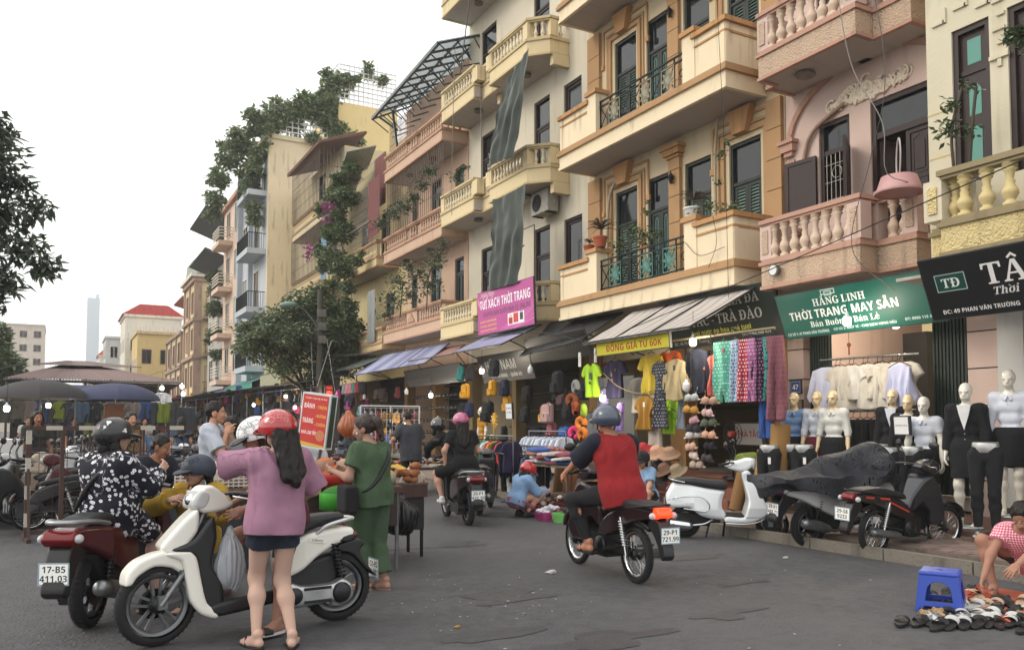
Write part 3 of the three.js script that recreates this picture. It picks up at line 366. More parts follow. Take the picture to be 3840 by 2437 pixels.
// -- peach house
const ah = house('town_house', 'peach house with barred upper balcony, steel roof frame and planted balconies', -29.05);
{
const W = 5.4, holes = []; for (const y of [4.5,7.5]) holes.push([.6, y + .1,1.15, y + 2.45],[2.4, y + .1,3.3, y + 2.45],[4.4, y + .1,5.1, y + 2.4]);
frontWall(ah, 0,3.35, W, 13.3, holes, C.peach); shell(ah, W, 9,13.3, C.peach, [.4,4.4,7.4,10.5], C.under);
holes.forEach(([a, y0, c, y1]) => opening(ah, a, y0, c, y1, { style: 'glass', mat: mm('matt', '#3c4648'), name: 'window', leaves: 2, transom: .5 }));
for (const y0 of [4.45,7.4,10.45]) balcony(ah, [[.1,0],[.1,.9],[2.35,.9],[3.3,.9],[5.35,.9],[5.35,0]], { y0, yf: y0 + .34, yt: y0 + .94, fascia: C.peach, trim: C.peachT, bal: C.peach, br: .055, step: .2, posts: false, slabM: C.under, solid: y0 < 5 ? [2] : [] });
const tri = extr([[2.5,4.95],[3.15,4.95],[2.83,5.25]],.02); tri.translate(0,0,.9); mesh('plaster_triangle', boxUV(tri), C.peachT, ah);
let b = new B(); for (let x = .12; x < 5.3; x += .17) { b.rod([x, 8.35,.8],[x, 10.45,.8],.013,.013,4); } for (const y of [8.9,9.4,9.9]) b.rod([.1, y, .8],[5.3, y, .8],.012,.012,4); b.put('security_bars', mm('matt', '#84766b'), ah);
b = new B(); for (let x = .1; x < 2.2; x += .12) b.rod([x, 11.4,.7],[x, 12.6,.7],.012,.012,4); for (const y of [11.8,12.3]) b.rod([.1, y, .7],[2.2, y, .7],.012,.012,4); b.put('roof_bars', mm('metal', '#8f7a66'), ah);
// sloping steel frame over the terrace
const fr = part('steel_roof_frame', ah); b = new B(); const e = [[.1,12.75,1.4],[6.2,13.1,1.4]], k = [[-.1,14.3,-1.6],[6.2,14.3,-1.6]]; b.bar(e[0], e[1],.09).bar(k[0], k[1],.07);
for (let i = 0; i <= 9; i++) { const t = i / 9, p = [lerp(e[0][0], e[1][0], t), lerp(e[0][1], e[1][1], t), 1.4], q = [lerp(k[0][0], k[1][0], t), 14.3,-1.6]; b.bar(p, q, .06); const m = [lerp(p[0], q[0],.05), p[1] - .55,.6]; b.bar(m, [q[0],13.3,-1.4],.04); for (let j = 0; j < 5; j++) { const s = j / 5; b.bar([lerp(p[0], q[0], s), lerp(p[1], q[1], s), lerp(1.4,-1.6, s)],[p[0], lerp(p[1] - .5,13.3, s + .1), lerp(1,-1.4, s + .1)],.03); } } for (let j = 1; j < 4; j++) b.bar([.1, lerp(12.75,14.3, j / 4), lerp(1.4,-1.6, j / 4)],[6.2, lerp(13.1,14.3, j / 4), lerp(1.4,-1.6, j / 4)],.05); b.bar([.9,11.4,.7],[.9,12.9,.9],.07).bar([.9,12.2,.7],[.3,12.8,1.2],.06); b.put('truss', mm('metal', '#5f6a6c'), fr);
const g = new THREE.BufferGeometry(); g.setAttribute('position', new THREE.Float32BufferAttribute([.1,12.81,1.45,6.2,13.16,1.45,6.2,14.36,-1.6,-.1,14.36,-1.6],3)); g.setIndex([0,1,2,0,2,3]); g.computeVertexNormals(); mesh('roof_sheet', boxUV(g), M('#b9c3c6', .5, { transmission: .6, thickness: 0 }), fr);
for (const [x0, x1] of [[0,.3],[2.6,2.9]]) new B().box(x0,.1,-.3, x1,3.4,.02).put('ground_pillar', mm('dirty', '#7d623f'), ah); new B().box(0,3.1,-.2,5.4,3.4,0).put('shop_lintel', mm('dirty', '#5a5148'), ah);
b = new B(); for (const [x, y] of [[1.5,10.35],[3.6,10.35],[1.2,7.3],[3.4,7.3]]) b.at(new THREE.CylinderGeometry(.13,.13,.08,12), x, y + .06,.45); b.put('ceiling_lamp', mm('matt', '#6e5a4c'), ah);
}
// -- house under climbing plants, then the house with the steel cage
const vh = house('town_house', 'narrow yellowed house half hidden by climbing plants and red sheet metal', -36.8);
{
const W = 7.75, c = T.plaster('#cdbb8c'), holes = [[1,4.4,2,6.6],[3.4,4.4,4.4,6.7],[5.6,4.5,6.6,6.6],[2.5,8.2,3.5,10],[5,8.2,6,10]];
frontWall(vh, 0,3.3, W, 12.4, holes, c); shell(vh, W, 9,12.4, c, [.4,4,7.5], C.under); holes.forEach(([a, y0, x, y1]) => opening(vh, a, y0, x, y1, { style: 'glass', mat: mm('matt', '#3a3a36'), name: 'window', transom: .5 }));
balcony(vh, [[3.2,0],[3.2,.9],[7.7,.9],[7.7,0]], { y0: 4.28, yf: 4.5, yt: 5.12, fascia: c, trim: C.peachT, bal: C.creamT, br: .04, step: .17, posts: false, slabM: C.under });
balcony(vh, [[1.2,0],[1.2,.9],[7.0,.9],[7.0,0]], { y0: 7.5, yf: 7.8, yt: 8.5, fascia: c, trim: C.peachT, bal: C.creamT, br: .04, step: .17, posts: false, slabM: C.under });
let b = new B(); for (let x = .7; x < 6.9; x += .12) b.rod([x, 8.5,1],[x, 11.6,.9],.01,.01,4); for (let y = 8.7; y < 11.5; y += .4) b.rod([.7, y, 1],[6.9, y, 1],.01,.01,4); for (let x = .2; x < 2.4; x += .1) b.rod([x, 9.2,1.02],[x, 11.4,1.02],.008,.008,4); for (let y = 9.2; y < 11.4; y += .1) b.rod([.2, y, 1.02],[2.4, y, 1.02],.008,.008,4); b.rod([1,9.1,1.3],[7.4,9.05,1.3],.04); b.put('security_cage', mm('metal', '#8f8a80'), vh);
const cor = (w, h) => { const g = new THREE.PlaneGeometry(w, h, Math.round(w / .03), 1), p = g.attributes.position; for (let i = 0; i < p.count; i++) p.setZ(i, .018 * sin(p.getX(i) * 60)); g.computeVertexNormals(); return g; };
b = new B(); b.at(cor(1.25,2.2), 7.0,9.7,1.02).at(cor(1.2,2), 6.5,10.9,.6); b.put('red_sheet_metal', M('#6d3030', .6, { map: texGrime }), vh); b = new B(); b.at(cor(.9,2), 6.6,5.6,.95); b.put('grey_sheet_metal', M('#8a8f90', .5, { map: texGrime, metalness: .4 }), vh);
b = new B(); for (const [x, y, r] of [[1.4,11.2,.35],[3,11.7,.35],[4.6,12.2,.35]]) b.cb(1.7,.04,1.3, x, y, .9,.35,0,.32); b.put('canopy_sheet', mm('matt', '#b5b9b6'), vh);
const cl = new B(); cl.at(new THREE.PlaneGeometry(.9,1.9,6,6), .7,8.9,1.15); cl.put('blue_cloth', mm('cloth', '#6f93a8'), vh);
}
const cgh = house('town_house', 'grey cream house with red tiled eave and tall rusty balcony cage', -45.8);
{
const W = 8.9, c = mm('dirty', '#c2b698'), holes = [[4.6,8.7,5.8,10.8],[6.6,8.7,7.8,10.8],[4.6,4.8,5.8,7],[6.6,4.8,7.8,7],[4.6,12,5.8,14]];
frontWall(cgh, 0,3.3, W, 14.4, holes, c); shell(cgh, W, 9,14.4, c, [.4,4,7.5,11], C.under); holes.forEach(([a, y0, x, y1]) => opening(cgh, a, y0, x, y1, { style: 'glass', mat: mm('matt', '#4a4a48'), name: 'window', transom: .5 }));
for (const y0 of [10.8,7.7]) balcony(cgh, [[3.4,0],[3.4,1.0],[8.7,1.0],[8.7,0]], { y0, yf: y0 + .3, yt: y0 + .95, fascia: c, trim: mm('dirty', '#9c7f66'), bal: C.creamT, br: .05, step: .2, posts: false, slabM: C.under });
balcony(cgh, [[3.4,0],[3.4,.8],[8.8,.8],[8.8,0]], { y0: 4.4, yf: 4.6, yt: 5.4, fascia: c, trim: mm('dirty', '#9c7f66'), bal: C.creamT, br: .05, step: .2, posts: false });
let b = new B(); for (const [y0, y1] of [[11.75,14.25],[8.65,10.8]]) { for (let x = 3.45; x < 8.7; x += .24) b.rod([x, y0,1.05],[x, y1,1.05],.014,.014,4); for (let z = .1; z < 1; z += .16) b.rod([8.68, y0, z],[8.68, y1, z],.014,.014,4); for (let y = y0; y < y1; y += .55) { b.rod([3.45, y, 1.05],[8.7, y, 1.05],.014,.014,4); b.rod([8.68, y, .05],[8.68, y, 1.05],.014,.014,4); } } b.put('security_cage', mm('matt', '#6d6257'), cgh);
b = new B(); const e = extr([[1.25,14.25],[1.25,14.33],[-1.0,15.15],[-1.0,15.05]],6,0); e.rotateY(-PI / 2); e.translate(9.1,0,0); b.add(e); for (let i = 0; i < 30; i++) b.rod([3.15 + i * .2,14.36,1.25],[3.15 + i * .2,15.17,-1.0],.05,.05,6); b.put('tiled_eave', M('#64473d', .8, { map: texGrime }), cgh);
}
// -- tall narrow houses further on
const win = (h, x0, y0, x1, y1, fm, gm, bars = 2, z = .01) => { const b = frameB(new B(), x0, y0, x1, y1,.07,.08, z).box(x0, y0, z - .04, x1, y0 + .07, z + .04); for (let i = 1; i < bars; i++) { const x = lerp(x0, x1, i / bars); b.box(x - .03, y0, z - .03, x + .03, y1, z + .035); } const p = b.put('window', fm, h); new B().box(x0 + .05, y0 + .05, z - .02, x1 - .05, y1 - .05, z - .01).put('pane', gm, p); return p; };
const th = house('tower_house', 'tall pale yellow house with peeling blank side wall and roof garden', -53.6,9.8);
{
const W = 7.6, D = 8, c = mm('dirty', '#dccdb0'), fm = T.plaster('#b9bfc5');
const g = new B().box(0,0,-D, W - .26,17.3,0).geo(); mesh('wall', g, fm, th); new B().box(W - .25,0,-D, W, 17.3,0).put('side_wall', c, th); new B().box(0,17.3,-D - .1, W + .1,17.55,.2).put('cornice', mm('dirty', '#cfc5a8'), th);
new B().box(2,17.55,-7.5, W, 20.1,-3.9).put('rooftop_block', T.plaster('#e6cf96'), th);
for (let f = 0; f < 4; f++) { const y = 4.6 + f * 3.25; win(th, .8, y + .6,2.9, y + 2.5, C.white, glassDark, 3); win(th, 4.2, y + .3,5.6, y + 2.5, C.white, glassDark, 2); const p = part('balcony', th); new B().box(3.9, y - .2,0,7.2, y + .1,1).put('slab', fm, p); let b = new B(); for (let x = 3.95; x < 7.2; x += .13) b.rod([x, y + .1,.95],[x, y + .95,.95],.012,.012,4); for (let z = .1; z < 1; z += .13) b.rod([7.15, y + .1, z],[7.15, y + .95, z],.012,.012,4); b.bar([3.9, y + .95,.95],[7.2, y + .95,.95],.04).bar([7.15, y + .95,0],[7.15, y + .95,.95],.04); b.put('railing', T.iron, p); }
let b = new B(); b.box(.2,0,0,.6,17,.3).box(3.3,0,0,3.7,17,.25); b.put('pilaster', T.plaster('#b0b6bd'), th);
// white trellis on the roof
b = new B(); const grid = (x0, x1, y0, y1, z0, z1) => { for (let y = y0; y < y1; y += .28) { b.rod([x0, y, z0],[x1, y, z1],   .045,.045,4); } for (let i = 0; i <= 12; i++) { const t = i / 12; b.rod([lerp(x0, x1, t), y0, lerp(z0, z1, t)],[lerp(x0, x1, t), y1, lerp(z0, z1, t)],   .035,.035,4); } }; grid(7.5,7.5,20.1,22.6,-4,-7.4); grid(7.4,7.4,17.6,19.5,0,-4); grid(2,7.5,20.1,22.4,-3.9,-3.9); b.put('trellis', mm('plastic', '#e6e7e6'), th);
}
const bh = house('tower_house', 'pale peach tower house with white bay windows behind the street tree', -60.5,9.9);
{ const c = T.plaster('#d6bda8'); new B().box(0,0,-8,6.88,16.3,0).put('wall', c, bh); new B().box(-.1,16.3,-8,6.9,16.6,.25).put('cornice', C.peachT, bh); for (let f = 0; f < 4; f++) { const y = 4.4 + f * 3.1; win(bh, 4.2, y + .5,6.2, y + 2.4, C.white, M('#9fb4c0', .1), 3); win(bh, 1.2, y + .5,2.6, y + 2.3, C.white, glassDark, 2); const p = part('balcony', bh); new B().box(.6, y - .25,0,3.4, y + .05,.9).put('slab', c, p); const b = new B(); for (const k of [.3,.5,.7,.9]) { b.box(.6, y + k, .82,3.4, y + k + .06,.88); b.box(3.34, y + k, 0,3.4, y + k + .06,.82); } b.put('rail_bars', C.white, p); } }
const gh = house('tower_house', 'grey narrow house with dark overhanging sheet roofs and hanging vines', -69,10.2);
{ const c = mm('dirty', '#a9a8a2'); new B().box(0,0,-8,8.3,13.2,0).put('wall', c, gh); let b = new B(); for (const [y, o] of [[13.2,1.8],[16.2,1.3]]) b.at(new THREE.BoxGeometry(8,.12,3), 4, y + .2,.1,-.35); b.put('sheet_roof', mm('matt', '#5d6266'), gh); new B().box(1,13.2,-7,8,16,-1).put('attic_wall', C.white, gh); for (let f = 0; f < 3; f++) { const y = 4.2 + f * 3; win(gh, 1, y + .4,2.6, y + 2.3, C.white, glassDark, 2); win(gh, 4, y + .4,5.6, y + 2.3, C.white, glassDark, 2); } }
const rh = house('corner_house', 'tan corner house with brown pilasters and small iron balconies', -82,10.05);
{
const c = T.plaster('#dac79e'), br = mm('dirty', '#a58b7b'); new B().box(0,0,-9,7,14.2,0).put('wall', c, rh);
let b = new B(); for (const x of [0,3.3,6.6]) b.box(x - .05,0,-.1, x + .45,14.2,.12); for (const z of [-.0,-2.6,-5.5]) b.box(6.9,0, z - .45,7.12,14.2, z + .14); b.put('pilaster', br, rh); b = new B(); for (const y of [3.8,7.2,10.4,13.8]) b.box(-.1, y, -9,7.2, y + .3,.25); b.put('string_course', br, rh);
new B().box(-.3,14.2,-9,7.3,14.5,.45).put('cornice', C.white, rh); b = new B(); const e = extr([[-.4,14.5],[7.4,14.5],[5.5,16],[1,16]],9,0); e.translate(0,0,-9); b.add(e); b.put('roof', M('#8a9a86', .7), rh);
for (let f = 0; f < 3; f++) { const y = 4.3 + f * 3.2; win(rh, 1.2, y + .5,2.4, y + 2.4, br, glassDark, 2); win(rh, 4.5, y + .5,5.6, y + 2.4, br, glassDark, 2); const q = part('side_window', rh, [7.02,0,-1.4], PI / 2); win(q, -.6, y, .6, y + 2.3, br, M('#cbb68c', .6), 1); const p = part('balcony', rh); b = new B(); b.box(7, y - .15,-2.3,7.8, y, -.5); b.put('slab', br, p); b = new B(); for (let z = -2.3; z < -.5; z += .12) b.rod([7.75, y, z],[7.75, y + .85, z],.015,.015,4); b.bar([7.75, y + .85,-2.3],[7.75, y + .85,-.5],.05).bar([7.75, y, -2.3],[7.75, y + .85,-1.4],.03).bar([7.75, y + .85,-1.4],[7.75, y, -.5],.03); b.put('railing', T.iron, p); }
}
const lh = house('corner_house', 'low tan house with brown trim beside the yellow block', -94.5,9.9);
{ const c = T.plaster('#d2bf9c'), br = mm('dirty', '#9c8576'); new B().box(0,0,-6,12.3,10.2,0).put('wall', c, lh); let b = new B(); for (const y of [3.6,6.8,10]) b.box(-.1, y, -6,12.35, y + .25,.22); for (const x of [0,4,8,12]) b.box(x - .2,0,0, x + .2,10.2,.14); b.put('trim', br, lh); for (let f = 0; f < 2; f++) for (const x of [1.2,5.2,9.2]) win(lh, x, 4.2 + f * 3.2, x + 1.5,6.2 + f * 3.2, br, glassDark, 2); new B().box(0,10.25,-6,6,13.2,-2).put('attic', C.white, lh); b = new B(); b.at(new THREE.BoxGeometry(7,.15,6), 3,13.6,-3.5,-.25); b.put('roof', M('#a05048', .7, { map: texGrime }), lh); }
// the yellow block and other far houses face the camera: plain frame
function block(name, label, x0, x1, z, H, D, wall, o = {}) { const h = thing(name, label, o.cat ?? 'house', [x0,0, z], o.ry ?? 0), W = x1 - x0; new B().box(0,0,-D, W, H, 0).put('wall', wall, h); new B().box(-.15, H, -D, W + .15, H + .3,.2).put('cornice', o.trim ?? wall, h); const fh = o.fh ?? 3.2, n = o.n ?? 2; for (let y = o.y0 ?? 4; y < H - 2; y += fh) for (let i = 0; i < n; i++) { const x = W * (i + .5) / n; win(h, x - (o.ww ?? .5), y, x + (o.ww ?? .5), y + (o.wh ?? 1.6), o.fm ?? C.white, o.gm ?? glassDark, 2); } if (o.side) { const q = part('street_wall', h, [0,0,0],-PI / 2); for (let y = 4; y < H - 2; y += fh) for (let i = 0; i < 3; i++) win(q, -D * (i + .7) / 3, y, -D * (i + .7) / 3 + 1, y + 1.6, C.white, glassDark, 2); } if (o.roof) { const e = extr([[-.4, H + .3],[W + .4, H + .3],[W * .75, H + .3 + o.roof],[W * .25, H + .3 + o.roof]], D, 0); e.translate(0,0,-D); mesh('roof', boxUV(e), M(o.rc ?? '#b3402c', .7, { map: texGrime }), h); } return h; }
block('yellow_house', 'bright yellow three storey house with small shuttered windows', 7.4,11.2,-100,11.6,8, T.plaster('#d0b67c'), { trim: mm('dirty', '#c9b48a'), fm: mm('wood', '#7c6a56'), gm: mm('wood', '#6e6252'), side: 1, fh: 3.4, y0: 4.9 });
block('white_house', 'white house with rooftop water tanks behind the yellow house', 6.7,13,-109,14.5,9, C.white, { n: 3, side: 1, roof: 1.3, rc: '#b8403c' });
block('grey_house', 'narrow grey white house at the far end of the street', 5.2,7.2,-122,13,8, T.plaster('#c4c6c4'), { side: 1, n: 1 });
block('red_roof_house', 'far white house under a red tiled hip roof', 7.0,11.8,-190,15.6,10, C.white, { n: 3, roof: 1.8, rc: '#d0391e', y0: 6 });
block('apartment_block', 'hazy cream apartment block of many storeys beyond the left tree', -24,-3.6,-230,25.5,18, T.plaster('#cbbfb0'), { cat: 'building', n: 7, fh: 3.3, ww: .8, wh: 1.7, y0: 6, gm: M('#6d6a66', .3), fm: T.plaster('#b3a08c') });
block('office_block', 'low white office block at the foot of the glass tower', 20,42,-560,43,30, C.white, { cat: 'building', n: 10, fh: 5, ww: 1.4, wh: 1.5, gm: M('#9fb0b6', .2) });
block('far_house', 'pale far house row above the market roof', 6.5,13.5,-300,20.5,12, C.white, { n: 6, fh: 3.4 });
{ const t = thing('glass_tower', 'very tall glass tower fading into the haze', 'tower', [18.7,0,-780]), g = M('#a9bfce', .25, { metalness: .2 }); new B().box(0,0,-20,9.3,109,0).put('main_shaft', g, t); new B().box(-1,0,-24,9,55,-1).put('lower_shaft', g, t); new B().box(6.5,109,-16,8.8,113,-4).put('crown', g, t); const b = new B(); for (let y = 4; y < 108; y += 4) b.box(-.05, y, -.05,9.35, y + .5,.06); for (let x = 0; x <= 9; x += 1.5) b.box(x - .1,0,0, x + .1,109,.1); b.put('floor_band', mm('matt', '#b9c6cc'), t); }
// -- motorbikes (x forward, rear axle above the origin, right side is +z)
const mk = (key, name, mat, parent, f) => mesh(name, memo(key, () => { const g = f(); return g instanceof B ? g.geo() : boxUV(g); }), mat, parent);
const K = { tyre: mm('rubber', '#17171a'), black: mm('plastic', '#141416'), seat: M('#1b1b1e', .55, { bumpMap: texFine, bumpScale: .003 }), steel: mm('metal', '#8d9092'), dark: mm('metal', '#3a3b3d'), chrome: mm('chrome', '#d0d2d4'), red: M('#6a0d12', .15, { specularIntensity: 1 }), lens: M('#d9dcdc', .08, { specularIntensity: 1, transmission: .4, thickness: 0 }), plate: {}, alloy: mm('metal', '#777a7d') };
function plateTex(a, b) { return memo('pl' + a + b, () => canvas(256,190, (g, w, h) => { g.fillStyle = '#e9e9e4'; g.fillRect(0,0, w, h); g.strokeStyle = '#2a6f8f'; g.lineWidth = 7; g.strokeRect(6,6, w - 12, h - 12); g.fillStyle = '#1c1f22'; g.textAlign = 'center'; g.font = 'bold 76px sans-serif'; g.fillText(a, w / 2,82); g.fillText(b, w / 2,160); })); }
function wheel(p, x, R, w, style, name = 'wheel', y = R) {
const g = part(name, p, [x, y, 0]);
mk('ty' + R + w, 'tyre', K.tyre, g, () => { const b = new B(), a = w / 2, q = []; for (let i = 0; i <= 12; i++) { const t = -PI * .62 + i / 12 * PI * 1.24; q.push([R - a * .95 + a * .95 * cos(t), a * sin(t)]); } b.at(lathe(q, 44), 0,0,0, PI / 2); for (let i = 0; i < 44; i++) { const t = i / 44 * 2 * PI; for (const s of [-1,1]) b.at(new THREE.BoxGeometry(.003,.014, a * .6), cos(t) * (R - .0045), sin(t) * (R - .0045), s * a * .42,0, s * .5, t - PI / 2); } return b; });
const r0 = R - w * .92;
mk('ri' + R + w + style, 'rim', style === 'wire' ? K.chrome : K.alloy, g, () => new B().at(lathe([[r0 + .012,-w * .33],[r0 - .012,-w * .3],[r0 - .022,0],[r0 - .012, w * .3],[r0 + .012, w * .33],[r0 + .006,0],[r0 + .012,-w * .33]],40), 0,0,0, PI / 2));
if (style === 'wire') mk('sp' + R, 'spokes', K.chrome, g, () => { const b = new B(); for (let i = 0; i < 36; i++) { const t = i / 36 * 2 * PI, s = i % 2 ? 1 : -1, u = t + (i % 4 < 2 ? .35 : -.35); b.rod([cos(u) * .045, sin(u) * .045, s * .03],[cos(t) * r0, sin(t) * r0, s * .008],.0022,.0022,4); } return b; }).userData.kind = 'stuff';
else for (let i = 0; i < 5; i++) { const m = mk('al' + R + style, 'spoke', K.alloy, g, () => { const b = new B(); if (style === 'twin') { b.bar([.05,.02,0],[r0 - .005,.035,0],.018,.02).bar([.05,-.02,0],[r0 - .005,-.035,0],.018,.02); } else b.bar([.04,0,0],[r0 * .6,0,0],.05,.024).bar([r0 * .55,0,0],[r0 - .004,.06,0],.026,.02).bar([r0 * .55,0,0],[r0 - .004,-.06,0],.026,.02); return b; }); m.rotation.z = i / 5 * 2 * PI + .3; }
mk('hub' + R + style, 'hub', K.dark, g, () => { const b = new B(); b.at(lathe([[.0,-.06],[.03,-.06],[.055,-.04],[.055,.04],[.03,.06],[0,.06]],18), 0,0,0, PI / 2); if (style !== 'wire') { b.at(new THREE.TorusGeometry(.085,.012,4,26), 0,0,.045,0,0,0,[1,1,.25]).at(new THREE.CylinderGeometry(.1,.1,.004,24), 0,0,.048, PI / 2); } return b; });
return g;
}
const spring = (b, a, c, r, n = 9) => { const P = []; for (let i = 0; i <= n * 10; i++) { const t = i / (n * 10), A = t * n * 2 * PI; P.push([lerp(a[0], c[0], t) + cos(A) * r, lerp(a[1], c[1], t), lerp(a[2], c[2], t) + sin(A) * r]); } return b.tube(P, r * .24,5, n * 12); };
const arcPod = (R, w, a0, a1, th, key, cx) => memo(key, () => { const q = []; for (let i = 0; i <= 10; i++) { const t = lerp(a0, a1, i / 10); q.push([cx + cos(t) * (R + th), R0(R) + sin(t) * (R + th)]); } for (let i = 10; i >= 0; i--) { const t = lerp(a0, a1, i / 10); q.push([cx + cos(t) * R, R0(R) + sin(t) * R]); } return pod(q, w, .012,.009); });
const R0 = (R) => R - .035;
function mirror(p, x, y, z, s) { mk('mir' + s, 'mirror', K.black, p, () => new B().tube([[0,0,0],[.02,.1, s * .04],[-.02,.2, s * .08]],.006).at(new THREE.SphereGeometry(.06,12,8), -.03,.235, s * .09,0, s * .3,0,[.35,.75,1.1])).position.set(x, y, z); }
function bars(p, x, y, w = .33, col = K.black) { const g = part('handlebar', p, [x, y, 0]); mk('hb' + w, 'bar', K.dark, g, () => new B().tube([[-.12,0, w],[-.03,.02, w * .45],[.03,.01,0],[-.03,.02,-w * .45],[-.12,0,-w]],.012)); for (const s of [-1,1]) { mk('grip' + w + s, 'grip', K.black, g, () => new B().rod([-.035,.015, s * w * .6],[-.13,0, s * w * 1.05],.019,.017,10)); mk('lev' + w + s, 'brake_lever', K.chrome, g, () => new B().tube([[.0,.0, s * w * .45],[.03,0, s * w * .7],[-.04,-.02, s * w * 1.02]],.006)); } return g; }
// scooters: three sets of body panels on common running gear
function scooter(name, label, pos, ry, o = {}) {
const p = thing(name, label, o.cat ?? 'scooter', pos, ry, o.group), st = o.style ?? 'city', col = typeof o.col === 'string' ? mm('paint', o.col) : o.col, trim = o.trim ? mm('paint', o.trim) : K.black;
const R = st === 'vespa' ? .205 : .255, wb = st === 'vespa' ? 1.1 : 1.28, Rf = st === 'liberty' ? .268 : R, tw = st === 'vespa' ? .095 : .085;
wheel(p, 0, R, tw + .01, st === 'liberty' ? 'twin' : 'alloy', 'rear_wheel'); const fw = part('steering', p, [wb - .32,.86,0], o.steer ?? 0);
const f = (x, y = 0) => [x - wb + .32, y - .86];
wheel(fw, .32, Rf, tw, st === 'liberty' ? 'twin' : 'alloy', 'front_wheel', Rf - .86);
mk('fork' + st, 'fork', K.steel, fw, () => { const b = new B(); for (const s of [-1,1]) { b.rod([.32, Rf - .86, s * .075],[.16,-.38, s * .075],.021,.018); b.at(new THREE.BoxGeometry(.06,.09,.03), .31, Rf - .84, s * .075); } b.rod([.18,-.42,0],[.0,.0,0],.028).bar([.17,-.4,-.09],[.17,-.4,.09],.05); return b; });
const P = (key, nm, pts, w, r, mat, par = p, c = .011, oo) => mk(st + key, nm, mat, par, () => pod(pts, w, r, c, oo));
const fen = (x, y) => [x - .96, y - .86];
if (st === 'liberty') {
P('fen', 'front_fender', [[1.5,.42],[1.49,.5],[1.42,.57],[1.3,.61],[1.2,.61],[1.12,.55],[1.08,.44],[1.12,.44],[1.2,.5],[1.32,.52],[1.42,.47],[1.46,.42]].map((q) => fen(...q)), .072,.025, col, fw, .009);
P('shield', 'leg_shield', [[1.02,.88],[1.1,.83],[1.2,.72],[1.26,.64],[1.22,.58],[1.13,.54],[1.1,.4],[1.07,.27],[1.0,.18],[.9,.14],[.88,.19],[.96,.26],[1.0,.42],[1.03,.56],[1.08,.64],[1.02,.74]], (x, y) => y > .6 ? .125 : .15,.03, col);
P('core', 'inner_shield', [[1.2,.62],[1.06,.68],[.97,.8],[.92,.82],[.9,.68],[.93,.5],[.86,.36],[.86,.2],[.97,.2],[1.02,.4],[1.05,.56]],.142,.03, K.black);
P('head', 'handlebar_cover', [[1.1,.9],[1.1,.96],[1.03,1.03],[.95,1.035],[.86,.98],[.78,.92],[.78,.89],[.84,.865],[.94,.85],[1.03,.85]].map((q) => fen((q[0] - .78) * .84 + .79, q[1])), (x) => .095 - .5 * max(0, x - .08), .03, col, fw, .009);
P('lamp', 'headlight', [[1.12,.89],[1.125,.94],[1.09,.99],[1.04,1.01],[.98,.985],[.98,.93],[1.03,.875]].map((q) => fen((q[0] - .78) * .84 + .79, q[1])), .1,.03, K.lens, fw, .009);
mk('libref', 'reflector', K.chrome, fw, () => new B().at(new THREE.SphereGeometry(.05,12,8), .1,.08,0,0,0,0,[.7,.9,1.1]));
P('tail', 'tail_panel', [[.46,.56],[.28,.66],[.1,.69],[-.08,.69],[-.1,.61],[.04,.57],[.18,.5],[.3,.41],[.4,.37],[.46,.4]], (x) => .1 + .04 * clamp(x * 2.4 + .3,0,1), .035, col);
P('strip', 'black_panel', [[.06,.6],[-.02,.635],[-.12,.64],[-.06,.585]], (x) => .112,.01, K.black);
P('seat', 'seat', [[.52,.66],[.46,.73],[.31,.78],[.12,.8],[.0,.8],[-.02,.76],[.12,.72],[.28,.67],[.4,.61]], (x) => .11 + .03 * clamp(x * 2,0,1), .04, K.seat);
P('floor', 'floorboard', [[.42,.22],[.9,.15],[.95,.2],[.9,.25],[.44,.3]],.15,.03, K.black);
P('under', 'engine_cover', [[-.02,.5],[.3,.45],[.46,.4],[.46,.2],[.34,.16],[.1,.2]],.08,.03, mm('matt', '#1a1a1c'));
P('cvt', 'engine', [[-.05,.29],[.02,.33],[.1,.3],[.3,.3],[.4,.33],[.47,.28],[.46,.19],[.38,.15],[.1,.17],[.02,.14],[-.06,.19]],.06,.03, mm('metal', '#c4c6c7'), p, .011, { zc: () => -.12, z0: -.2, z1: 0 });
mk('libcov', 'clutch_cover', K.dark, p, () => new B().at(lathe([[0,.02],[.055,.02],[.065,0],[.075,-.01]],20), .03,.235,-.186,-PI / 2).at(lathe([[0,.02],[.05,.02],[.06,0]],20), .38,.24,-.186,-PI / 2).at(new THREE.BoxGeometry(.2,.02,.012), .21,.28,-.182).at(new THREE.BoxGeometry(.2,.02,.012), .21,.19,-.182));
P('mud', 'rear_mudguard', [[.0,.57],[-.15,.6],[-.2,.56],[-.16,.5],[-.25,.36],[-.3,.3],[-.2,.37],[-.1,.48],[.02,.52]],.065,.015, K.black);
P('lite', 'tail_light', [[-.06,.66],[-.12,.655],[-.13,.62],[-.1,.6],[-.05,.61]],.1,.02, K.red);
mk('librail', 'grab_rail', M('#c4c6c8', .35, { metalness: .4 }), p, () => { const b = new B(); for (const s of [-1,1]) b.tube([[.2,.66, s * .12],[.14,.71, s * .135],[-.02,.75, s * .12],[-.1,.755, s * .06],[-.1,.755,0]],.014); return b; });
const t = canvas(256,64, (g) => { g.fillStyle = '#e6e4da'; g.fillRect(0,0,256,64); g.fillStyle = '#333'; g.font = 'italic bold 46px serif'; g.textAlign = 'center'; g.fillText('Liberty', 128,46); }); const m = print('badge', .13,.032, t, p, [.2,.615,-.1395], PI, .4); m.rotation.z = -.13; m.rotation.order = 'YXZ';
} else if (st === 'vespa') {
P('fen', 'front_fender', [[.92,.34],[1.0,.46],[1.1,.47],[1.2,.42],[1.27,.3],[1.22,.26],[1.12,.3],[.98,.26],[.92,.28]].map((q) => [q[0] - .78, q[1] - .86]), .085,.05, col, fw);
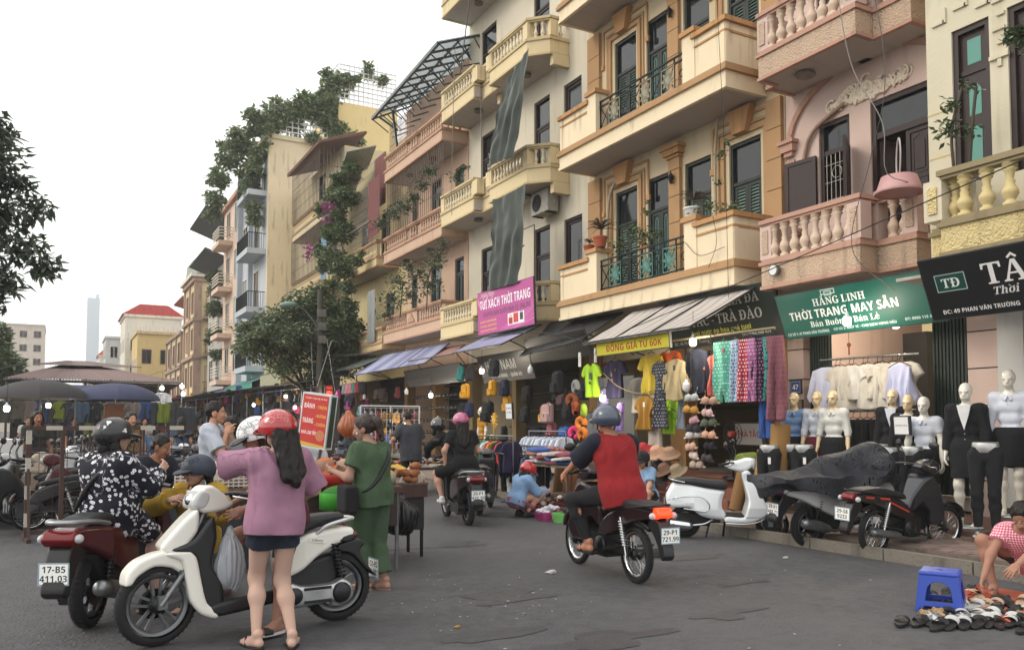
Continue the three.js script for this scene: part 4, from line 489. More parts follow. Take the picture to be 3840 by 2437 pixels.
P('shield', 'leg_shield', [[.72,.84],[.8,.88],[.86,.8],[.92,.66],[1.0,.48],[1.04,.36],[.96,.29],[.86,.24],[.7,.22],[.5,.23],[.52,.3],[.72,.29],[.76,.36],[.79,.5],[.76,.66]], (x, y) => y > .75 ? .09 : y > .3 ? .09 + .12 * clamp((.75 - y) * 3,0,1) : .2,.03, col);
P('head', 'handlebar_cover', [[.5,.93],[.54,.98],[.66,1.0],[.78,1.04],[.87,1.03],[.88,.95],[.82,.89],[.72,.86],[.6,.88]].map((q) => [q[0] - .78, q[1] - .86]), (x) => .06 + .03 * clamp(x * 4 + .4,0,1), .04, col, fw, .009);
mk('vlamp', 'headlight', K.lens, fw, () => new B().at(new THREE.SphereGeometry(.075,16,10), .1,.1,0,0,0,0,[.35,1,1]));
P('body', 'body_panel', [[-.22,.42],[-.24,.55],[-.16,.7],[0,.72],[.28,.66],[.5,.62],[.47,.5],[.47,.4],[.52,.31],[.5,.25],[.36,.26],[.2,.3],[.06,.4],[-.1,.4]], (x, y) => .1 + .11 * clamp((.72 - y) * 3,0,1) * clamp(1 - abs(x - .12) * 1.6,0,1), .06, col);
P('seat', 'seat', [[-.14,.72],[-.1,.77],[.1,.78],[.33,.75],[.5,.74],[.54,.68],[.5,.63],[.28,.65],[.05,.69]],.125,.045, K.seat);
mk('vmat', 'floor_mat', K.black, p, () => new B().box(.5,.302,-.15,.74,.312,.15)); P('lite', 'tail_light', [[-.24,.62],[-.19,.68],[-.16,.66],[-.2,.58]],.05,.01, K.red);
mk('vtrim', 'chrome_trim', K.chrome, p, () => { const b = new B(); for (const s of [-1,1]) { b.tube([[-.16,.52, s * .16],[-.1,.54, s * .2],[.2,.55, s * .24],[.3,.45, s * .24],[.28,.38, s * .22],[-.02,.4, s * .2]],.009).tube([[1.06,.4, s * .1],[.98,.28, s * .19],[.8,.22, s * .21],[.5,.22, s * .21]],.01); } b.tube([[-.16,.76,-.1],[-.2,.77,0],[-.16,.76,.1],[0,.73,.15]],.008); return b; });
mk('vexh', 'exhaust', K.chrome, p, () => new B().at(lathe([[.0,0],[.05,.01],[.06,.06],[.06,.24],[.04,.28],[.02,.3]],14), -.2,.2,.15,0,0,-PI / 2 - .1).tube([[.1,.18,.14],[.25,.2,.12],[.35,.25,.08]],.018));
mk('veng', 'engine', K.dark, p, () => new B().cb(.4,.16,.16,.12,.24,-.02).cb(.2,.2,.12,.35,.3,0)); mk('vstand', 'kickstand', K.dark, p, () => new B().bar([.52,.22,-.08],[.5,.0,-.14],.02).bar([.3,.2,.1],[.26,.02,.12],.018));
mk('vlite2', 'indicator', K.lens, p, () => new B().sph(-.17,.5,.12,.03,[1.6,.8,.6])); const t = canvas(128,40, (g) => { g.fillStyle = '#e9ebec'; g.fillRect(0,0,128,40); g.fillStyle = '#777'; g.font = 'italic 26px serif'; g.fillText('LX 125 ie', 10,28); }); print('badge', .12,.035, t, p, [.05,.46,.205],0,.4);
} else {
P('fen', 'front_fender', [[1.53,.4],[1.5,.5],[1.38,.57],[1.24,.57],[1.12,.5],[1.06,.36],[1.11,.38],[1.2,.48],[1.34,.51],[1.45,.45],[1.49,.38]].map((q) => fen(...q)), .07,.025, col, fw, .01);
P('shield', 'leg_shield', [[.86,.9],[.96,.95],[1.04,.86],[1.14,.7],[1.2,.6],[1.14,.52],[1.06,.36],[.98,.24],[.86,.2],[.6,.2],[.58,.27],[.8,.29],[.88,.38],[.92,.6],[.88,.78]], (x, y) => y > .8 ? .1 : y > .3 ? .17 : .16,.035, col, p, .013);
P('core', 'inner_shield', [[.84,.88],[.87,.6],[.82,.34],[.6,.29],[.6,.32],[.76,.34],[.8,.6],[.79,.86]],.14,.02, K.black, p, .013);
P('head', 'handlebar_cover', [[1.06,.9],[1.08,.98],[1.0,1.05],[.9,1.05],[.82,.99],[.82,.93],[.92,.88]].map((q) => fen(...q)), .09,.035, trim === K.black ? col : trim, fw, .012);
P('lamp', 'headlight', [[1.17,.72],[1.2,.64],[1.16,.58],[1.08,.66],[1.06,.76]],.13,.02, K.lens, p, .012);
P('tail', 'tail_panel', [[-.46,.68],[-.4,.75],[-.2,.75],[.1,.71],[.42,.64],[.5,.5],[.46,.36],[.3,.36],[.05,.46],[-.2,.58],[-.42,.64]], (x) => .085 + .075 * clamp((x + .45) * 2.2,0,1), .035, col, p, .013);
P('seat', 'seat', [[-.28,.76],[-.2,.81],[.06,.82],[.2,.77],[.42,.75],[.52,.69],[.44,.64],[.1,.71],[-.26,.745]], (x) => .115 + .03 * clamp(x * 2,0,1), .04, K.seat, p, .013);
mk('crail', 'grab_rail', mm('metal', '#a9adb0'), p, () => { const b = new B(); b.tube([[-.05,.75,-.15],[-.3,.79,-.14],[-.47,.8,-.06],[-.48,.8,.06],[-.3,.79,.14],[-.05,.75,.15]],.018,8,40); return b; });
P('lite', 'tail_light', [[-.5,.69],[-.46,.745],[-.4,.74],[-.4,.65],[-.46,.64]],.11,.02, K.red, p, .011);
mk('cind', 'indicator', K.lens, p, () => new B().sph(-.44,.69,.12,.035,[1.3,.9,.8]).sph(-.44,.69,-.12,.035,[1.3,.9,.8]));
P('mud', 'rear_mudguard', [[-.3,.62],[-.44,.64],[-.5,.5],[-.54,.34],[-.47,.3],[-.42,.4],[-.34,.5],[-.2,.58]],.08,.015, K.black, p, .012);
P('under', 'engine_cover', [[-.1,.54],[.3,.44],[.5,.42],[.52,.24],[.3,.2],[.08,.26]],.09,.03, mm('matt', '#19191b'), p, .014);
mk('ceng', 'engine', K.dark, p, () => new B().cb(.5,.14,.1,.16,.25,-.12).at(new THREE.CylinderGeometry(.1,.1,.1,18), -.0,.26,-.13, PI / 2).cb(.2,.18,.14,.4,.3,0));
mk('cexh', 'exhaust', K.steel, p, () => new B().at(lathe([[0,0],[.045,.005],[.06,.04],[.062,.3],[.05,.38],[.02,.42]],16), -.22,.32,.16,0,0,-PI / 2 - .22).at(lathe([[.066,.1],[.066,.26]],16), -.22,.325,.162,0,0,-PI / 2 - .22).tube([[.18,.22,.15],[.34,.2,.1],[.45,.26,.04]],.02));
P('floor', 'floorboard', [[.5,.26],[.84,.26],[.84,.3],[.5,.31]],.15,.015, K.black, p, .013);
}
if (st !== 'vespa') mk('shk' + st, 'shock_absorber', K.dark, p, () => { const b = new B(), z = st === 'liberty' ? -.1 : -.13; spring(b, [.0,.33, z],[.06,.58, z],.03); b.rod([-.01,.27, z],[.07,.6, z],.014); if (st !== 'liberty') { spring(b, [.0,.33,.13],[.06,.58,.13],.03); b.rod([-.01,.27,.13],[.07,.6,.13],.014); } return b; });
const hb = bars(fw, st === 'vespa' ? -.16 : -.14, st === 'vespa' ? .1 : .1,.31); if (!o.noMirror) for (const s of [-1,1]) mirror(hb, -.02,.02, s * .2, s);
if (o.plate) { print('number_plate', .2,.148, plateTex(...o.plate), p, st === 'liberty' ? [-.29,.36,0] : st === 'vespa' ? [-.26,.45,0] : [-.525,.47,0],-PI / 2).rotation.set(st === 'city' ? .0 : 0,-PI / 2,0); }
if (o.bright) { p.traverse((m) => { if (m.name === 'tail_light') m.material = M('#ff3a20', .3, { emissive: new THREE.Color('#ff2408'), emissiveIntensity: o.bright }); }); }
if (o.lean) p.rotation.x = o.lean; p.rotation.order = 'YXZ';
return p;
}
// underbone motorbike with wire wheels
function underbone(name, label, pos, ry, o = {}) {
const p = thing(name, label, 'motorbike', pos, ry, o.group), col = mm('paint', o.col ?? '#15171b'), R = .262, wb = 1.18; p.rotation.order = 'YXZ';
wheel(p, 0, R, .072, 'wire', 'rear_wheel'); const fw = part('steering', p, [wb - .3,.84,0], o.steer ?? 0); wheel(fw, .3, R, .064, 'wire', 'front_wheel', R - .84);
mk('ufork', 'fork', K.steel, fw, () => { const b = new B(); for (const s of [-1,1]) b.rod([.3, R - .84, s * .07],[.02,.0, s * .06],.02,.018); return b; });
const P = (key, nm, pts, w, r, mat, par = p, c = .012) => mk('u' + key, nm, mat, par, () => pod(pts, w, r, c)), fe = (q) => [q[0] - wb + .3, q[1] - .84];
P('fen', 'front_fender', [[1.44,.4],[1.4,.5],[1.28,.57],[1.14,.56],[1.02,.5],[.93,.36],[.97,.36],[1.06,.48],[1.2,.53],[1.32,.5],[1.4,.38]].map(fe), .06,.02, col, fw, .01);
P('head', 'handlebar_cover', [[.98,.88],[1.06,.94],[1.04,1.02],[.94,1.06],[.82,1.02],[.78,.96],[.86,.9]].map(fe), .08,.035, col, fw); P('lamp', 'headlight', [[1.0,.89],[1.07,.94],[1.06,1.0],[1.0,1.0]].map(fe), .065,.02, K.lens, fw, .01);
P('shield', 'leg_shield', [[.5,.5],[.6,.68],[.74,.84],[.86,.88],[.95,.78],[1.0,.58],[1.03,.42],[.97,.32],[.84,.32],[.82,.46],[.72,.56],[.6,.46]], (x, y) => .08 + .12 * clamp((x - .6) * 2.4,0,1), .03, o.shield ? mm('paint', o.shield) : col, p, .013);
P('tail', 'tail_panel', [[-.47,.66],[-.42,.71],[-.1,.71],[.25,.65],[.46,.55],[.56,.42],[.44,.38],[.2,.46],[-.1,.58],[-.44,.63]], (x) => .06 + .05 * clamp((x + .47) * 3,0,1), .025, col);
P('seat', 'seat', [[-.4,.71],[-.32,.76],[-.02,.77],[.2,.73],[.38,.69],[.42,.62],[.2,.65],[-.2,.7]],.115,.035, K.seat);
P('lite', 'tail_light', [[-.5,.66],[-.47,.72],[-.4,.72],[-.41,.63]],.075,.015, K.red, p, .01);
P('mud', 'rear_mudguard', [[-.3,.62],[-.44,.62],[-.5,.5],[-.55,.32],[-.49,.28],[-.42,.42],[-.3,.54],[-.1,.6],[.1,.58],[.1,.54],[-.1,.55],[-.28,.5]],.055,.012, K.black, p, .011);
mk('ueng', 'engine', K.dark, p, () => { const b = new B(); b.cb(.3,.22,.24,.52,.3,0).at(lathe([[0,-.15],[.09,-.14],[.1,-.1],[.1,.1],[.09,.14],[0,.15]],18), .48,.29,0, PI / 2); for (let i = 0; i < 6; i++) b.cb(.012,.15,.16,.68 + i * .03,.33,0); b.cb(.1,.13,.14,.88,.34,0); b.bar([.5,.3,0],[.1,.34,0],.06).cb(.5,.07,.02,.22,.3,-.1); for (const s of [-1,1]) b.bar([.02,.26, s * .07],[.4,.3, s * .07],.03,.02); return b; });
mk('ufoot', 'foot_peg', K.black, p, () => new B().rod([.5,.25,-.32],[.5,.25,.32],.016).rod([.12,.32,-.26],[.12,.32,.26],.014).tube([[.7,.24,-.18],[.55,.2,-.2],[.36,.24,-.2]],.01));
mk('uexh', 'exhaust', K.steel, p, () => new B().tube([[.86,.28,.06],[.78,.18,.12],[.5,.18,.15],[.2,.22,.15]],.018).at(lathe([[0,0],[.026,.0],[.034,.02],[.045,.1],[.045,.42],[.025,.5]],14), -.26,.3,.16,0,0,-PI / 2 - .13));
mk('ushock', 'shock_absorber', K.chrome, p, () => { const b = new B(); for (const s of [-1,1]) { spring(b, [.0,.34, s * .12],[.08,.57, s * .12],.026,10); b.rod([-.01,.26, s * .12],[.09,.6, s * .12],.012); } return b; });
mk('urail', 'grab_rail', K.black, p, () => new B().tube([[-.05,.7,-.13],[-.35,.74,-.12],[-.5,.76,0],[-.35,.74,.12],[-.05,.7,.13]],.012));
mk('uind', 'indicator', K.lens, p, () => new B().sph(-.45,.66,.11,.03).sph(-.45,.66,-.11,.03));
const hb = bars(fw, -.06,.14,.33); for (const s of [-1,1]) mirror(hb, -.02,.02, s * .2, s);
if (o.stripe) { const b = new B(); for (const s of [-1,1]) { b.bar([-.3,.675, s * .098],[.1,.64, s * .115],.022,.004).bar([.1,.61, s * .115],[.46,.48, s * .112],.016,.004); } b.put('stripe', mm('plastic', o.stripe), p); }
if (o.plate) print('number_plate', .19,.14, plateTex(...o.plate), p, [-.565,.5,0],-PI / 2);
if (o.bright) p.traverse((m) => { if (m.name === 'tail_light') m.material = M('#ff3a20', .3, { emissive: new THREE.Color('#ff2408'), emissiveIntensity: o.bright }); });
if (o.lean) p.rotation.x = o.lean;
return p;
}
const face = (a, b) => atan2(-(b[1] - a[1]), b[0] - a[0]); // heading of a bike whose rear wheel stands at a and front at b
scooter('scooter', 'cream white big wheel scooter with black seat behind the woman in pink', [1.86,0,-6.14], face([1.86,-6.14],[.53,-6.06]), { style: 'liberty', noMirror: true, col: '#e4e2d8', lean: .03, steer: .22, plate: ['29-X3', '186.40'] });
scooter('scooter', 'dark red scooter with plate 17-B5 411.03 under the woman in floral dress', [.22,0,-6.78], face([.2,-6.84],[.76,-8.0]), { col: '#4a0d15', noMirror: true, plate: ['17-B5', '411.03'] });
scooter('scooter', 'glossy white retro scooter with chrome trim parked at the kerb', [7.2,0,-8.5], face([7.2,-8.5],[8.04,-7.86]), { style: 'vespa', col: '#dfe4e6', lean: .05, steer: -.25, plate: ['29-L5', '038.61'] });
const covered = scooter('scooter', 'black scooter under a dark grey rain cover with plate at the kerb', [7.93,0,-7.12], face([7.93,-7.12],[9.1,-6.95]), { col: '#c9cacb', lean: .06, noMirror: true, plate: ['29-X1', '488.71'] });
underbone('motorbike', 'black underbone motorbike with red and orange stripes and plate 29-S8 9233', [8.03,0,-6.28], face([8.03,-6.28],[9.15,-6.33]), { col: '#101216', stripe: '#c2402c', plate: ['29-S8', '9233'], lean: .05, steer: -.3, shield: '#12161f' });
underbone('motorbike', 'maroon motorbike with glowing tail light ridden by man in red shirt', [4.72,0,-6.25], face([4.72,-6.25],[4.85,-7.5]), { col: '#241015', plate: ['29-P1', '721.99'], bright: 5 });
scooter('scooter', 'black and red scooter with plate 20-F1 carrying two women in black', [5.27,0,-11.0], face([5.27,-11.0],[5.5,-12.3]), { col: '#19090c', plate: ['20-F1', '432.10'] });
scooter('scooter', 'dark scooter parked beside the rack of coloured shirts', [6.05,0,-12.2], face([6.05,-12.2],[6.75,-13.2]), { col: '#1f1014', noMirror: false });
{ // rain cover draped over the black scooter
const p = tag(mesh('rain_cover', memo('cover', () => nets((x, y, z) => {
const body = uni(.16, cap([-.5,.7,0],[.3,.84,0],.16,.2), cap([.3,.84,0],[.95,1.02,0],.2,.24), cap([.93,.98,-.3],[.93,.98,.3],.13), cap([-.46,.6,0],[-.5,.45,0],.14));
let d = body(x, y, z); const skirt = max(abs(z) - .33 - .06 * sin(x * 9 + z * 3), y - .85, x - 1.2,-.62 - x); d = smin(d, max(skirt, .66 - y - .12 * sin(x * 4 + 1)), .12);
d += .012 * sin(x * 7 - y * 10 + 2 * sin(z * 4 + x * 2)) + .004 * sin(x * 19 + y * 13);
return max(d, -(d + .02), .56 + .1 * sin(x * 3.2 + 2.4) + .03 * sin(z * 8) - y + (x > .6 ? -.0 : 0));
}, [-.8,.3,-.55],[1.3,1.35,.55],.017)), M('#24262d', .6, { bumpMap: texFold, bumpScale: .012 })), 'dark grey waterproof cover draped over a parked scooter', 'rain cover');
p.position.copy(covered.position); p.rotation.y = covered.rotation.y;
}
// -- people: one skin surface each, clothes and hair over it
const flipGeo = (g) => { const i = g.index.array; for (let k = 0; k < i.length; k += 3) { const t = i[k]; i[k] = i[k + 1]; i[k + 1] = t; } return g; };
const headGeo = memo('head', () => {
const base = uni(.03, ell([0,.03,-.012],[.072,.088,.094]), ell([0,-.04,.028],[.056,.062,.06]), ell([0,-.088,.058],[.024,.018,.022]), ell([0,-.02,.07],[.05,.03,.03]), ell([.075,-.012,-.012],[.012,.032,.02]), ell([-.075,-.012,-.012],[.012,.032,.02]));
const f = (x, y, z) => { const ax = abs(x); let d = smin(base(x, y, z), min(cap([0,.005,.09],[0,-.03,.104],.007,.012)(x, y, z), cap([.012,-.034,.096],[-.012,-.034,.096],.009)(x, y, z)), .016); d = -smin(-d, ell([.031,.0,.1],[.02,.012,.018])(ax, y, z), .014); d = smin(d, hypot(ax - .031, y - 0, z - .0775) - .0115,.003); return smin(d, ell([0,-.06,.083],[.024,.007,.011])(ax, y, z), .008); };
return nets(f, [-.1,-.12,-.13],[.1,.14,.13],.0056, (x, y, z) => { const ax = abs(x); if (z > .06) { if (hypot((ax - .031) / 1.5, (y - 0)) < .0095) return hypot(ax - .031, y) < .0065 ? [.04,.03,.03] : [.9,.95,1]; if (abs(y - .02 + (ax - .031) ** 2 * 8) < .0042 && ax > .014 && ax < .052) return [.12,.1,.09]; if (abs(y + .06) < .009 && ax < .024) return [.85,.45,.42]; if (abs(y + .005) < .016 && ax > .015 && ax < .05) return [.85,.82,.8]; } return [1,1,1]; });
});
// right hand, wrist at the origin, fingers along +y, palm facing +z, thumb on -x
const handGeo = (curl) => memo('hand' + curl, () => {
const F = [rbox([0,.048,0],[.036,.046,.013],.012), cap([0,-.03,0],[0,.02,0],.025,.024)];
for (let i = 0; i < 4; i++) { const x = -.029 + i * .0195, L = [.066,.074,.069,.052][i]; let p = [x, .088 - abs(i - 1.2) * .004,0], a = curl * .5 + i * .05; for (const [l, r, k] of [[.45,.0088,1],[.32,.008,1.1],[.25,.0072,.8]]) { const q = [p[0] + (i - 1.4) * .0025, p[1] + cos(a) * L * l, p[2] + sin(a) * L * l]; F.push(cap(p, q, r, r * .94)); p = q; a += curl * k; } }
F.push(cap([-.026,.018,.004],[-.05,.048,.012 + curl * .012],.0125,.0105), cap([-.05,.048,.012 + curl * .012],[-.05 + curl * .02,.08,.018 + curl * .02],.0105,.0085));
const f = (x, y, z) => { let d = smin(F[0](x, y, z), F[1](x, y, z), .02); for (let i = 2; i < F.length; i++) d = smin(d, F[i](x, y, z), .0055); return d; };
const g = nets(f, [-.08,-.06,-.04],[.06,.18,.1],.0042); const n = g.attributes.position.count; g.setAttribute('color', new THREE.BufferAttribute(new Float32Array(n * 3).fill(1), 3)); return g;
});
const footGeo = memo('foot', () => { const F = uni(.03, cap([0,.02,-.02],[0,-.03,.03],.035,.032), cap([0,-.04,-.04],[0,-.045,.1],.03,.033), rbox([0,-.052,.1],[.042,.016,.055],.015)); const T = []; for (let i = 0; i < 5; i++) T.push(cap([-.032 + i * .016,-.054,.14],[-.034 + i * .0165,-.058,.175 - i * .009],.0105 - i * .0008)); const f = (x, y, z) => { let d = F(x, y, z); for (const t of T) d = smin(d, t(x, y, z), .006); return max(d, -.07 - y); }; const g = nets(f, [-.06,-.08,-.09],[.06,.06,.2],.0065); g.setAttribute('color', new THREE.BufferAttribute(new Float32Array(g.attributes.position.count * 3).fill(1), 3)); return g; });
const shoeGeo = memo('shoe', () => nets(uni(.03, cap([0,.0,-.025],[0,-.02,.02],.046,.045), rbox([0,-.045,.05],[.048,.028,.13],.026)), [-.09,-.1,-.14],[.09,.08,.22],.009));
const soleGeo = memo('sole', () => { const q = []; for (let i = 0; i < 24; i++) { const t = i / 24 * 2 * PI; q.push([(.043 + .006 * cos(t)) * sin(t), .055 + .135 * cos(t)]); } const g = extr(q, .014,.003); g.rotateX(PI / 2); g.translate(0,-.067,0); return new B().add(g).geo(); });
const strapGeo = memo('strap', () => new B().tube([[-.045,-.065,.07],[-.02,-.02,.105],[0,-.03,.13],[.02,-.015,.1],[.046,-.065,.06]],.009).geo());
const slideGeo = memo('slide', () => { const g = new THREE.CylinderGeometry(.052,.055,.075,14,1, true, -PI * .55, PI * 1.1); g.rotateX(-PI / 2); g.rotateZ(0); g.rotateY(0); g.scale(1,.9,1); g.translate(0,-.062,.085); return boxUV(g); });
const vsub = (a, b) => [a[0] - b[0], a[1] - b[1], a[2] - b[2]], vadd = (a, b, k = 1) => [a[0] + b[0] * k, a[1] + b[1] * k, a[2] + b[2] * k], vlen = (a) => hypot(...a), vnorm = (a) => { const l = vlen(a) || 1; return [a[0] / l, a[1] / l, a[2] / l]; }, vlerp = (a, b, t) => [lerp(a[0], b[0], t), lerp(a[1], b[1], t), lerp(a[2], b[2], t)], vdot = (a, b) => a[0] * b[0] + a[1] * b[1] + a[2] * b[2], vcross = (a, b) => [a[1] * b[2] - a[2] * b[1], a[2] * b[0] - a[0] * b[2], a[0] * b[1] - a[1] * b[0]];
function ik(s, t, a, b, pole) { let d = vsub(t, s), L = vlen(d); const m = min(L, (a + b) * .995); d = vnorm(d); const e = vadd(s, d, m), x = (a * a - b * b + m * m) / (2 * m), h = sqrt(max(0, a * a - x * x)); let p = vadd(pole, d, -vdot(pole, d)); p = vnorm(p); return [vadd(vadd(s, d, x), p, h), e]; }
function basis(y, zHint, pos, s = 1, mir = 1) { const Y = vnorm(y), X = vnorm(vcross(Y, zHint)), Z = vcross(X, Y); return new THREE.Matrix4().set(X[0] * s * mir, Y[0] * s, Z[0] * s, pos[0], X[1] * s * mir, Y[1] * s, Z[1] * s, pos[1], X[2] * s * mir, Y[2] * s, Z[2] * s, pos[2],0,0,0,1); }
const planeCut = (p, n) => (x, y, z) => (x - p[0]) * n[0] + (y - p[1]) * n[1] + (z - p[2]) * n[2];
// joints from a few measured points; positions are relative to the base on the ground
function pose(o) {
const s = o.s ?? 1, f = vnorm([o.h[0],0, o.h[1]]), L = [f[2],0,-f[0]], hc = o.hc ? vnorm([o.hc[0],0, o.hc[1]]) : f, Lc = [hc[2],0,-hc[0]];
const J = { s, f, L, Lc, hc, pel: o.pel ?? [0,.9 * s, 0] }; const w = o.w ?? 1;
J.neck = o.neck ?? vadd(J.pel, vnorm(vadd([0,1,0], f, o.lean ?? 0)), .51 * s); const T = J.T = vnorm(vsub(J.neck, J.pel)), hd = o.hd ? vnorm(o.hd) : hc;
J.hd = hd; J.head = o.head ?? vadd(vadd(J.neck, vnorm(vadd(T, [0,1.2,0])), .135 * s), hc, .02 * s);
const cp = vadd(J.pel, vsub(J.neck, J.pel), .9), dr = o.drop ?? 0;
J.shL = vadd(cp, Lc, .158 * s * w); J.shR = vadd(cp, Lc, -.158 * s * w); J.shL[1] -= dr; J.shR[1] += dr;
J.hipL = vadd(J.pel, L, .088 * s); J.hipR = vadd(J.pel, L, -.088 * s);
const side = (n) => n === 'L' ? 1 : -1;
for (const n of ['L', 'R']) {
const sh = J['sh' + n], hp = J['hip' + n], k = side(n);
const hand = o['h' + n] ?? vadd(vadd(vadd(sh, [0,-.5 * s, 0]), Lc, k * .07), hc, .05), pole = o['e' + n] ?? vadd(vadd([0,-.6,0], Lc, k * .6), hc, -.5);
[J['el' + n], J['wr' + n]] = ik(sh, hand, .27 * s, .24 * s, pole);
const foot = o['f' + n] ?? [hp[0],.075, hp[2]]; [J['kn' + n], J['an' + n]] = ik(hp, foot, .425 * s, .41 * s, o['k' + n] ?? vadd(f, L, k * .15));
J['toe' + n] = o['t' + n] ? vnorm(o['t' + n]) : f; J['pn' + n] = o['p' + n] ?? vadd([0,-.2,0], Lc, -k); J['c' + n] = o['c' + n] ?? .45;
}
J.w = w; J.fat = o.fat ?? 1; return J;
}
const torso = (J, g, lo = 0) => { const s = J.s, F = J.fat, at = (t, k) => { const c = vlerp(J.pel, J.neck, t), l = t > .4 ? J.Lc : J.L; return [vadd(c, l, k * s), vadd(c, l, -k * s)]; }, sc = (p, r) => cap(p[0], p[1], r * s * F + g); return [sc(at(0,.07 * F), .1), sc(at(.12,.07 * F), .098), sc(at(.42,.055 * F), .088), sc(at(.68,.07 * J.w), .098), sc(at(.86,.1 * J.w), .07), cap(J.shL, J.shR, .055 * s + g * .7)]; };
const arm = (J, n, g, to = 2, flare = 0) => { const s = J.s, sh = J['sh' + n], el = J['el' + n], wr = J['wr' + n], q = []; q.push(cap(sh, to < 1 ? vlerp(sh, el, to) : el, .05 * s + g, (to < 1 ? lerp(.046,.037, to) : .037) * s + g + flare)); if (to > 1) q.push(cap(el, vlerp(el, wr, to - 1), .038 * s + g, lerp(.037,.026, to - 1) * s + g)); return q; };
const leg = (J, n, g, to = 2, flare = 0) => { const s = J.s, a = J['hip' + n], b = J['kn' + n], c = J['an' + n], q = [cap(a, to < 1 ? vlerp(a, b, to) : b, .086 * s + g, (to < 1 ? lerp(.08,.052, to) : .052) * s + g + flare)]; if (to > 1) { const cal = vadd(vlerp(b, c, .32), J.f, -.012); q.push(cap(b, cal, .05 * s + g, .052 * s + g), cap(cal, vlerp(b, c, to - 1), .051 * s + g, (to > 1.9 ? .031 : .045) * s + g + flare)); } return q; };
const bounds = (J, pad = .2) => { const lo = [1e9,1e9,1e9], hi = [-1e9,-1e9,-1e9]; for (const k of ['pel', 'neck', 'head', 'shL', 'shR', 'elL', 'elR', 'wrL', 'wrR', 'hipL', 'hipR', 'knL', 'knR', 'anL', 'anR']) for (let i = 0; i < 3; i++) { lo[i] = min(lo[i], J[k][i]); hi[i] = max(hi[i], J[k][i]); } return [lo.map((v) => v - pad), hi.map((v) => v + pad)]; };
const creases = (a, sd) => (x, y, z) => a * (sin(x * 31 + 9 * noise3(x * 5 + sd, y * 4, z * 5) + y * 12) * .45 + 1.5 * noise3(x * 9, y * 6 + sd, z * 9) + .5 * noise3(x * 22, y * 15, z * 22 + sd));
function bodyGeo(J, cell) {
const hb = vadd(J.head, vadd([0,-.07,0], J.hd, -.015), J.s), skin = uni(.045,...torso(J, 0), ...arm(J, 'L', 0), ...arm(J, 'R', 0), ...leg(J, 'L', 0), ...leg(J, 'R', 0), cap(J.neck, hb, .048 * J.s, .046 * J.s));
const [lo, hi] = bounds(J, .16), g = nets(skin, lo, hi, cell); g.setAttribute('color', new THREE.BufferAttribute(new Float32Array(g.attributes.position.count * 3).fill(1), 3)); return g;
}
const headM = (J, k = 1) => basis(J.headUp ?? vnorm(vadd([0,1,0], vadd(J.hd, [0,0,0]), -vdot(J.hd, [0,1,0]))), J.hd, J.head, J.s * k);
const clothes = (J, sd, amp, cell, parts, cuts, k = .05, pad = .22) => { const u = uni(k, ...parts), cr = creases(amp, sd), [lo, hi] = bounds(J, pad); return nets((x, y, z) => { let d = u(x, y, z); if (d < .06) d += cr(x, y, z); for (const c of cuts) d = max(d, c(x, y, z)); return d; }, lo, hi, cell); };
// garments; sleeve and trouser length in limb units (1 = elbow or knee, 2 = wrist or ankle)
function topGeo(J, o, cell = .014, sd = 1) {
const s = J.s, g = o.g ?? .016, sl = o.sl ?? .6, hem = o.hem ?? .12, P = torso(J, g), dn = vadd(J.pel, vadd(vadd(J.T, [0,0,0]), [0,0,0]), -hem * 1.2); P.push(cap(vadd(J.pel, J.L, .06 * s), vadd(dn, J.L, .06 * s), .104 * s * J.fat + g), cap(vadd(J.pel, J.L, -.06 * s), vadd(dn, J.L, -.06 * s), .104 * s * J.fat + g));
if (o.boxy) for (const k of [-1,1]) P.push(cap(vadd(vlerp(J.pel, J.neck, .72), J.Lc, k * .075 * s), vadd(dn, J.L, k * o.boxy * s), .098 * s + g, .1 * s + g)); if (o.overLegs) for (const n of ['L', 'R']) P.push(...leg(J, n, g, o.overLegs));
const A = []; if (o.only) P.length = 0; for (const n of ['L', 'R']) { const e = sl <= 1 ? vlerp(J['sh' + n], J['el' + n], sl) : vlerp(J['el' + n], J['wr' + n], sl - 1), d = vnorm(sl <= 1 ? vsub(J['el' + n], J['sh' + n]) : vsub(J['wr' + n], J['el' + n])), ar = arm(J, n, g + (o.loose ?? .006), sl <= 1 ? min(1, sl + .12) : min(2, sl + .1), o.flare ?? .012), c = planeCut(e, d), near = uni(.02,...ar); A.push((x, y, z) => max(near(x, y, z), hypot(x - e[0], y - e[1], z - e[2]) < .16 ? c(x, y, z) : -1)); }
const hemP = vadd(J.pel, J.T, -hem), cuts = [o.overLegs ? () => -1 : planeCut(hemP, vadd([0,0,0], J.T, -1)), (x, y, z) => -(hypot(x - J.neck[0] - J.hc[0] * .02, (y - J.neck[1] - .03) * (o.neckY ?? 1), z - J.neck[2] - J.hc[2] * .02) - (o.neckR ?? .078) * s)];
if (o.legCut) for (const n of ['L', 'R']) { const e = vlerp(J['hip' + n], J['kn' + n], o.legCut), d = vnorm(vsub(J['kn' + n], J['hip' + n])), c = planeCut(e, d); cuts.push((x, y, z) => hypot(x - e[0], y - e[1], z - e[2]) < .2 ? c(x, y, z) : -1); }
return clothes(J, sd, o.amp ?? .005, cell, [...P, ...A], cuts, o.k ?? .045);
}
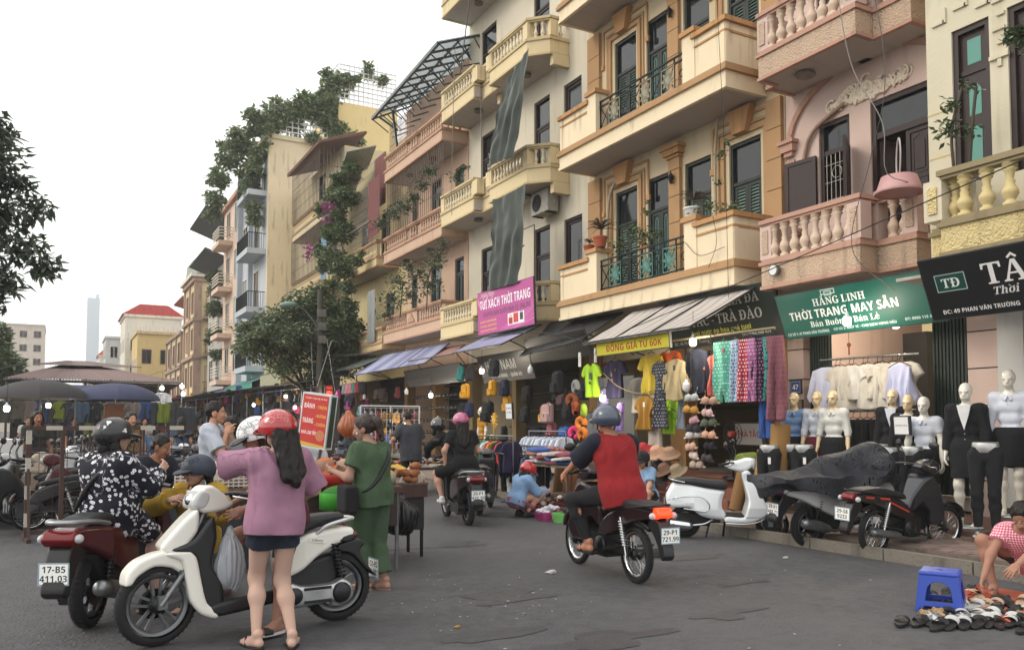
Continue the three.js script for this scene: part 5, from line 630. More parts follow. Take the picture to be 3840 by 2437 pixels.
function pantsGeo(J, o, cell = .014, sd = 2) { const g = o.g ?? .012, len = o.len ?? 1.9, P = [...torso(J, g).slice(0,2)], cuts = [planeCut(vadd(J.pel, J.T, o.waist ?? .12), J.T)]; for (const n of ['L', 'R']) { const e = len <= 1 ? vlerp(J['hip' + n], J['kn' + n], len) : vlerp(J['kn' + n], J['an' + n], len - 1), d = vnorm(len <= 1 ? vsub(J['kn' + n], J['hip' + n]) : vsub(J['an' + n], J['kn' + n])), c = planeCut(e, d), l = uni(.03,...leg(J, n, g, len <= 1 ? min(1, len + .1) : min(2, len + .1), o.flare ?? .01)); P.push((x, y, z) => max(l(x, y, z), hypot(x - e[0], y - e[1], z - e[2]) < .17 ? c(x, y, z) : -1)); } return clothes(J, sd, o.amp ?? .005, cell, P, cuts, .03); }
function skirtGeo(J, o, cell = .014, sd = 3) { const g = o.g ?? .014, len = o.len ?? .9, P = [...torso(J, g).slice(0,2)], mid = (t) => vlerp(vlerp(J.hipL, J.knL, t), vlerp(J.hipR, J.knR, t), .5), e = len <= 1 ? mid(len) : vlerp(vlerp(J.knL, J.anL, len - 1), vlerp(J.knR, J.anR, len - 1), .5), d = vnorm(vsub(e, J.pel)); for (const n of ['L', 'R']) P.push(...leg(J, n, g, min(2, len + .1), o.flare ?? .02)); P.push(cap(J.pel, e, .12 * J.s + g, .1 * J.s + g + (o.flare ?? .02))); const c = planeCut(e, d); return clothes(J, sd, o.amp ?? .006, cell, P, [planeCut(vadd(J.pel, J.T, o.waist ?? .12), J.T), c],.06); }
const hairGeo = (st) => memo('hair' + st, () => {
const sk = ell([0,.036,-.02], st === 'short' ? [.083,.096,.103] : [.088,.1,.108]), rough = (x, y, z) => .006 * sin(x * 90 + 4 * noise3(x * 20, y * 10, z * 20)) * .5 + .006 * noise3(x * 40, y * 25, z * 40);
const cut = (x, y, z) => z * .86 - y * .52 - (st === 'short' ? .016 : .022), low = (x, y, z) => (st === 'short' ? -.045 : -.075) - y;
let f = (x, y, z) => max(sk(x, y, z), cut(x, y, z), low(x, y, z));
const add = { long: uni(.05, cap([-.05,0,-.08],[-.065,-.3,-.155],.058,.04), cap([.05,0,-.08],[.055,-.33,-.15],.058,.035), cap([0,0,-.09],[-.01,-.37,-.165],.058,.04)), bob: uni(.04, cap([-.07,.02,-.03],[-.08,-.12,-.02],.035,.03), cap([.07,.02,-.03],[.08,-.12,-.02],.035,.03), cap([0,0,-.07],[0,-.13,-.08],.06,.05)), pony: uni(.03, ell([0,.03,-.13],[.045,.05,.04]), cap([0,.03,-.14],[0,-.14,-.15],.045,.025)), bun: ell([0,.0,-.12],[.055,.05,.05]), tied: uni(.03, cap([0,0,-.1],[.0,-.2,-.12],.04,.02)) }[st];
const g = (x, y, z) => { let d = f(x, y, z); if (add) d = smin(d, add(x, y, z), .03); return d < .03 ? d + rough(x, y, z) : d; };
return nets(g, [-.15,-.47,-.28],[.15,.16,.14],.0085);
});
const M_hair = M('#17130f', .5, { bumpMap: texFine, bumpScale: .004, specularIntensity: .6 }), M_hairBrown = M('#2b1a14', .5, { bumpMap: texFine, bumpScale: .004 });
const domeGeo = memo('dome', () => nets((x, y, z) => max(abs(ell([0,.028,-.012],[.118,.122,.14])(x, y, z)) - .006,-.012 - y - (z < 0 ? .035 * min(1,-z * 12) : 0) + (z > .09 ? .03 : 0)), [-.15,-.1,-.18],[.15,.18,.17],.0085));
const peakGeo = memo('peak', () => nets((x, y, z) => max(ell([0,.02,.1],[.1,.02,.1])(x, y - (z - .1) * -.25, z), -.0 + (y - .03), .075 - z - abs(x) * .2), [-.12,-.06,.0],[.12,.08,.22],.007));
const strapsGeo = memo('chin', () => { const b = new B(); for (const s of [-1,1]) b.tube([[s * .1,.0,-.03],[s * .08,-.07,.01],[0,-.122,.045]],.006); return b.geo(); });
// o.helmet: {c, peak, deco}
function person(name, label, base, P, o) {
const p = thing(name, label, o.cat ?? 'person', [base[0], base[2] ?? 0, base[1]],0, o.group), b = [base[0], base[2] ?? 0, base[1]], cell = o.cell ?? .014;
const rel = {}; for (const k in P) rel[k] = ['pel', 'neck', 'head', 'hL', 'hR', 'fL', 'fR'].includes(k) && P[k].length === 3 ? vsub(P[k], b) : P[k];
const J = pose(rel), skin = mm('skin', o.skin ?? '#a98774'), G = [bodyGeo(J, cell)], hm = headM(J);
if (!o.noHead) G.push(headGeo.clone().applyMatrix4(hm));
for (const n of ['L', 'R']) { const d = vnorm(vsub(J['wr' + n], J['el' + n])), m = n === 'L', g = handGeo(J['c' + n] > .6 ? .85 : .4).clone().applyMatrix4(basis(o['d' + n] ?? d, J['pn' + n], J['wr' + n], J.s * .98, m ? -1 : 1)); G.push(m ? flipGeo(g) : g); const t = J['toe' + n], up = vnorm(vadd([0,1,0], t, -t[1])); const fm = new THREE.Matrix4().makeBasis(VA(vnorm(vcross(up, t))), VA(up), VA(t)).setPosition(...J['an' + n]).scale(V(J.s, J.s, J.s)); J['fm' + n] = fm; if (o.feet !== 'shoe') G.push(footGeo.clone().applyMatrix4(fm)); }
mesh('body', mergeGeometries(G.map((g) => { const h = g.clone(); for (const k of Object.keys(h.attributes)) if (!['position', 'normal', 'uv', 'color'].includes(k)) h.deleteAttribute(k); return h; })), skin, p);
const wear = (nm, g, m) => mesh(nm, g, typeof m === 'string' ? mm('cloth', m) : m, p);
if (o.top) wear(o.top.name ?? 'shirt', topGeo(J, o.top, cell, o.sd ?? rnd() * 9), o.top.m); if (o.pants) wear(o.pants.name ?? 'trousers', pantsGeo(J, o.pants, cell, rnd() * 9), o.pants.m); if (o.skirt) wear('skirt', skirtGeo(J, o.skirt, cell, rnd() * 9), o.skirt.m);
if (o.jacket) wear('jacket', topGeo(J, o.jacket, cell, 5), o.jacket.m);
const onHead = (nm, g, m, k = 1) => { const x = mesh(nm, g, m, p); x.applyMatrix4(headM(J, k)); return x; };
if (o.hair) onHead('hair', hairGeo(o.hair), o.hairM ?? M_hair);
if (o.helmet) { const h = onHead('helmet', domeGeo, o.helmet.m, 1.02); if (o.helmet.peak) mesh('peak', peakGeo, typeof o.helmet.peak === 'object' ? o.helmet.peak : o.helmet.m, h); mesh('chin_strap', strapsGeo, K.black, h); o.helmet.deco?.(h); }
if (o.feet) for (const n of ['L', 'R']) { const put = (nm, g, m) => mesh(nm, g, m, p).applyMatrix4(J['fm' + n]); if (o.feet === 'shoe') put('shoe', shoeGeo, mm('matt', o.shoe ?? '#17171a')); else { put('sandal', soleGeo, mm('matt', o.shoe ?? '#1c1917')); if (o.feet === 'slide') { const q = put('strap', slideGeo, mm('matt', o.strap ?? o.shoe ?? '#1c1917')); } else put('strap', strapGeo, mm('matt', o.strap ?? o.shoe ?? '#1c1917')); } }
p.userData.J = undefined; delete p.userData.J; person.J = J; person.b = b; return p;
}
const dir = (a, b) => [b[0] - a[0], b[1] - a[1]];
// cloth prints
const texFloral = canvas(512,512, (g) => { g.fillStyle = '#0e1020'; g.fillRect(0,0,512,512); for (let i = 0; i < 210; i++) { const x = rnd() * 512, y = rnd() * 512, r = rr(6,12); for (const [ox, oy] of [[0,0],[512,0],[-512,0],[0,512],[0,-512]]) { g.fillStyle = '#d9d8dc'; for (let k = 0; k < 5; k++) { const a = k / 5 * 6.28 + i; g.beginPath(); g.arc(x + ox + cos(a) * r * .62, y + oy + sin(a) * r * .62, r * .5,0,7); g.fill(); } g.fillStyle = '#2a2c40'; g.beginPath(); g.arc(x + ox, y + oy, r * .22,0,7); g.fill(); } } });
texFloral.repeat.set(1 / .62,1 / .62);
const texGingham = canvas(128,128, (g) => { g.fillStyle = '#e9d3d6'; g.fillRect(0,0,128,128); g.fillStyle = 'rgba(178,40,72,.55)'; for (let i = 0; i < 4; i++) { g.fillRect(i * 32,0,16,128); g.fillRect(0, i * 32,128,16); } }); texGingham.repeat.set(1 / .085,1 / .085);
const texPlaid = canvas(128,128, (g) => { g.fillStyle = '#e4e5e6'; g.fillRect(0,0,128,128); g.strokeStyle = '#55585c'; for (const x of [20,30,84,94]) { g.lineWidth = 3; g.beginPath(); g.moveTo(x, 0); g.lineTo(x, 128); g.moveTo(0, x); g.lineTo(128, x); g.stroke(); } }); texPlaid.repeat.set(1 / .12,1 / .12);
const pat = (t, rough = .9) => M('#fff', rough, { map: t, bumpMap: texFold, bumpScale: .012 });
{ // woman in pink, back to us, standing beside the white scooter
const B0 = [1.27,-5.60];
const sq = (h) => { for (const [a, e, r] of [[-.5,.5,.02],[-.95,.35,.026],[.1,.62,.016],[-.2,.28,.018],[-1.3,.75,.022],[.45,.3,.02]]) { const q = mesh('square_print', memo('sqp', () => { const b = new B(); for (const s of [-1,1]) { b.cb(2,.12,.02,0, s, 0); b.cb(.12,2,.02, s, 0,0); } return b.geo(); }), mm('plastic', '#e6b3b0'), h); const d = V(sin(PI + a) * cos(e), sin(e), cos(PI + a) * cos(e)); const k = 1 / sqrt((d.x / .125) ** 2 + (d.y / .129) ** 2 + (d.z / .147) ** 2); q.position.copy(d.multiplyScalar(k)).add(V(0,.028,-.012)); q.lookAt(0,0,0); const L = V(0,.028,-.012); q.quaternion.setFromUnitVectors(V(0,0,1), d.clone().normalize()); q.scale.set(r * .7, r * .7, r * .3); } };
person('person', 'woman in a loose pink t-shirt, denim shorts and red helmet seen from behind', B0, { h: [-.08,-1], pel: [1.27,.80,-5.62], neck: [1.3,1.27,-5.64], head: [1.285,1.41,-5.66], hd: [-.45,-.12,-1], s: .95, hL: [1.17,1.26,-5.88], eL: [-1,-.35,.3], hR: [1.47,.9,-5.90], eR: [.8,-.5,.3], fL: [1.165,.075,-5.63], fR: [1.375,.075,-5.53], tL: [-.35,0,-1], tR: [.3,0,-1], kL: [.1,0,-1], kR: [-.1,0,-1], fat: .95, w: .95, pL: [1,.2,-.3] },
{ skin: '#bb9b8b', top: { name: 't_shirt', m: '#9d7389', sl: .98, hem: .07, g: .022, loose: .014, flare: .026, k: .045, boxy: .07, amp: .007 }, pants: { name: 'shorts', m: '#1d2536', len: .38, g: .014, flare: .02 }, hair: 'long', helmet: { m: M('#a3141c', .18, { clearcoat: 1, clearcoatRoughness: .08 }), peak: true, deco: sq }, feet: 'flip', shoe: '#1b1716', strap: '#241d1b', cell: .0115 });
}
{ // person on the far side of the white scooter
person('person', 'person in maroon top and plaid white cap sitting on the white scooter', [1.35,-6.2], { h: [-1,-.02], pel: [1.5,.82,-6.14], neck: [1.36,1.22,-6.14], head: [1.24,1.37,-6.12], hd: [-1,-.35,.1], s: .92, hL: [1.13,.87,-5.97], hR: [1.1,.87,-6.32], eL: [.3,-.7,.6], eR: [.3,-.7,-.6], fL: [1.34,.075,-5.86], fR: [1.05,.3,-6.22], tL: [-1,0,.35], tR: [-1,0,-.1], kL: [-1,0,.8], kR: [-1,.3,-.5] },
{ skin: '#96705f', top: { m: '#55242f', sl: .6, hem: .1 }, pants: { name: 'shorts', m: '#1b1c22', len: .85 }, hair: 'bob', helmet: { m: pat(texPlaid, .5), peak: K.black }, feet: 'slide', shoe: '#d9d7d2', strap: '#1a1a1c' });
}
{ // woman in floral dress on the red scooter
const deco = (h) => { for (const [x, y, z, r] of [[-.06,.1,-.06,.045],[-.1,.05,.03,.04],[-.02,.14,.02,.03],[.03,.09,-.1,.035],[-.08,.08,-.1,.03]]) { const m = mesh('white_print', memo('spot', () => { const q = []; for (let i = 0; i < 14; i++) { const t = i / 14 * 6.283, k = .7 + .5 * noise3(cos(t) * 2, sin(t) * 2,3); q.push([cos(t) * k, sin(t) * k * .7]); } return boxUV(extr(q, .02)); }), mm('plastic', '#cfd0d2'), h); const d = V(x, y, z).sub(V(0,.028,-.012)); const k = 1 / sqrt((d.x / .124) ** 2 + (d.y / .128) ** 2 + (d.z / .146) ** 2); d.multiplyScalar(k); m.position.copy(d).add(V(0,.028,-.012)); m.quaternion.setFromUnitVectors(V(0,0,1), d.clone().normalize()); m.scale.setScalar(r * .62); } };
person('person', 'woman in dark floral dress and black and white helmet sitting on the red scooter', [.35,-7.05], { h: [.62,-.8], hc: [.75,-.66], pel: [.34,.83,-7.02], neck: [.33,1.2,-7.0], head: [.38,1.36,-7.02], hd: [1,.02,-.25], s: .97, fat: 1.14, hL: [.5,.88,-7.6], hR: [.72,1.1,-7.12], eL: [-.6,-.5,-.2], eR: [.3,-1,.4], fL: [.42,.32,-7.5], fR: [.7,.2,-7.25], kL: [.4,.5,-.9], kR: [.9,.5,-.3], tL: [.6,0,-.8], tR: [.6,0,-.8] },
{ skin: '#ad8d7d', top: { name: 'dress', m: pat(texFloral), sl: 1.75, hem: .1, g: .03, loose: .012, overLegs: 1, legCut: .98, amp: .006, neckR: .06 }, hair: 'bob', helmet: { m: M('#17181b', .45, { clearcoat: .4 }), peak: true, deco }, feet: 'flip', cell: .0125 });
const J = person.J, p = scene.children[scene.children.length - 1], q = (v, k) => vadd(v, k); new B().tube([vadd(J.shR, [0,.07,0]), vadd(vlerp(J.neck, J.pel, .45), vadd([0,0,0], J.hc, -.15)), vadd(vadd(J.pel, J.L, .17), J.f, -.12), vadd(vadd(J.pel, J.L, .24), [0,-.02,0])],.022,6).put('bag_strap', T.black, p);
}
{ // yellow hoodie
person('person', 'woman in yellow hoodie and blue cap sitting behind the scooters', [.98,-7.39], { h: [-.75,.55], hc: [-.5,.8], pel: [1.05,.5,-7.46], neck: [1.04,.92,-7.38], head: [1.02,1.06,-7.34], hd: [-.95,-.02,.25], s: .97, hR: [.8,.86,-7.14], hL: [.97,.82,-7.08], eR: [-1,-.4,.1], eL: [.8,-.6,.3], fL: [.95,.075,-6.99], fR: [.72,.075,-7.16], kL: [-.3,1,.6], kR: [-.8,1,.3], cL: .8, pR: [.2,-.6,-.6], dR: [.1,-.85,.3] },
{ skin: '#ad8a78', top: { name: 'hoodie', m: '#a5852a', sl: 1.85, hem: .1, g: .028, loose: .014, amp: .008 }, pants: { name: 'shorts', m: '#5b3a33', len: .8 }, hair: 'tied', helmet: { m: M('#28303f', .55), peak: M('#252c3a', .6) }, feet: 'flip', cell: .0125 });
const p = scene.children[scene.children.length - 1]; mesh('hood', nets(uni(.03, cap([-.07,.86,.0],[.13,.87,-.0],.05), cap([.0,.84,-.08],[.12,.84,-.1],.05)), [-.2,.7,-.25],[.3,1.05,.15],.014), mm('cloth', '#a5852a'), p);
tag(mesh('phone', new B().cb(.02,.14,.07,.93,.86,-7.07,.3,.4,.2).geo(), mm('plastic', '#d8d4d0')), 'pale phone held by the woman in the yellow hoodie', 'phone');
const s = thing('plastic_stool', 'low plastic stool under the woman in the yellow hoodie', 'stool', [1.07,0,-7.50]); new B().at(lathe([[.16,0],[.13,.36],[0,.37]],4), 0,0,0,0, PI / 4).put('seat', mm('plastic', '#6c2f2f'), s);
}
{ // woman in green at the food cart
person('person', 'woman in green shirt and trousers with tied brown hair at the food cart', [2.5,-7.12], { h: [-.42,-.9], pel: [2.47,.85,-7.12], neck: [2.45,1.28,-7.14], head: [2.4,1.425,-7.18], hd: [-.85,-.25,-.6], s: .96, hL: [2.14,1.05,-7.26], hR: [2.36,1.05,-7.5], eL: [-.2,-1,.5], eR: [.7,-.7,.1], fL: [2.42,.075,-7.16], fR: [2.57,.075,-7.08], tL: [-.5,0,-.8], tR: [-.4,0,-.9], fat: 1.06, pL: [.5,.3,-.8], cL: .8, cR: .8 },
{ skin: '#9c7a6a', top: { m: '#43583f', sl: .62, hem: .12, g: .02, amp: .006, boxy: .07 }, pants: { m: '#3f543d', len: 1.82, g: .024, flare: .03, amp: .007 }, hair: 'pony', hairM: M_hairBrown, feet: 'flip', shoe: '#8a7266', cell: .0125 });
const J = person.J, p = scene.children[scene.children.length - 1], bk = (t, k, o) => vadd(vadd(vlerp(J.pel, J.neck, t), J.Lc, k), J.hc, o); new B().tube([bk(.98,-.1,.0), bk(.8,-.09,-.13), bk(.4,.03,-.145), bk(.1,.16,-.1), bk(0,.21,.02)],.017,6).put('bag_strap', T.black, p);
mesh('shoulder_bag', nets(rbox([0,0,0],[.06,.12,.14],.03), [-.1,-.16,-.18],[.1,.16,.18],.014), mm('cloth', '#15161a'), p).position.set(...bk(-.08,.25,.06)); new B().sph(...vadd(J.head, vadd([0,-.045,0], J.L, .083)), .008).put('earring', mm('plastic', '#e8e8e8'), p);
}
// ---- people further back
person('person', 'man in red and navy t-shirt and grey helmet riding the maroon motorbike', [4.78,-6.55], { h: [.1,-1], pel: [4.73,.80,-6.47], neck: [4.69,1.33,-6.6], head: [4.66,1.49,-6.64], hd: [.05,-.05,-1], s: 1.08, w: 1.08, fat: 1.12, hL: [4.46,.96,-7.08], hR: [5.12,.98,-7.1], eL: [-1,-.2,.3], eR: [1,-.2,.3], fL: [4.5,.32,-6.72], fR: [5.0,.32,-6.76], kL: [-.55,.2,-1], kR: [.55,.2,-1], cL: .9, cR: .9 },
{ skin: '#a9775f', top: { name: 't_shirt', m: '#8e1a20', sl: .2, hem: .12, g: .022, amp: .008, boxy: .075 }, jacket: { name: 'sleeve', m: '#14172a', sl: .95, g: .03, loose: .016, flare: .02, only: 1, neckR: .13 }, pants: { m: '#131316', len: 1.9 }, hair: 'short', helmet: { m: M('#3a4557', .3, { clearcoat: .7 }), peak: M('#a9adb2', .3) }, feet: 'flip', cell: .013 });
person('person', 'passenger woman in black top and shorts with pink helmet on the black scooter', [5.35,-11.35], { h: [.2,-1], pel: [5.36,.86,-11.3], neck: [5.34,1.36,-11.38], head: [5.34,1.5,-11.42], hd: [.1,0,-1], s: .98, hL: [5.1,.85,-11.45], hR: [5.6,.9,-11.5], eL: [-1,-.3,.3], fL: [5.06,.36,-11.48], fR: [5.7,.36,-11.55], kL: [-.6,.3,-1], kR: [.6,.3,-1] }, { skin: '#b38a76', top: { m: '#111114', sl: .6, hem: .12 }, pants: { name: 'shorts', m: '#0f0f12', len: .95, g: .03 }, hair: 'long', helmet: { m: M('#a84a72', .2, { clearcoat: 1 }), peak: true }, feet: 'shoe', shoe: '#d9d9d6', cell: .016 });
person('person', 'rider in black with black helmet driving the black scooter', [5.42,-11.8], { h: [.2,-1], pel: [5.4,.85,-11.68], neck: [5.36,1.32,-11.85], head: [5.2,1.43,-11.95], hd: [.1,0,-1], s: .98, hL: [5.1,.95,-12.15], hR: [5.72,.95,-12.1], fL: [5.25,.33,-11.95], fR: [5.62,.33,-11.92], eL: [-1,-.2,0] }, { top: { m: '#101013', sl: 1.9, hem: .1 }, pants: { m: '#121215', len: 1.9 }, hair: 'bob', helmet: { m: M('#1a1b1d', .15, { clearcoat: 1 }), peak: true }, feet: 'shoe', cell: .02 });
person('person', 'man in white shirt drinking from a plastic cup beside the cart', [1.52,-9.8], { h: [.8,.3], pel: [1.5,.95,-9.82], neck: [1.51,1.44,-9.8], head: [1.55,1.59,-9.79], hd: [1,-.05,.25], s: 1.04, hR: [1.64,1.36,-9.66], hL: [1.68,1.36,-9.84], eR: [-.3,-1,.5], eL: [.2,-1,-.3], cL: .8, cR: .8 }, { skin: '#b1866f', top: { m: '#b9c0cc', sl: .85, hem: .12, g: .024, loose: .012 }, pants: { m: '#20232b', len: 1.9 }, hair: 'short', feet: 'shoe' });
person('person', 'woman in grey tank top beside the man in the white shirt', [1.78,-10.05], { h: [.5,.8], pel: [1.78,.86,-10.05], neck: [1.77,1.3,-10.05], head: [1.74,1.43,-10.02], hd: [-.6,-.1,1], s: .95, hR: [1.7,1.38,-9.85], eR: [-.5,-1,.3] }, { skin: '#b58c76', top: { m: '#8d9096', sl: .15, hem: .1, g: .012 }, pants: { m: '#2b3240', len: 1.9 }, hair: 'bob', feet: 'shoe', cell: .018 });
person('person', 'man in navy top leaning on a motorbike behind the barrier', [.9,-9.4], { h: [.6,.8], pel: [.92,.75,-9.5], neck: [.88,1.1,-9.3], head: [.93,1.23,-9.26], hd: [.8,-.35,.5], s: 1, hL: [1.12,.86,-9.15], hR: [.78,.84,-9.0], eL: [.6,-1,0], eR: [-.8,-.6,0], fL: [1.08,.08,-9.35], fR: [.75,.08,-9.3] }, { skin: '#8d6550', top: { m: '#191d2a', sl: .7, hem: .1 }, pants: { m: '#1a1a1e', len: 1.9 }, hair: 'short', feet: 'flip', cell: .017 });
person('person', 'man in dark grey t-shirt with his back turned at the shoe stall', [6.34,-16], { h: [.25,-1], pel: [6.35,.93,-16], neck: [6.33,1.45,-16.02], head: [6.3,1.6,-16.05], hd: [-.1,-.45,-1], s: 1.05, w: 1.06, hL: [6.05,1.0,-16.2], hR: [6.62,1.0,-16.2] }, { skin: '#b08871', top: { name: 't_shirt', m: '#3c3e45', sl: .85, hem: .2, g: .03, boxy: .08 }, pants: { m: '#17181b', len: 1.9 }, hair: 'short', feet: 'shoe', cell: .018 });
person('person', 'woman in light blue hoodie and red helmet crouching at the goods baskets', [6.5,-11.6], { h: [.9,-.05], pel: [6.4,.27,-11.6], neck: [6.54,.62,-11.6], head: [6.62,.73,-11.6], hd: [.9,-.45,.05], s: .93, hL: [6.88,.42,-11.72], hR: [6.9,.4,-11.5], eL: [0,-1,-.3], eR: [0,-1,.3], fL: [6.53,.075,-11.72], fR: [6.53,.075,-11.48], kL: [1,1,-.1], kR: [1,1,.1] }, { skin: '#b58b76', top: { name: 'hoodie', m: '#7f9fc4', sl: 1.9, hem: .08, g: .03 }, skirt: { m: '#a1626c', len: 1.5, g: .02, waist: .02 }, hair: 'bob', helmet: { m: M('#b0181c', .2, { clearcoat: 1 }), peak: true }, feet: 'shoe', shoe: '#1d1d20', cell: .016 });
person('person', 'woman in light blue t-shirt and black cap sitting on the shop steps', [7.8,-10.2], { h: [-.7,.55], pel: [7.92,.36,-10.2], neck: [7.78,.8,-10.16], head: [7.74,.93,-10.1], hd: [-.8,-.25,.4], s: .93, hL: [7.6,.42,-9.9], hR: [7.5,.45,-10.2], fL: [7.62,.075,-9.85], fR: [7.42,.075,-10.1], kL: [-.4,1,.4], kR: [-.6,1,0] }, { skin: '#b98f78', top: { name: 't_shirt', m: '#8fb0d2', sl: .7, hem: .1 }, pants: { m: '#17181f', len: 1.8 }, hair: 'pony', helmet: { m: M('#15161a', .8), peak: true }, feet: 'shoe', shoe: '#17171a', cell: .016 });
{ const p = scene.children[scene.children.length - 1], J = person.J; new B().tube([vadd(J.shL, [0,.07,0]), vadd(vlerp(J.shL, J.hipL, .3), vadd([0,0,0], J.hc, -.11)), vadd(vlerp(J.shL, J.hipL, .6), vadd([0,0,0], J.L, .09))],.014).put('bag_strap', T.black, p); }
person('person', 'woman in pink gingham blouse crouching over the sandals at the road edge', [7.17,-4.15], { h: [-.85,.25], pel: [7.44,.3,-4.2], neck: [7.2,.57,-4.15], head: [7.1,.69,-4.1], hd: [-.75,-.62,.2], s: .95, fat: 1.06, hL: [6.56,.17,-4.0], hR: [6.84,.14,-4.3], eL: [-.3,0,1], eR: [0,.3,-1], fL: [7.04,.075,-3.98], fR: [7.1,.075,-4.36], kL: [-.6,1,.35], kR: [-.6,1,-.4], dL: [-.35,-1,.1], pL: [.4,-.5,-.3] }, { skin: '#9c7462', top: { name: 'blouse', m: pat(texGingham), sl: .45, hem: .1, g: .02 }, pants: { name: 'shorts', m: '#3a2a30', len: .7 }, hair: 'bun', feet: 'flip', shoe: '#6b625c', cell: .0115 });
// ---- passers-by in the market
const TS = [['#8a8d93', '#24262c'],['#2d3440', '#1d1f24'],['#c9c6bf', '#2b2d33'],['#6d2f36', '#22242a'],['#3f5a78', '#2c3038'],['#b08c5a', '#35322d'],['#4d6b52', '#23252b']];
function passer(x, z, h, label, o = {}) { const k = pick(TS), s = o.s ?? rr(.94,1.04), f = vnorm([h[0],0, h[1]]), st = rr(-.1,.1); return person('person', label, [x, z], { h, pel: [x, .9 * s, z], neck: [x + f[0] * .03,1.4 * s, z + f[2] * .03], s, fL: [x + f[2] * .1 + f[0] * st, .08, z - f[0] * .1 + f[2] * st], fR: [x - f[2] * .1 - f[0] * st, .08, z + f[0] * .1 - f[2] * st],...o.P }, { skin: o.skin ?? pick(['#b0866f', '#a27660', '#bb927c']), top: { m: o.top ?? k[0], sl: o.sl ?? pick([.6,.9,1.9]), hem: .12 }, pants: { m: o.bot ?? k[1], len: 1.9 }, hair: o.hair ?? pick(['short', 'bob', 'long', 'pony']), helmet: o.helmet, feet: 'shoe', cell: .026, group: o.group }); }
passer(4.2,-27,[-.2,1], 'man in fluorescent green vest and orange helmet in the crowd', { top: '#8fd83a', bot: '#252b3a', sl: .3, helmet: { m: M('#c04a26', .4) } });
passer(3.2,-13.9,[-.5,1], 'man in grey shirt, face mask and black and white helmet behind the sign', { top: '#8f959c', helmet: { m: M('#d5d7d8', .4), peak: K.black }, s: .97 });
passer(5.2,-22,[.1,-1], 'person with dark green backpack and white helmet walking away', { top: '#c8cbcf', helmet: { m: M('#d9dadb', .4) } });
passer(2.55,-21,[.2,-1], 'woman in blue dress with long hair beside the barrier end', { top: '#42536a', bot: '#42536a', hair: 'long', sl: .6 });
passer(1.1,-16,[.3,1], 'woman in tan dress with long hair among the parked motorbikes', { top: '#8a6a45', bot: '#94744c', hair: 'long', sl: .4 });
passer(-1.05,-16.5,[1,.1], 'person in white shirt at the far left edge of the parking', { top: '#d4d7dc' });
passer(-.35,-17,[.3,1], 'brown haired woman bending by the market stalls', { top: '#3b3a38', hair: 'bob' });
passer(2.75,-10.4,[.2,1], 'person in white shirt with a dark bag strap behind the food cart', { top: '#c9cbd0', sl: 1.2, s: .92 });
passer(3.0,-12.4,[-.2,1], 'woman in dark flowered blouse behind the sign', { top: '#2a2b3a', hair: 'bob' });
const crowdLabel = 'passer-by in the dim crowd at the far end of the market';
for (const [x, z, a, b] of [[5.8,-31,0,1],[6.6,-35,0,-1],[4.6,-38,0,1],[5.4,-43,0,-1],[7.3,-27,-1,.2],[6.9,-22,1,.1],[7.2,-30,0,1],[.4,-29,.3,1],[1.5,-28.5,-.4,1],[2.4,-29,.1,1],[-.8,-28,.2,1],[3.2,-30,-.5,1],[5.0,-49,0,1],[6.2,-53,0,-1]]) passer(x, z, [a, b], crowdLabel, { group: 'people in the distant market crowd' });
// -- shop interiors, awnings, signs, lamps, wires
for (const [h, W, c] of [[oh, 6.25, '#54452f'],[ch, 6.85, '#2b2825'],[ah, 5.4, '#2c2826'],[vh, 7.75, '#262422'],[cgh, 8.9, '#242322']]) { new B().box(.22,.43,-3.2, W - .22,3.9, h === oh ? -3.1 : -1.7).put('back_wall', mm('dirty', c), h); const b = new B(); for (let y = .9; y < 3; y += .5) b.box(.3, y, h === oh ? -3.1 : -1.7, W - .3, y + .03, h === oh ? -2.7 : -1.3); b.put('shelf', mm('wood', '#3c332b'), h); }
function sheet(A, Bq, Cq, D, nu, nv, amp, waves, sag = 0) { const p = [], I = []; for (let j = 0; j <= nv; j++) for (let i = 0; i <= nu; i++) { const u = i / nu, v = j / nv, a = vlerp(vlerp(A, Bq, u), vlerp(D, Cq, u), v); p.push(a[0], a[1] + amp * sin(u * waves * 2 * PI) - sag * sin(v * PI) + (sag ? .02 * noise3(u * 9, v * 5, waves) : 0), a[2]); } for (let j = 0; j < nv; j++) for (let i = 0; i < nu; i++) { const k = j * (nu + 1) + i; I.push(k, k + 1, k + nu + 1, k + 1, k + nu + 2, k + nu + 1); } const g = new THREE.BufferGeometry(); g.setAttribute('position', new THREE.Float32BufferAttribute(p, 3)); const uv = []; for (let j = 0; j <= nv; j++) for (let i = 0; i <= nu; i++) uv.push(i / nu, j / nv); g.setAttribute('uv', new THREE.Float32BufferAttribute(uv, 2)); g.setIndex(I); g.computeVertexNormals(); return g; }
const stripes = (cols, n) => canvas(512,16, (g, w) => { const k = w / n; for (let i = 0; i < n; i++) { g.fillStyle = cols[i % cols.length]; g.fillRect(i * k, 0, k + 1,16); } });
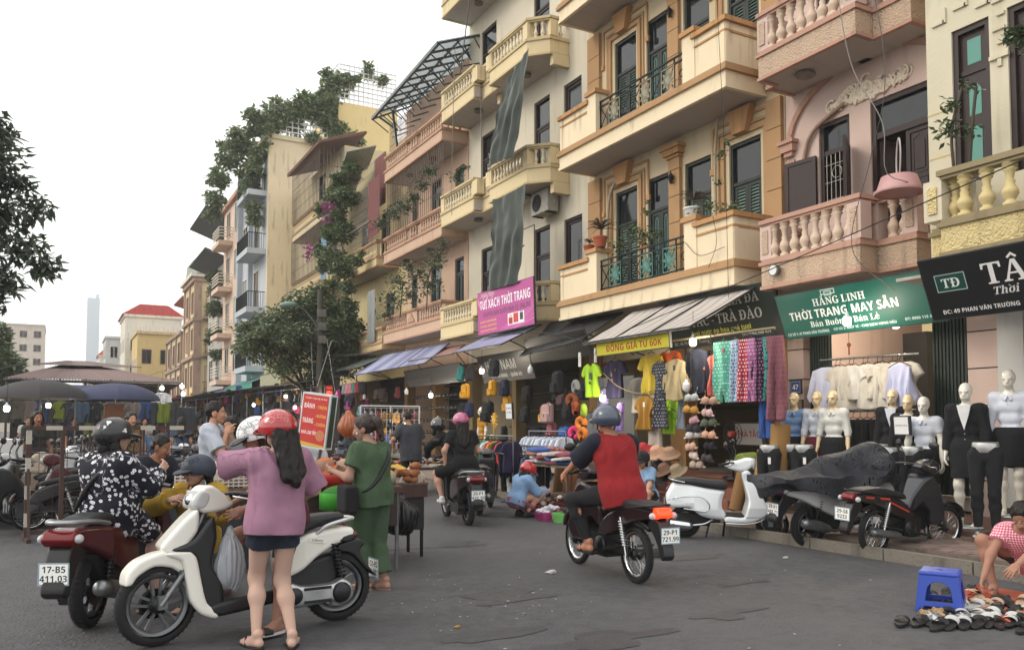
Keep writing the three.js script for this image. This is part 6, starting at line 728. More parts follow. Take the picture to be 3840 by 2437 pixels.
function awning(label, q, m, o = {}) { const [A, Bq, Cq, D] = q, t = thing('awning', label, 'awning', [0,0,0]); mesh('sheet', sheet(A, Bq, Cq, D, o.nu ?? 120,6, o.amp ?? .016, o.waves ?? 24, o.sag), m, t); const b = new B(); b.rod(D, Cq, .02).rod(A, Bq, .02).rod(A, D, .018).rod(Bq, Cq, .018); for (const k of [.33,.66]) b.rod(vlerp(A, Bq, k), vlerp(D, Cq, k), .016); b.rod([A[0] + .3, A[1] - .9, A[2]], vlerp(A, D, .8), .015).rod([Bq[0] + .3, Bq[1] - .9, Bq[2]], vlerp(Bq, Cq, .8), .015); b.put('frame', mm('metal', '#4a4d50'), t); if (o.valance) mesh('valance', sheet(D, Cq, vadd(Cq, [0,-o.valance, 0]), vadd(D, [0,-o.valance, 0]), 60,2,0,1), o.vm ?? m, t); return t; }
awning('grey striped fabric awning over the yellow price banner', [[10.5,3.82,-13.95],[10.5,3.82,-10.5],[9.0,3.06,-10.45],[9.0,3.06,-13.6]], pat(stripes(['#a59e98', '#bab3ad', '#aca59f', '#b4ada7', '#979089'],60), .85), { amp: .004, sag: .03, waves: 30, valance: .03 });
const blueM = M('#fff', .5, { map: stripes(['#7a80a8', '#a9aeca', '#8b90b8', '#c0c3d6'],72), metalness: .2 });
awning('blue corrugated metal awning below the pink bag sign', [[10.6,3.98,-20.9],[10.6,3.98,-17.9],[9.0,3.34,-17.05],[9.0,3.34,-19.8]], blueM);
awning('long blue grey corrugated awning of the shoe stall', [[10.6,4.08,-29.3],[10.6,4.0,-23.5],[9.0,3.2,-21.6],[9.0,3.2,-28.2]], blueM, { waves: 40, nu: 200 });
awning('faded pink corrugated awning between the two blue ones', [[10.6,3.9,-25.6],[10.6,3.86,-22.4],[9.4,3.4,-20.6],[9.4,3.42,-23.9]], M('#b58d8d', .6, { metalness: .2, map: texGrime }));
awning('dark grey green awning next to the street tree', [[10.6,4.1,-33],[10.6,4.02,-29.1],[9.2,3.48,-28.2],[9.2,3.5,-31.2]], M('#5d6763', .6, { map: texGrime }));
awning('teal awning with cream panel at the far stalls', [[10.4,4.4,-52],[10.4,4.4,-44],[8.7,3.7,-44],[8.7,3.7,-52]], mm('cloth', '#4f9a8c'), { valance: .8, vm: mm('cloth', '#4f9a8c'), amp: .003 });
awning('cream cloth awning beside the teal one', [[10.4,4.5,-43.5],[10.4,4.5,-39],[9.0,4.0,-39],[9.0,4.0,-43.5]], mm('cloth', '#a9a88c'), { valance: .7, amp: .003 });
awning('blue plastic tarpaulin over the farthest stalls', [[9.5,3.9,-66],[9.5,3.9,-55],[6.4,2.9,-53],[6.4,2.9,-64]], mm('cloth', '#3c4a7c'), { sag: .25, amp: 0 });
awning('grey tarpaulin sagging over the far right stalls', [[10.4,3.7,-60],[10.4,3.7,-46],[7.6,2.95,-46],[7.0,2.95,-58]], mm('cloth', '#6a6f74'), { sag: .2, amp: 0 });
awning('black sheet awning sloping over the bag shop entrance', [[10.7,4.0,-17.6],[10.7,3.9,-14.6],[9.6,3.25,-14.6],[9.6,3.1,-17.2]], mm('matt', '#1a1a1c'), { amp: .006 });
// signs: a panel with its printed face; x to z runs along the facade
function sign(label, x0, y0, z0, x1, y1, z1, tex, o = {}) { const w = z1 - z0, hgt = hypot(y1 - y0, x1 - x0), t = thing(o.name ?? 'shop_sign', label, 'sign', [(x0 + x1) / 2, (y0 + y1) / 2, (z0 + z1) / 2],-PI / 2); t.rotation.order = 'YXZ'; t.rotation.x = atan2(x1 - x0 < 0 ? x0 - x1 : -(x1 - x0), y1 - y0) * (o.up ? 1 : 1); new B().cb(w, hgt, .05,0,0,-.03).put('panel', mm('matt', o.back ?? '#3a3c3e'), t); print('face', w - .03, hgt - .03, tex, t, [0,0,0],0, o.rough ?? .45); if (o.roll) t.rotation.z = o.roll; return t; }
const tx = (g, s, x, y, f, c, o = {}) => { // the fonts lack stacked Vietnamese accents: letters first, then each accent as strokes
const B0 = [], K0 = []; for (const ch of s.normalize('NFD')) { const k = ch.charCodeAt(0); if (k >= 0x300 && k < 0x330) K0[B0.length - 1].push(k); else { B0.push(ch); K0.push([]); } }
g.font = f; g.textAlign = 'left'; const S = +/(\d+)px/.exec(f)[1], t = B0.join(''), W = g.measureText(t).width, sx = o.w ? min(1, o.w / W) : 1, dx = (o.a ?? 'center') === 'center' ? -W * sx / 2 : 0;
for (const [col, d] of o.sh ? [[o.sh, 3],[c, 0]] : [[c, 0]]) { g.save(); g.translate(x + dx + d, y + d); g.scale(sx, 1); g.fillStyle = g.strokeStyle = col; g.fillText(t, 0,0); g.lineWidth = max(1.2, S * .075);
B0.forEach((ch, i) => { const w = g.measureText(ch).width, X = g.measureText(B0.slice(0, i).join('')).width + w / 2, top = -(ch === ch.toUpperCase() ? .72 : .55) * S; let n = 0; const P = (...q) => { g.beginPath(); g.moveTo(X + q[0] * S, top + q[1] * S); for (let j = 2; j < q.length; j += 2) g.lineTo(X + q[j] * S, top + q[j + 1] * S); g.stroke(); };
for (const k of K0[i]) { const u = n ? .1 : 0, v = n ? -.13 : 0; if (k === 0x302) { P(-.14,-.05,0,-.17,.14,-.05); n = 1; } else if (k === 0x306) { P(-.13,-.17,-.07,-.08,.07,-.08,.13,-.17); n = 1; } else if (k === 0x31b) P(w / S * .36,.06, w / S * .5,.02, w / S * .5,-.08); else if (k === 0x300) P(-.12 + u, -.2 + v, .04 + u, -.06 + v); else if (k === 0x301) P(.12 + u, -.2 + v, -.04 + u, -.06 + v); else if (k === 0x303) P(-.13,-.08 + v, -.05,-.15 + v, .04,-.08 + v, .13,-.15 + v); else if (k === 0x309) P(-.05 + u, -.2 + v, .05 + u, -.18 + v, .0 + u, -.06 + v); else if (k === 0x323) g.fillRect(X - S * .05, S * .08, S * .1, S * .1); } }); g.restore(); } };
sign('green shop sign HẰNG LINH with white lettering above the white blouses', 10.6,2.87,-9.9,10.33,3.58,-7.02, canvas(1024,264, (g, w, h) => { g.fillStyle = '#0f5a4e'; g.fillRect(0,0, w, h); g.strokeStyle = '#cfd6d2'; g.lineWidth = 5; g.strokeRect(330,8,90,24); g.strokeRect(352,18,44,22); tx(g, 'HẰNG LINH', 430,92, 'bold 58px serif', '#dfe3de', { sh: '#06332c' }); tx(g, 'THỜI TRANG MAY SẴN', 430,160, 'bold 68px sans-serif', '#e6e9e5', { sh: '#06332c', w: 780 }); tx(g, 'Bán Buôn & Bán Lẻ', 430,212, 'bold 48px serif', '#dfe3de'); tx(g, 'CƠ SỞ 1: 47 PHAN VĂN TRƯỜNG', 20,250, 'bold 23px sans-serif', '#d5dcd8', { a: 'left', w: 300 }); tx(g, 'CƠ SỞ 2: KIỐT 1C - CHỢ DỊCH VỌNG HẬU', 350,246, 'bold 21px sans-serif', '#d5dcd8', { a: 'left', w: 400 }); tx(g, 'ĐT: 0986 118 341', 800,240, 'bold 22px sans-serif', '#d5dcd8', { a: 'left' }); }));
sign('black shop sign with TĐ emblem and white TÂ lettering at the right edge', 9.5,2.74,-6.5,9.2,3.46,-4.6, canvas(768,320, (g, w, h) => { g.fillStyle = '#101114'; g.fillRect(0,0, w, h); g.fillStyle = '#123f38'; g.fillRect(60,84,160,96); g.strokeStyle = '#a9bcb5'; g.lineWidth = 4; g.strokeRect(64,88,152,88); tx(g, 'TĐ', 140,158, 'bold 68px serif', '#d4dcd8'); tx(g, 'TÂ', 300,172, 'bold 150px serif', '#d9d9d7', { a: 'left' }); tx(g, 'Thời', 330,228, 'italic bold 54px serif', '#cfcfcd', { a: 'left' }); tx(g, 'ĐC: 49 PHAN VĂN TRƯỜNG', 60,296, 'bold 30px sans-serif', '#d9d9d7', { a: 'left' }); }));
sign('dark green shop sign TRÀ TẮC - TRÀ ĐÀO partly behind the striped awning', 10.76,2.96,-13.1,10.5,3.9,-10.08, canvas(1024,324, (g, w, h) => { g.fillStyle = '#15241f'; g.fillRect(0,0, w, h); tx(g, 'THANH - MÍA ĐÁ', 560,96, 'bold 78px serif', '#aab0ac', { sh: '#050a08', w: 820 }); tx(g, 'TRÀ TẮC - TRÀ ĐÀO', 480,196, 'bold 84px serif', '#c4c9c5', { sh: '#050a08', w: 880 }); tx(g, 'loại nước ép hoa quả tươi', 520,256, 'bold 44px sans-serif', '#cdd04c', { w: 560 }); tx(g, 'ĐC: 45 Phan Văn Trường', 60,306, 'bold 30px sans-serif', '#b9beba', { a: 'left' }); tx(g, 'ĐT: 0964.806 489', 700,296, 'bold 30px sans-serif', '#b9beba', { a: 'left' }); }));
sign('yellow banner ĐỒNG GIÁ TỪ 60K under the striped awning', 9.12,2.78,-13.3,9.1,3.05,-11.1, canvas(768,104, (g, w, h) => { g.fillStyle = '#b9b42c'; g.fillRect(0,0, w, h); tx(g, 'ĐỒNG GIÁ TỪ 60K', w / 2 + 20,82, 'bold 74px sans-serif', '#96211c', { w: 590 }); }), { name: 'price_banner', rough: .8 });
sign('pink bag shop banner TÚI XÁCH THỜI TRANG hung on the cream balcony', 9.92,3.86,-20.1,9.88,5.02,-17.06, canvas(768,293, (g, w, h) => { g.fillStyle = '#b04289'; g.fillRect(0,0, w, h); g.strokeStyle = '#d490bb'; for (let i = 0; i < 6; i++) { g.lineWidth = 2 + i % 3; g.beginPath(); g.moveTo(300 + i * 40,293); g.bezierCurveTo(500,200 + i * 18,600,280,768,120 + i * 26); g.stroke(); g.beginPath(); g.moveTo(0,30 + i * 9); g.bezierCurveTo(60,90,20,160,160,20 + i * 5); g.stroke(); } tx(g, 'Xuân  Ngọc', 150,36, 'italic bold 36px serif', '#b9c7a2'); tx(g, 'TÚI XÁCH THỜI TRANG', w / 2,120, 'bold 84px sans-serif', '#ece6ea', { sh: '#7a2a60', w: 700 }); tx(g, 'CHUYÊN BÁN BUÔN BÁN LẺ, ONLINE', w / 2 + 20,176, 'bold 44px sans-serif', '#4a2442', { w: 660 }); for (const [s, y] of [['Zalo/ĐT: 0396 499 8888', 214],['ĐC: Xuân Mai, Tổng Hành Chính', 244],['Shopee: Shop Thời Trang Xinh', 274]]) tx(g, s, 34, y, 'bold 22px sans-serif', '#d8b24a', { a: 'left', w: 240 }); g.fillStyle = '#e8e0e2'; g.fillRect(430,190,215,76); for (const [x, y, ww, hh, c] of [[442,218,52,42, '#a31f2c'],[505,196,64,60, '#c2382c'],[590,200,40,46, '#2a2a2e']]) { g.fillStyle = c; g.fillRect(x, y, ww, hh); g.strokeStyle = c; g.lineWidth = 4; g.beginPath(); g.arc(x + ww / 2, y, ww * .3, PI, 0); g.stroke(); } }));
sign('dim black shop sign TÚI XÁCH THỜI TRANG under the sloping sheet', 9.98,2.95,-17.3,9.72,3.5,-14.7, canvas(512,108, (g, w, h) => { g.fillStyle = '#161616'; g.fillRect(0,0, w, h); tx(g, 'TÚI XÁCH THỜI TRANG', w / 2,70, 'bold 46px sans-serif', '#4d4a48'); }));
sign('black shop sign in white letters behind the hanging yellow backpacks', 10.15,2.6,-20.2,9.9,3.3,-17.4, canvas(512,128, (g, w, h) => { g.fillStyle = '#1c1d1e'; g.fillRect(0,0, w, h); tx(g, 'HỮU NAM', 220,74, 'bold 66px sans-serif', '#8f908e'); tx(g, 'CHUYÊN HÀNG  ·  QUẦN ÁO', 250,110, 'bold 24px sans-serif', '#a9aaa8'); }));
sign('grey shop sign THỜI TRANG SINH VIÊN over the shoe stall', 9.7,2.65,-24.6,9.5,3.15,-20.4, canvas(512,74, (g, w, h) => { g.fillStyle = '#4c4a49'; g.fillRect(0,0, w, h); g.fillStyle = '#444241'; g.fillRect(260,0,4, h); tx(g, 'THỜI TRANG SINH VIÊN', 130,42, 'bold 24px sans-serif', '#33302e', { w: 240 }); tx(g, 'ĐT 0989 461 125', 160,64, 'bold 14px sans-serif', '#3d3a38'); }));
sign('small blue house number plate 47 on the pink pillar', 11.24,2.0,-10.44,11.24,2.24,-10.18, canvas(96,88, (g, w, h) => { g.fillStyle = '#2a4580'; g.fillRect(0,0, w, h); g.strokeStyle = '#c9ced6'; g.lineWidth = 3; g.strokeRect(5,5, w - 10, h - 10); tx(g, '47', w / 2,62, 'bold 50px sans-serif', '#e2e5ea'); }), { name: 'number_plate' });
sign('dull brass notice plate below the house number', 11.24,1.5,-10.44,11.24,1.9,-10.16, canvas(32,32, (g) => { g.fillStyle = '#8a7550'; g.fillRect(0,0,32,32); }), { name: 'notice_plate' });
sign('red lettered TRÀ TẮC board inside the tea shop behind the fan', 10.85,1.0,-10.75,10.8,1.4,-9.9 - .7, canvas(64,128, (g) => { g.fillStyle = '#8a8784'; g.fillRect(0,0,64,128); }), { name: 'tea_board' });
sign('white tea board lettered TRÀ TẮC in dark red beside the straw mats', 10.7,1.1,-11.2,10.65,1.5,-10.55, canvas(192,112, (g) => { g.fillStyle = '#9a9794'; g.fillRect(0,0,192,112); tx(g, 'TRÀ TẮC', 96,72, 'bold 44px sans-serif', '#7a2420'); }), { name: 'tea_board' });
sign('white paper notice clipped among the black suits', 10.0,1.32,-7.46,9.98,1.58,-7.22, canvas(96,96, (g) => { g.fillStyle = '#d7d7d5'; g.fillRect(0,0,96,96); tx(g, 'CHUYÊN SỈ VÀ LẺ', 48,52, 'bold 13px sans-serif', '#55565a', { w: 84 }); }), { name: 'paper_notice', rough: .9 });
sign('white price paper hanging between the dark backpacks', 9.32,1.6,-17.4,9.3,1.98,-17.08, canvas(96,112, (g) => { g.fillStyle = '#ced0d4'; g.fillRect(0,0,96,112); tx(g, 'SIÊU GIẢM GIÁ', 48,40, 'bold 16px sans-serif', '#4a4c60', { w: 88 }); tx(g, 'TỪ 100K', 48,72, 'bold 18px sans-serif', '#4a4c60', { w: 80 }); }), { name: 'paper_notice', rough: .9 });
// lamps
function bulb(label, x, y, z, on = 4, light = 0, kind = 'led', hang = .4) { const t = thing('light_bulb', label, 'light bulb', [x, y, z]), k = on > 0; if (kind === 'led') { new B().at(lathe([[0,.1],[.02,.1],[.022,.06],[.05,.045],[.055,.02]],14)).put('socket', mm('plastic', '#d5d5d2'), t); mk('ledb' + k, 'bulb', k ? memo('glow' + on, () => M('#ffffff', .4, { emissive: new THREE.Color('#fff4e2'), emissiveIntensity: on })) : mm('plastic', '#c9cacb'), t, () => lathe([[.055,.02],[.06,-.02],[.056,-.08],[.03,-.1],[0,-.102]],14)); } else { mk('cfls', 'socket', mm('plastic', '#cfcfca'), t, () => lathe([[0,.1],[.025,.1],[.03,.02],[.04,0]],10)); mk('cflt', 'bulb', mm('plastic', '#dfe0dc'), t, () => { const b = new B(); for (let i = 0; i < 4; i++) b.rod([.02 * cos(i * 1.57), 0,.02 * sin(i * 1.57)],[.02 * cos(i * 1.57), -.19,.02 * sin(i * 1.57)],.012); return b; }); } new B().rod([0,.1,0],[.01,.1 + hang, 0],.005,.005,4).put('cord', T.black, t); if (light) { const l = new THREE.PointLight(0xfff0d8, light, 12,2); l.position.set(0,-.03,0); l.castShadow = true; l.shadow.radius = 3; t.add(l); } return t; }
bulb('glowing bulb beside the helmet of the man in red', 9.3,2.02,-13.36,9,2.6); bulb('glowing flat bulb under the striped awning corner', 9.3,2.88,-10.72,9,2.6); bulb('white unlit bulb hanging before the navy jacket', 9.3,2.13,-10.9,0); bulb('glowing bulb in front of the green shop sign', 10.05,3.0,-8.23,9,2.6, 'led', .3);
bulb('glowing ceiling bulb inside the pink shop above the blouse rail', 11.9,3.12,-8.8,6,9, 'led', .05); bulb('glowing bulb under the dark shop sign near the backpacks', 9.3,2.85,-18.65,8,2.4); bulb('unlit spiral tube bulb left of the neon shirt', 9.3,2.84,-14.17,0,0, 'cfl'); bulb('unlit spiral tube bulb above the neon shirt', 9.4,2.9,-13.75,0,0, 'cfl'); bulb('grey unlit bulb under the sloping black sheet', 9.3,2.72,-16.2,0);
bulb('glowing bulb at the shoe stall wall', 9.6,2.37,-22.6,8,2.5); bulb('glowing bulb above the black helmet rider', 9.3,1.62,-21.4,7,4); bulb('glowing bulb left of the man in grey', 9.3,1.5,-23.93,7,3); bulb('unlit white bulb before the pink backpacks', 9.3,2.46,-27.77,0); bulb('unlit bulb on long cord at the shoe stall', 9.3,2.5,-23.8,0);
bulb('very bright bulb in front of the checked shirts at the market shed', 3.05,2.75,-30.5,14,10); bulb('upper of two bulbs right of the market shed', 3.75,2.85,-31,14,0); bulb('lower of two bulbs right of the market shed', 3.85,2.6,-31.5,14,8); bulb('bright lamp at the left edge under the umbrellas', -1.0,1.85,-21,14,5); bulb('small lamp under the black umbrella', -.25,2.0,-24.4,8,3);
for (const [x, y, z] of [[8.3,2.7,-35],[7.6,2.4,-38],[8.8,2.9,-41],[7.9,2.9,-44],[7.2,2.3,-47],[8.2,2.2,-33],[5.9,2.4,-50],[6.6,2.7,-56],[8.9,2.5,-30.5]]) tag(bulb('', x, y, z, 12, z > -42 ? 3.5 : 0), 'glowing bulb strung among the dark backpack stalls', 'light bulb', 'bulbs at the far stalls');
// wires and drops
{ const b = (label, pts, r = .008, m = T.black, nm = 'cable') => tag(new B().tube(pts, r, 4,40).put(nm, m), label, 'cable'); b('black cable slung along the awnings from the tree to the striped awning', [[8.9,4.2,-33],[8.8,3.75,-25],[8.9,3.62,-19],[8.95,3.4,-15],[9.0,3.1,-13.6]],.014); b('thin black cable crossing below the pink balcony', [[9.0,3.2,-12],[9.3,3.7,-9.5],[8.9,4.1,-6],[8.6,4.3,-4]]); b('loose grey cable hanging from the top beside the yellow house', [[9.9,9,-8.3],[9.85,6.6,-7.9],[9.9,5.6,-7.45],[9.9,4.9,-7.4],[10.2,4.8,-7.3]],.008, mm('matt', '#8e8a84')); b('second loose cable beside the yellow house wall', [[10,9,-7.9],[9.9,6.2,-7.4],[9.95,5.2,-7.7],[9.9,4.0,-8.0],[9.6,3.2,-7.1]],.007, mm('matt', '#55524e')); b('thin cable in front of the ochre balcony', [[9.9,9,-10.7],[9.95,6,-10.6],[9.9,3.6,-10.5]],.006); b('cable from the pole into the tree', [[8.6,6.2,-31],[7.4,5.4,-40],[6,5,-60]],.012); b('wire looped over the far street', [[8.6,5.6,-31],[5,4.4,-45],[3.8,4.2,-60]],.01); b('yellow cord slung between the hanging shirts', [[9.55,2.5,-13.7],[9.5,2.2,-13.1],[9.5,2.05,-12.4],[9.5,2.15,-11.8]],.008, mm('matt', '#a99560'), 'cord'); b('pair of drop cables on the cream house', [[9.8,7.5,-21.6],[9.75,9,-21.5],[9.8,12.4,-21.4]],.01, mm('matt', '#8a8680')); }
for (let i = 0; i < 7; i++) tag(new B().rod([8.6 + rr(-.4,.4), 4.6,-29.5 - i * .7],[8.6 + rr(-.4,.4), 2.6 + rr(-.2,.4), -29.5 - i * .7],.015,.015,5).put('hanging_pole', mm('metal', '#a5a8a8')), 'thin pale pole hanging down below the street tree', 'pole', 'poles hanging below the street tree');
// shade nets on the cream house
function net(label, pts0, pts1) { const n = 30, A = new THREE.CatmullRomCurve3(pts0.map(VA)), D = new THREE.CatmullRomCurve3(pts1.map(VA)), p = [], I = [], m = 14; for (let j = 0; j <= n; j++) { const a = A.getPoint(j / n), d = D.getPoint(j / n); for (let i = 0; i <= m; i++) { const u = i / m; p.push(lerp(a.x, d.x, u) + .05 * noise3(u * 5, j * .25,3) + .025 * sin(u * 23 + 3 * noise3(u * 3, j * .15,1)), lerp(a.y, d.y, u) - (j === 0 ? .1 * sin(u * PI) : 0), lerp(a.z, d.z, u)); } } for (let j = 0; j < n; j++) for (let i = 0; i < m; i++) { const k = j * (m + 1) + i; I.push(k, k + 1, k + m + 1, k + 1, k + m + 2, k + m + 1); } const g = new THREE.BufferGeometry(); g.setAttribute('position', new THREE.Float32BufferAttribute(p, 3)); g.setIndex(I); g.computeVertexNormals(); tag(mesh('shade_net', boxUV(g), M('#3a4540', .9, { map: texGrime, transmission: .3, thickness: 0 })), label, 'shade net'); }
net('dark green shade net hanging from the upper cream balcony', [[9.9,10.3,-18.4],[9.75,9.3,-18.8],[9.85,8.35,-19.5]],[[9.9,10.8,-17.3],[9.8,9.5,-17.4],[9.85,8.15,-17.95]]); net('dark green shade net hanging down to the pink banner', [[9.85,7.35,-19.1],[9.75,6.2,-19.0],[9.85,5.0,-19.5]],[[9.85,7.4,-17.42],[9.75,6.2,-17.3],[9.85,4.95,-17.75]]);
// -- trees and climbing plants
{ const t = thing('overhanging_tree', 'dark tree reaching into the upper left with loose leaf sprays', 'tree', [-3.6,0,-13]); const b = new B(), tips = []; b.rod([-.3,0,0],[.2,3.2,0],.22,.16,10); for (const [d, l] of [[[1,.75,.1],.8],[[.75,1.1,.3],.8],[[.3,1.2,-.4],.9]]) branchTree(b, [.2,3.0,0], d, l, .06,3, tips); b.put('trunk', mm('wood', '#3a322a'), t); const P = []; const C = [[2.2,4.9,0,.72],[2.65,5.0,.2,.5],[1.9,5.5,.1,.7],[2.3,4.0,0,.6],[2.9,4.3,.1,.4],[3.1,3.85,.1,.32],[3.35,3.65,.1,.22],[2.6,3.5,0,.45],[2.9,3.35,.1,.25],[1.6,4.6,.3,.9],[1.2,5.6,0,.9],[2.5,5.5,.1,.42],[1.6,3.4,.2,.7],[2.75,3.05,0,.2],[2.5,2.95,.1,.28],[3.28,4.45,0,.22],[2.0,6.1,0,.6],[2.4,6.0,.1,.35],[2.75,5.4,0,.3],[3.45,3.55,.05,.12],[3.0,4.75,.1,.28],[2.2,3.2,.2,.45],[2.4,2.6,.1,.3]]; P.push(...clumps(C, 12500,.75)); scatterLeaves('crown', t, P, .17,[[.09,.125,.085],[.115,.15,.1],[.075,.1,.075]], null, .36,.5); }
{ const t = thing('leafy_tree', 'lighter green tree low at the left edge behind the shed', 'tree', [-3.1,0,-42]); new B().rod([0,0,0],[0,3.5,0],.2,.13).put('trunk', mm('wood', '#4a4036'), t); scatterLeaves('crown', t, clumps([[0,4.4,0,1.4],[.9,4.0,.2,.9],[1.4,3.2,0,.6],[-.8,5,0,1.1],[.4,5.4,0,.8],[1.9,2.9,0,.4]],12000,.6), .24, GREEN); }
{ const t = thing('street_tree', 'dense dark green street tree in front of the houses at mid street', 'tree', [8.7,0,-33]); const b = new B(), tips = []; b.rod([0,0,0],[-.1,3.0,0],.2,.15,10); for (const d of [[-1,.7,.2],[1,.8,.3],[-.3,1.2,-.2],[.4,1,.6],[-.7,.9,.6]]) branchTree(b, [-.1,2.8,0], d, 1.1,.08,3, tips); b.put('trunk', mm('wood', '#3a3129'), t); const C = [[-1.9,4.6,.2,.95],[-1.2,5.5,0,.95],[-.2,6.2,0,.95],[.8,6.0,.2,1.0],[1.6,5.2,.3,.9],[2.0,4.4,.3,.75],[-.4,4.8,.5,1.1],[.8,4.6,.6,1.0],[-1.1,3.9,.5,.8],[.3,3.7,.6,.8],[-2.4,5.2,0,.5],[.5,6.9,0,.5],[1.2,3.8,.5,.7],[-2.6,4.5,.1,.4]]; for (const q of tips) C.push([q[0], q[1], q[2], rr(.3,.5), .6]); scatterLeaves('crown', t, clumps(C, 34000,.9), .2, GREEN, null, .5); }
// vines on houses, roof garden, balcony plants
const vine = (name, label, cat, C, n, size, cols, o = {}) => { const t = thing(name, label, cat, [0,0,0]), big = !/potted|balcony|hanging_p/.test(name); if (big) C = C.flatMap(([x, y, z, r]) => [[x, y, z, r * (/roof/.test(name) ? .85 : .72)],...[0,1,2].map(() => [x + rr(-.7,.7) * r, y + rr(-.9,.8) * r, z + rr(-.9,.9) * r, r * rr(.25,.6)])]); if (o.stems) { const b = new B(); for (const s of o.stems) b.tube(s, .02,5); b.put('stem', mm('wood', '#4a4034'), t).userData.kind = 'stuff'; } scatterLeaves('foliage', t, clumps(C, n * (/potted|balcony/.test(name) ? 1 : 2.2), .95), size * (/potted|balcony/.test(name) ? .95 : 1.15), cols, null, .55); if (o.flower) scatterLeaves('blossom', t, clumps(o.flower, o.fn ?? 260,.8), .14,[[.42,.1,.28],[.5,.16,.36]], null, .8); return t; };
vine('climbing_vine', 'climbing plant with pink blossom trailing down the narrow yellowed house', 'vine', [[10.1,11.4,-33.4,.7],[10.1,10.7,-34,.8],[10.1,10.6,-32.2,.7],[10,9.6,-33.8,.8],[10,9.3,-32.6,.8],[9.9,8.6,-34.6,.7],[9.9,8.3,-33.2,.7],[9.9,7.6,-32.4,.6],[9.9,6.9,-31.8,.5],[9.9,6.2,-31.5,.45],[9.95,5.6,-31.8,.4],[9.9,5.0,-31.4,.35],[10.1,11.8,-32.0,.5],[9.9,9.0,-35.6,.5],[9.9,7.8,-30.8,.4],[10,4.4,-31.7,.25]],5200,.17,[[.13,.19,.075],[.17,.24,.09],[.1,.15,.06]], { flower: [[9.5,10.4,-33.1,.35],[9.5,9.9,-33.4,.25],[9.5,9.3,-36.2,.3],[9.5,8.9,-36.4,.22]], stems: [[[10.2,.2,-31.6],[10.2,3,-31.4],[10.1,6,-31.6],[10,9,-33],[10,11,-34]]] });
vine('roof_garden', 'thick roof garden of trees and creepers spilling over the tall house', 'plant', [[9.6,18.2,-46.6,1.1],[8.9,17.6,-49,1.1],[8.7,17.4,-51.5,1],[10.6,18.9,-46.4,1.1],[11.6,19.3,-46.4,1.1],[12.8,19.2,-46.3,1],[13.6,18.4,-46.2,.9],[9.4,16.6,-46.6,.6],[9.2,15.6,-46.9,.6],[9.1,14.6,-47.2,.7],[9.2,13.6,-47,.5],[9.3,12.8,-46.9,.5],[14.2,21.4,-46.2,.8],[13.4,21.0,-46.2,.9],[13.2,20.0,-46.2,.8],[14.6,18.0,-46,.7],[12.2,17.6,-45.9,.5],[8.4,16.8,-53.5,.9],[8.3,15.6,-54.2,.8],[8.2,14.8,-55,.6],[15.5,22.2,-46.3,.5],[16.4,21.9,-46.3,.45]],9000,.26,[[.2,.27,.13],[.25,.33,.16],[.16,.22,.11]]);
vine('climbing_vine', 'creeper hanging from the dark roofed grey house', 'vine', [[9.6,11,-61.5,.9],[9.6,9.6,-62,.8],[9.6,8,-61.8,.7],[9.7,6.6,-62,.6],[9.6,12.2,-63,.8]],2200,.24, GREEN);
vine('balcony_plants', 'green creepers over the first floor balcony of the peach house', 'plant', [[10.2,5.9,-27.5,.5],[10.2,6.4,-26.8,.5],[10.2,5.8,-25.8,.5],[10.2,6.4,-25,.4],[10.2,5.9,-24.2,.5],[10.2,6.5,-24,.35],[10.3,6.8,-26.2,.35],[10.2,5.4,-28.2,.35],[10.1,6.6,-23.3,.4],[10.1,7.0,-22.9,.25]],1900,.13, DEEP, { stems: [[[10.2,5.1,-24.4],[10.2,6.2,-24.2],[10.2,6.9,-23]],[[10.3,5.2,-27],[10.2,6.3,-26.5]]] });
vine('balcony_plants', 'leafy plants along the second floor rail of the peach house', 'plant', [[10.0,8.7,-28.2,.35],[10.0,8.8,-27,.35],[10.0,8.8,-26,.4],[10.0,8.9,-25.2,.3],[10.1,9.2,-24.6,.3],[10.1,9.5,-24,.3]],1200,.12, DEEP);
vine('balcony_plants', 'small plant pot and twigs on the cream balcony corner', 'plant', [[10.3,8.9,-22.4,.25],[10.3,9.0,-21.8,.2]],220,.1, DEEP);
vine('potted_plants', 'bushy green plants behind the ochre iron railing', 'plant', [[10.5,5.3,-14.4,.28],[10.5,5.55,-14.0,.25],[10.5,5.35,-13.6,.28],[10.5,5.3,-13.2,.2],[10.45,5.8,-13.4,.12],[10.45,6.0,-13.35,.09]],620,.09,[[.08,.13,.04],[.1,.16,.05],[.06,.1,.03]]);
vine('potted_plants', 'leafy plants along the solid ochre balcony parapet', 'plant', [[10.45,5.45,-11.9,.18],[10.45,5.5,-11.6,.2],[10.45,5.35,-11.2,.14],[10.45,5.35,-10.9,.14],[10.5,6.4,-11.3,.16],[10.5,5.9,-11.35,.1],[10.5,6.55,-11.1,.1]],420,.08, GREEN);
function spiky(label, x, y, z, n, L, potm, ph, pr) { const t = thing('potted_plant', label, 'plant', [x, y, z]); pot(t, 0,0,0, pr, ph, potm); const b = new B(); b.rod([0, ph * .8,0],[.03, ph + L * .5,0],.015); for (let i = 0; i < n; i++) { const a = rr(0,6.28), e = rr(.1,1.2), l = L * rr(.6,1), d = [cos(a) * cos(e), sin(e), sin(a) * cos(e)], m = [.03 + d[0] * l * .6, ph + L * .4 + d[1] * l * .6, d[2] * l * .6], q = [.03 + d[0] * l, m[1] + d[1] * l * .1 - .05, d[2] * l]; b.bar([.03, ph + L * .4,0], m, .022,.004).bar(m, q, .014,.003); } b.put('leaves', M_leaf('#5a4a30'), t); }
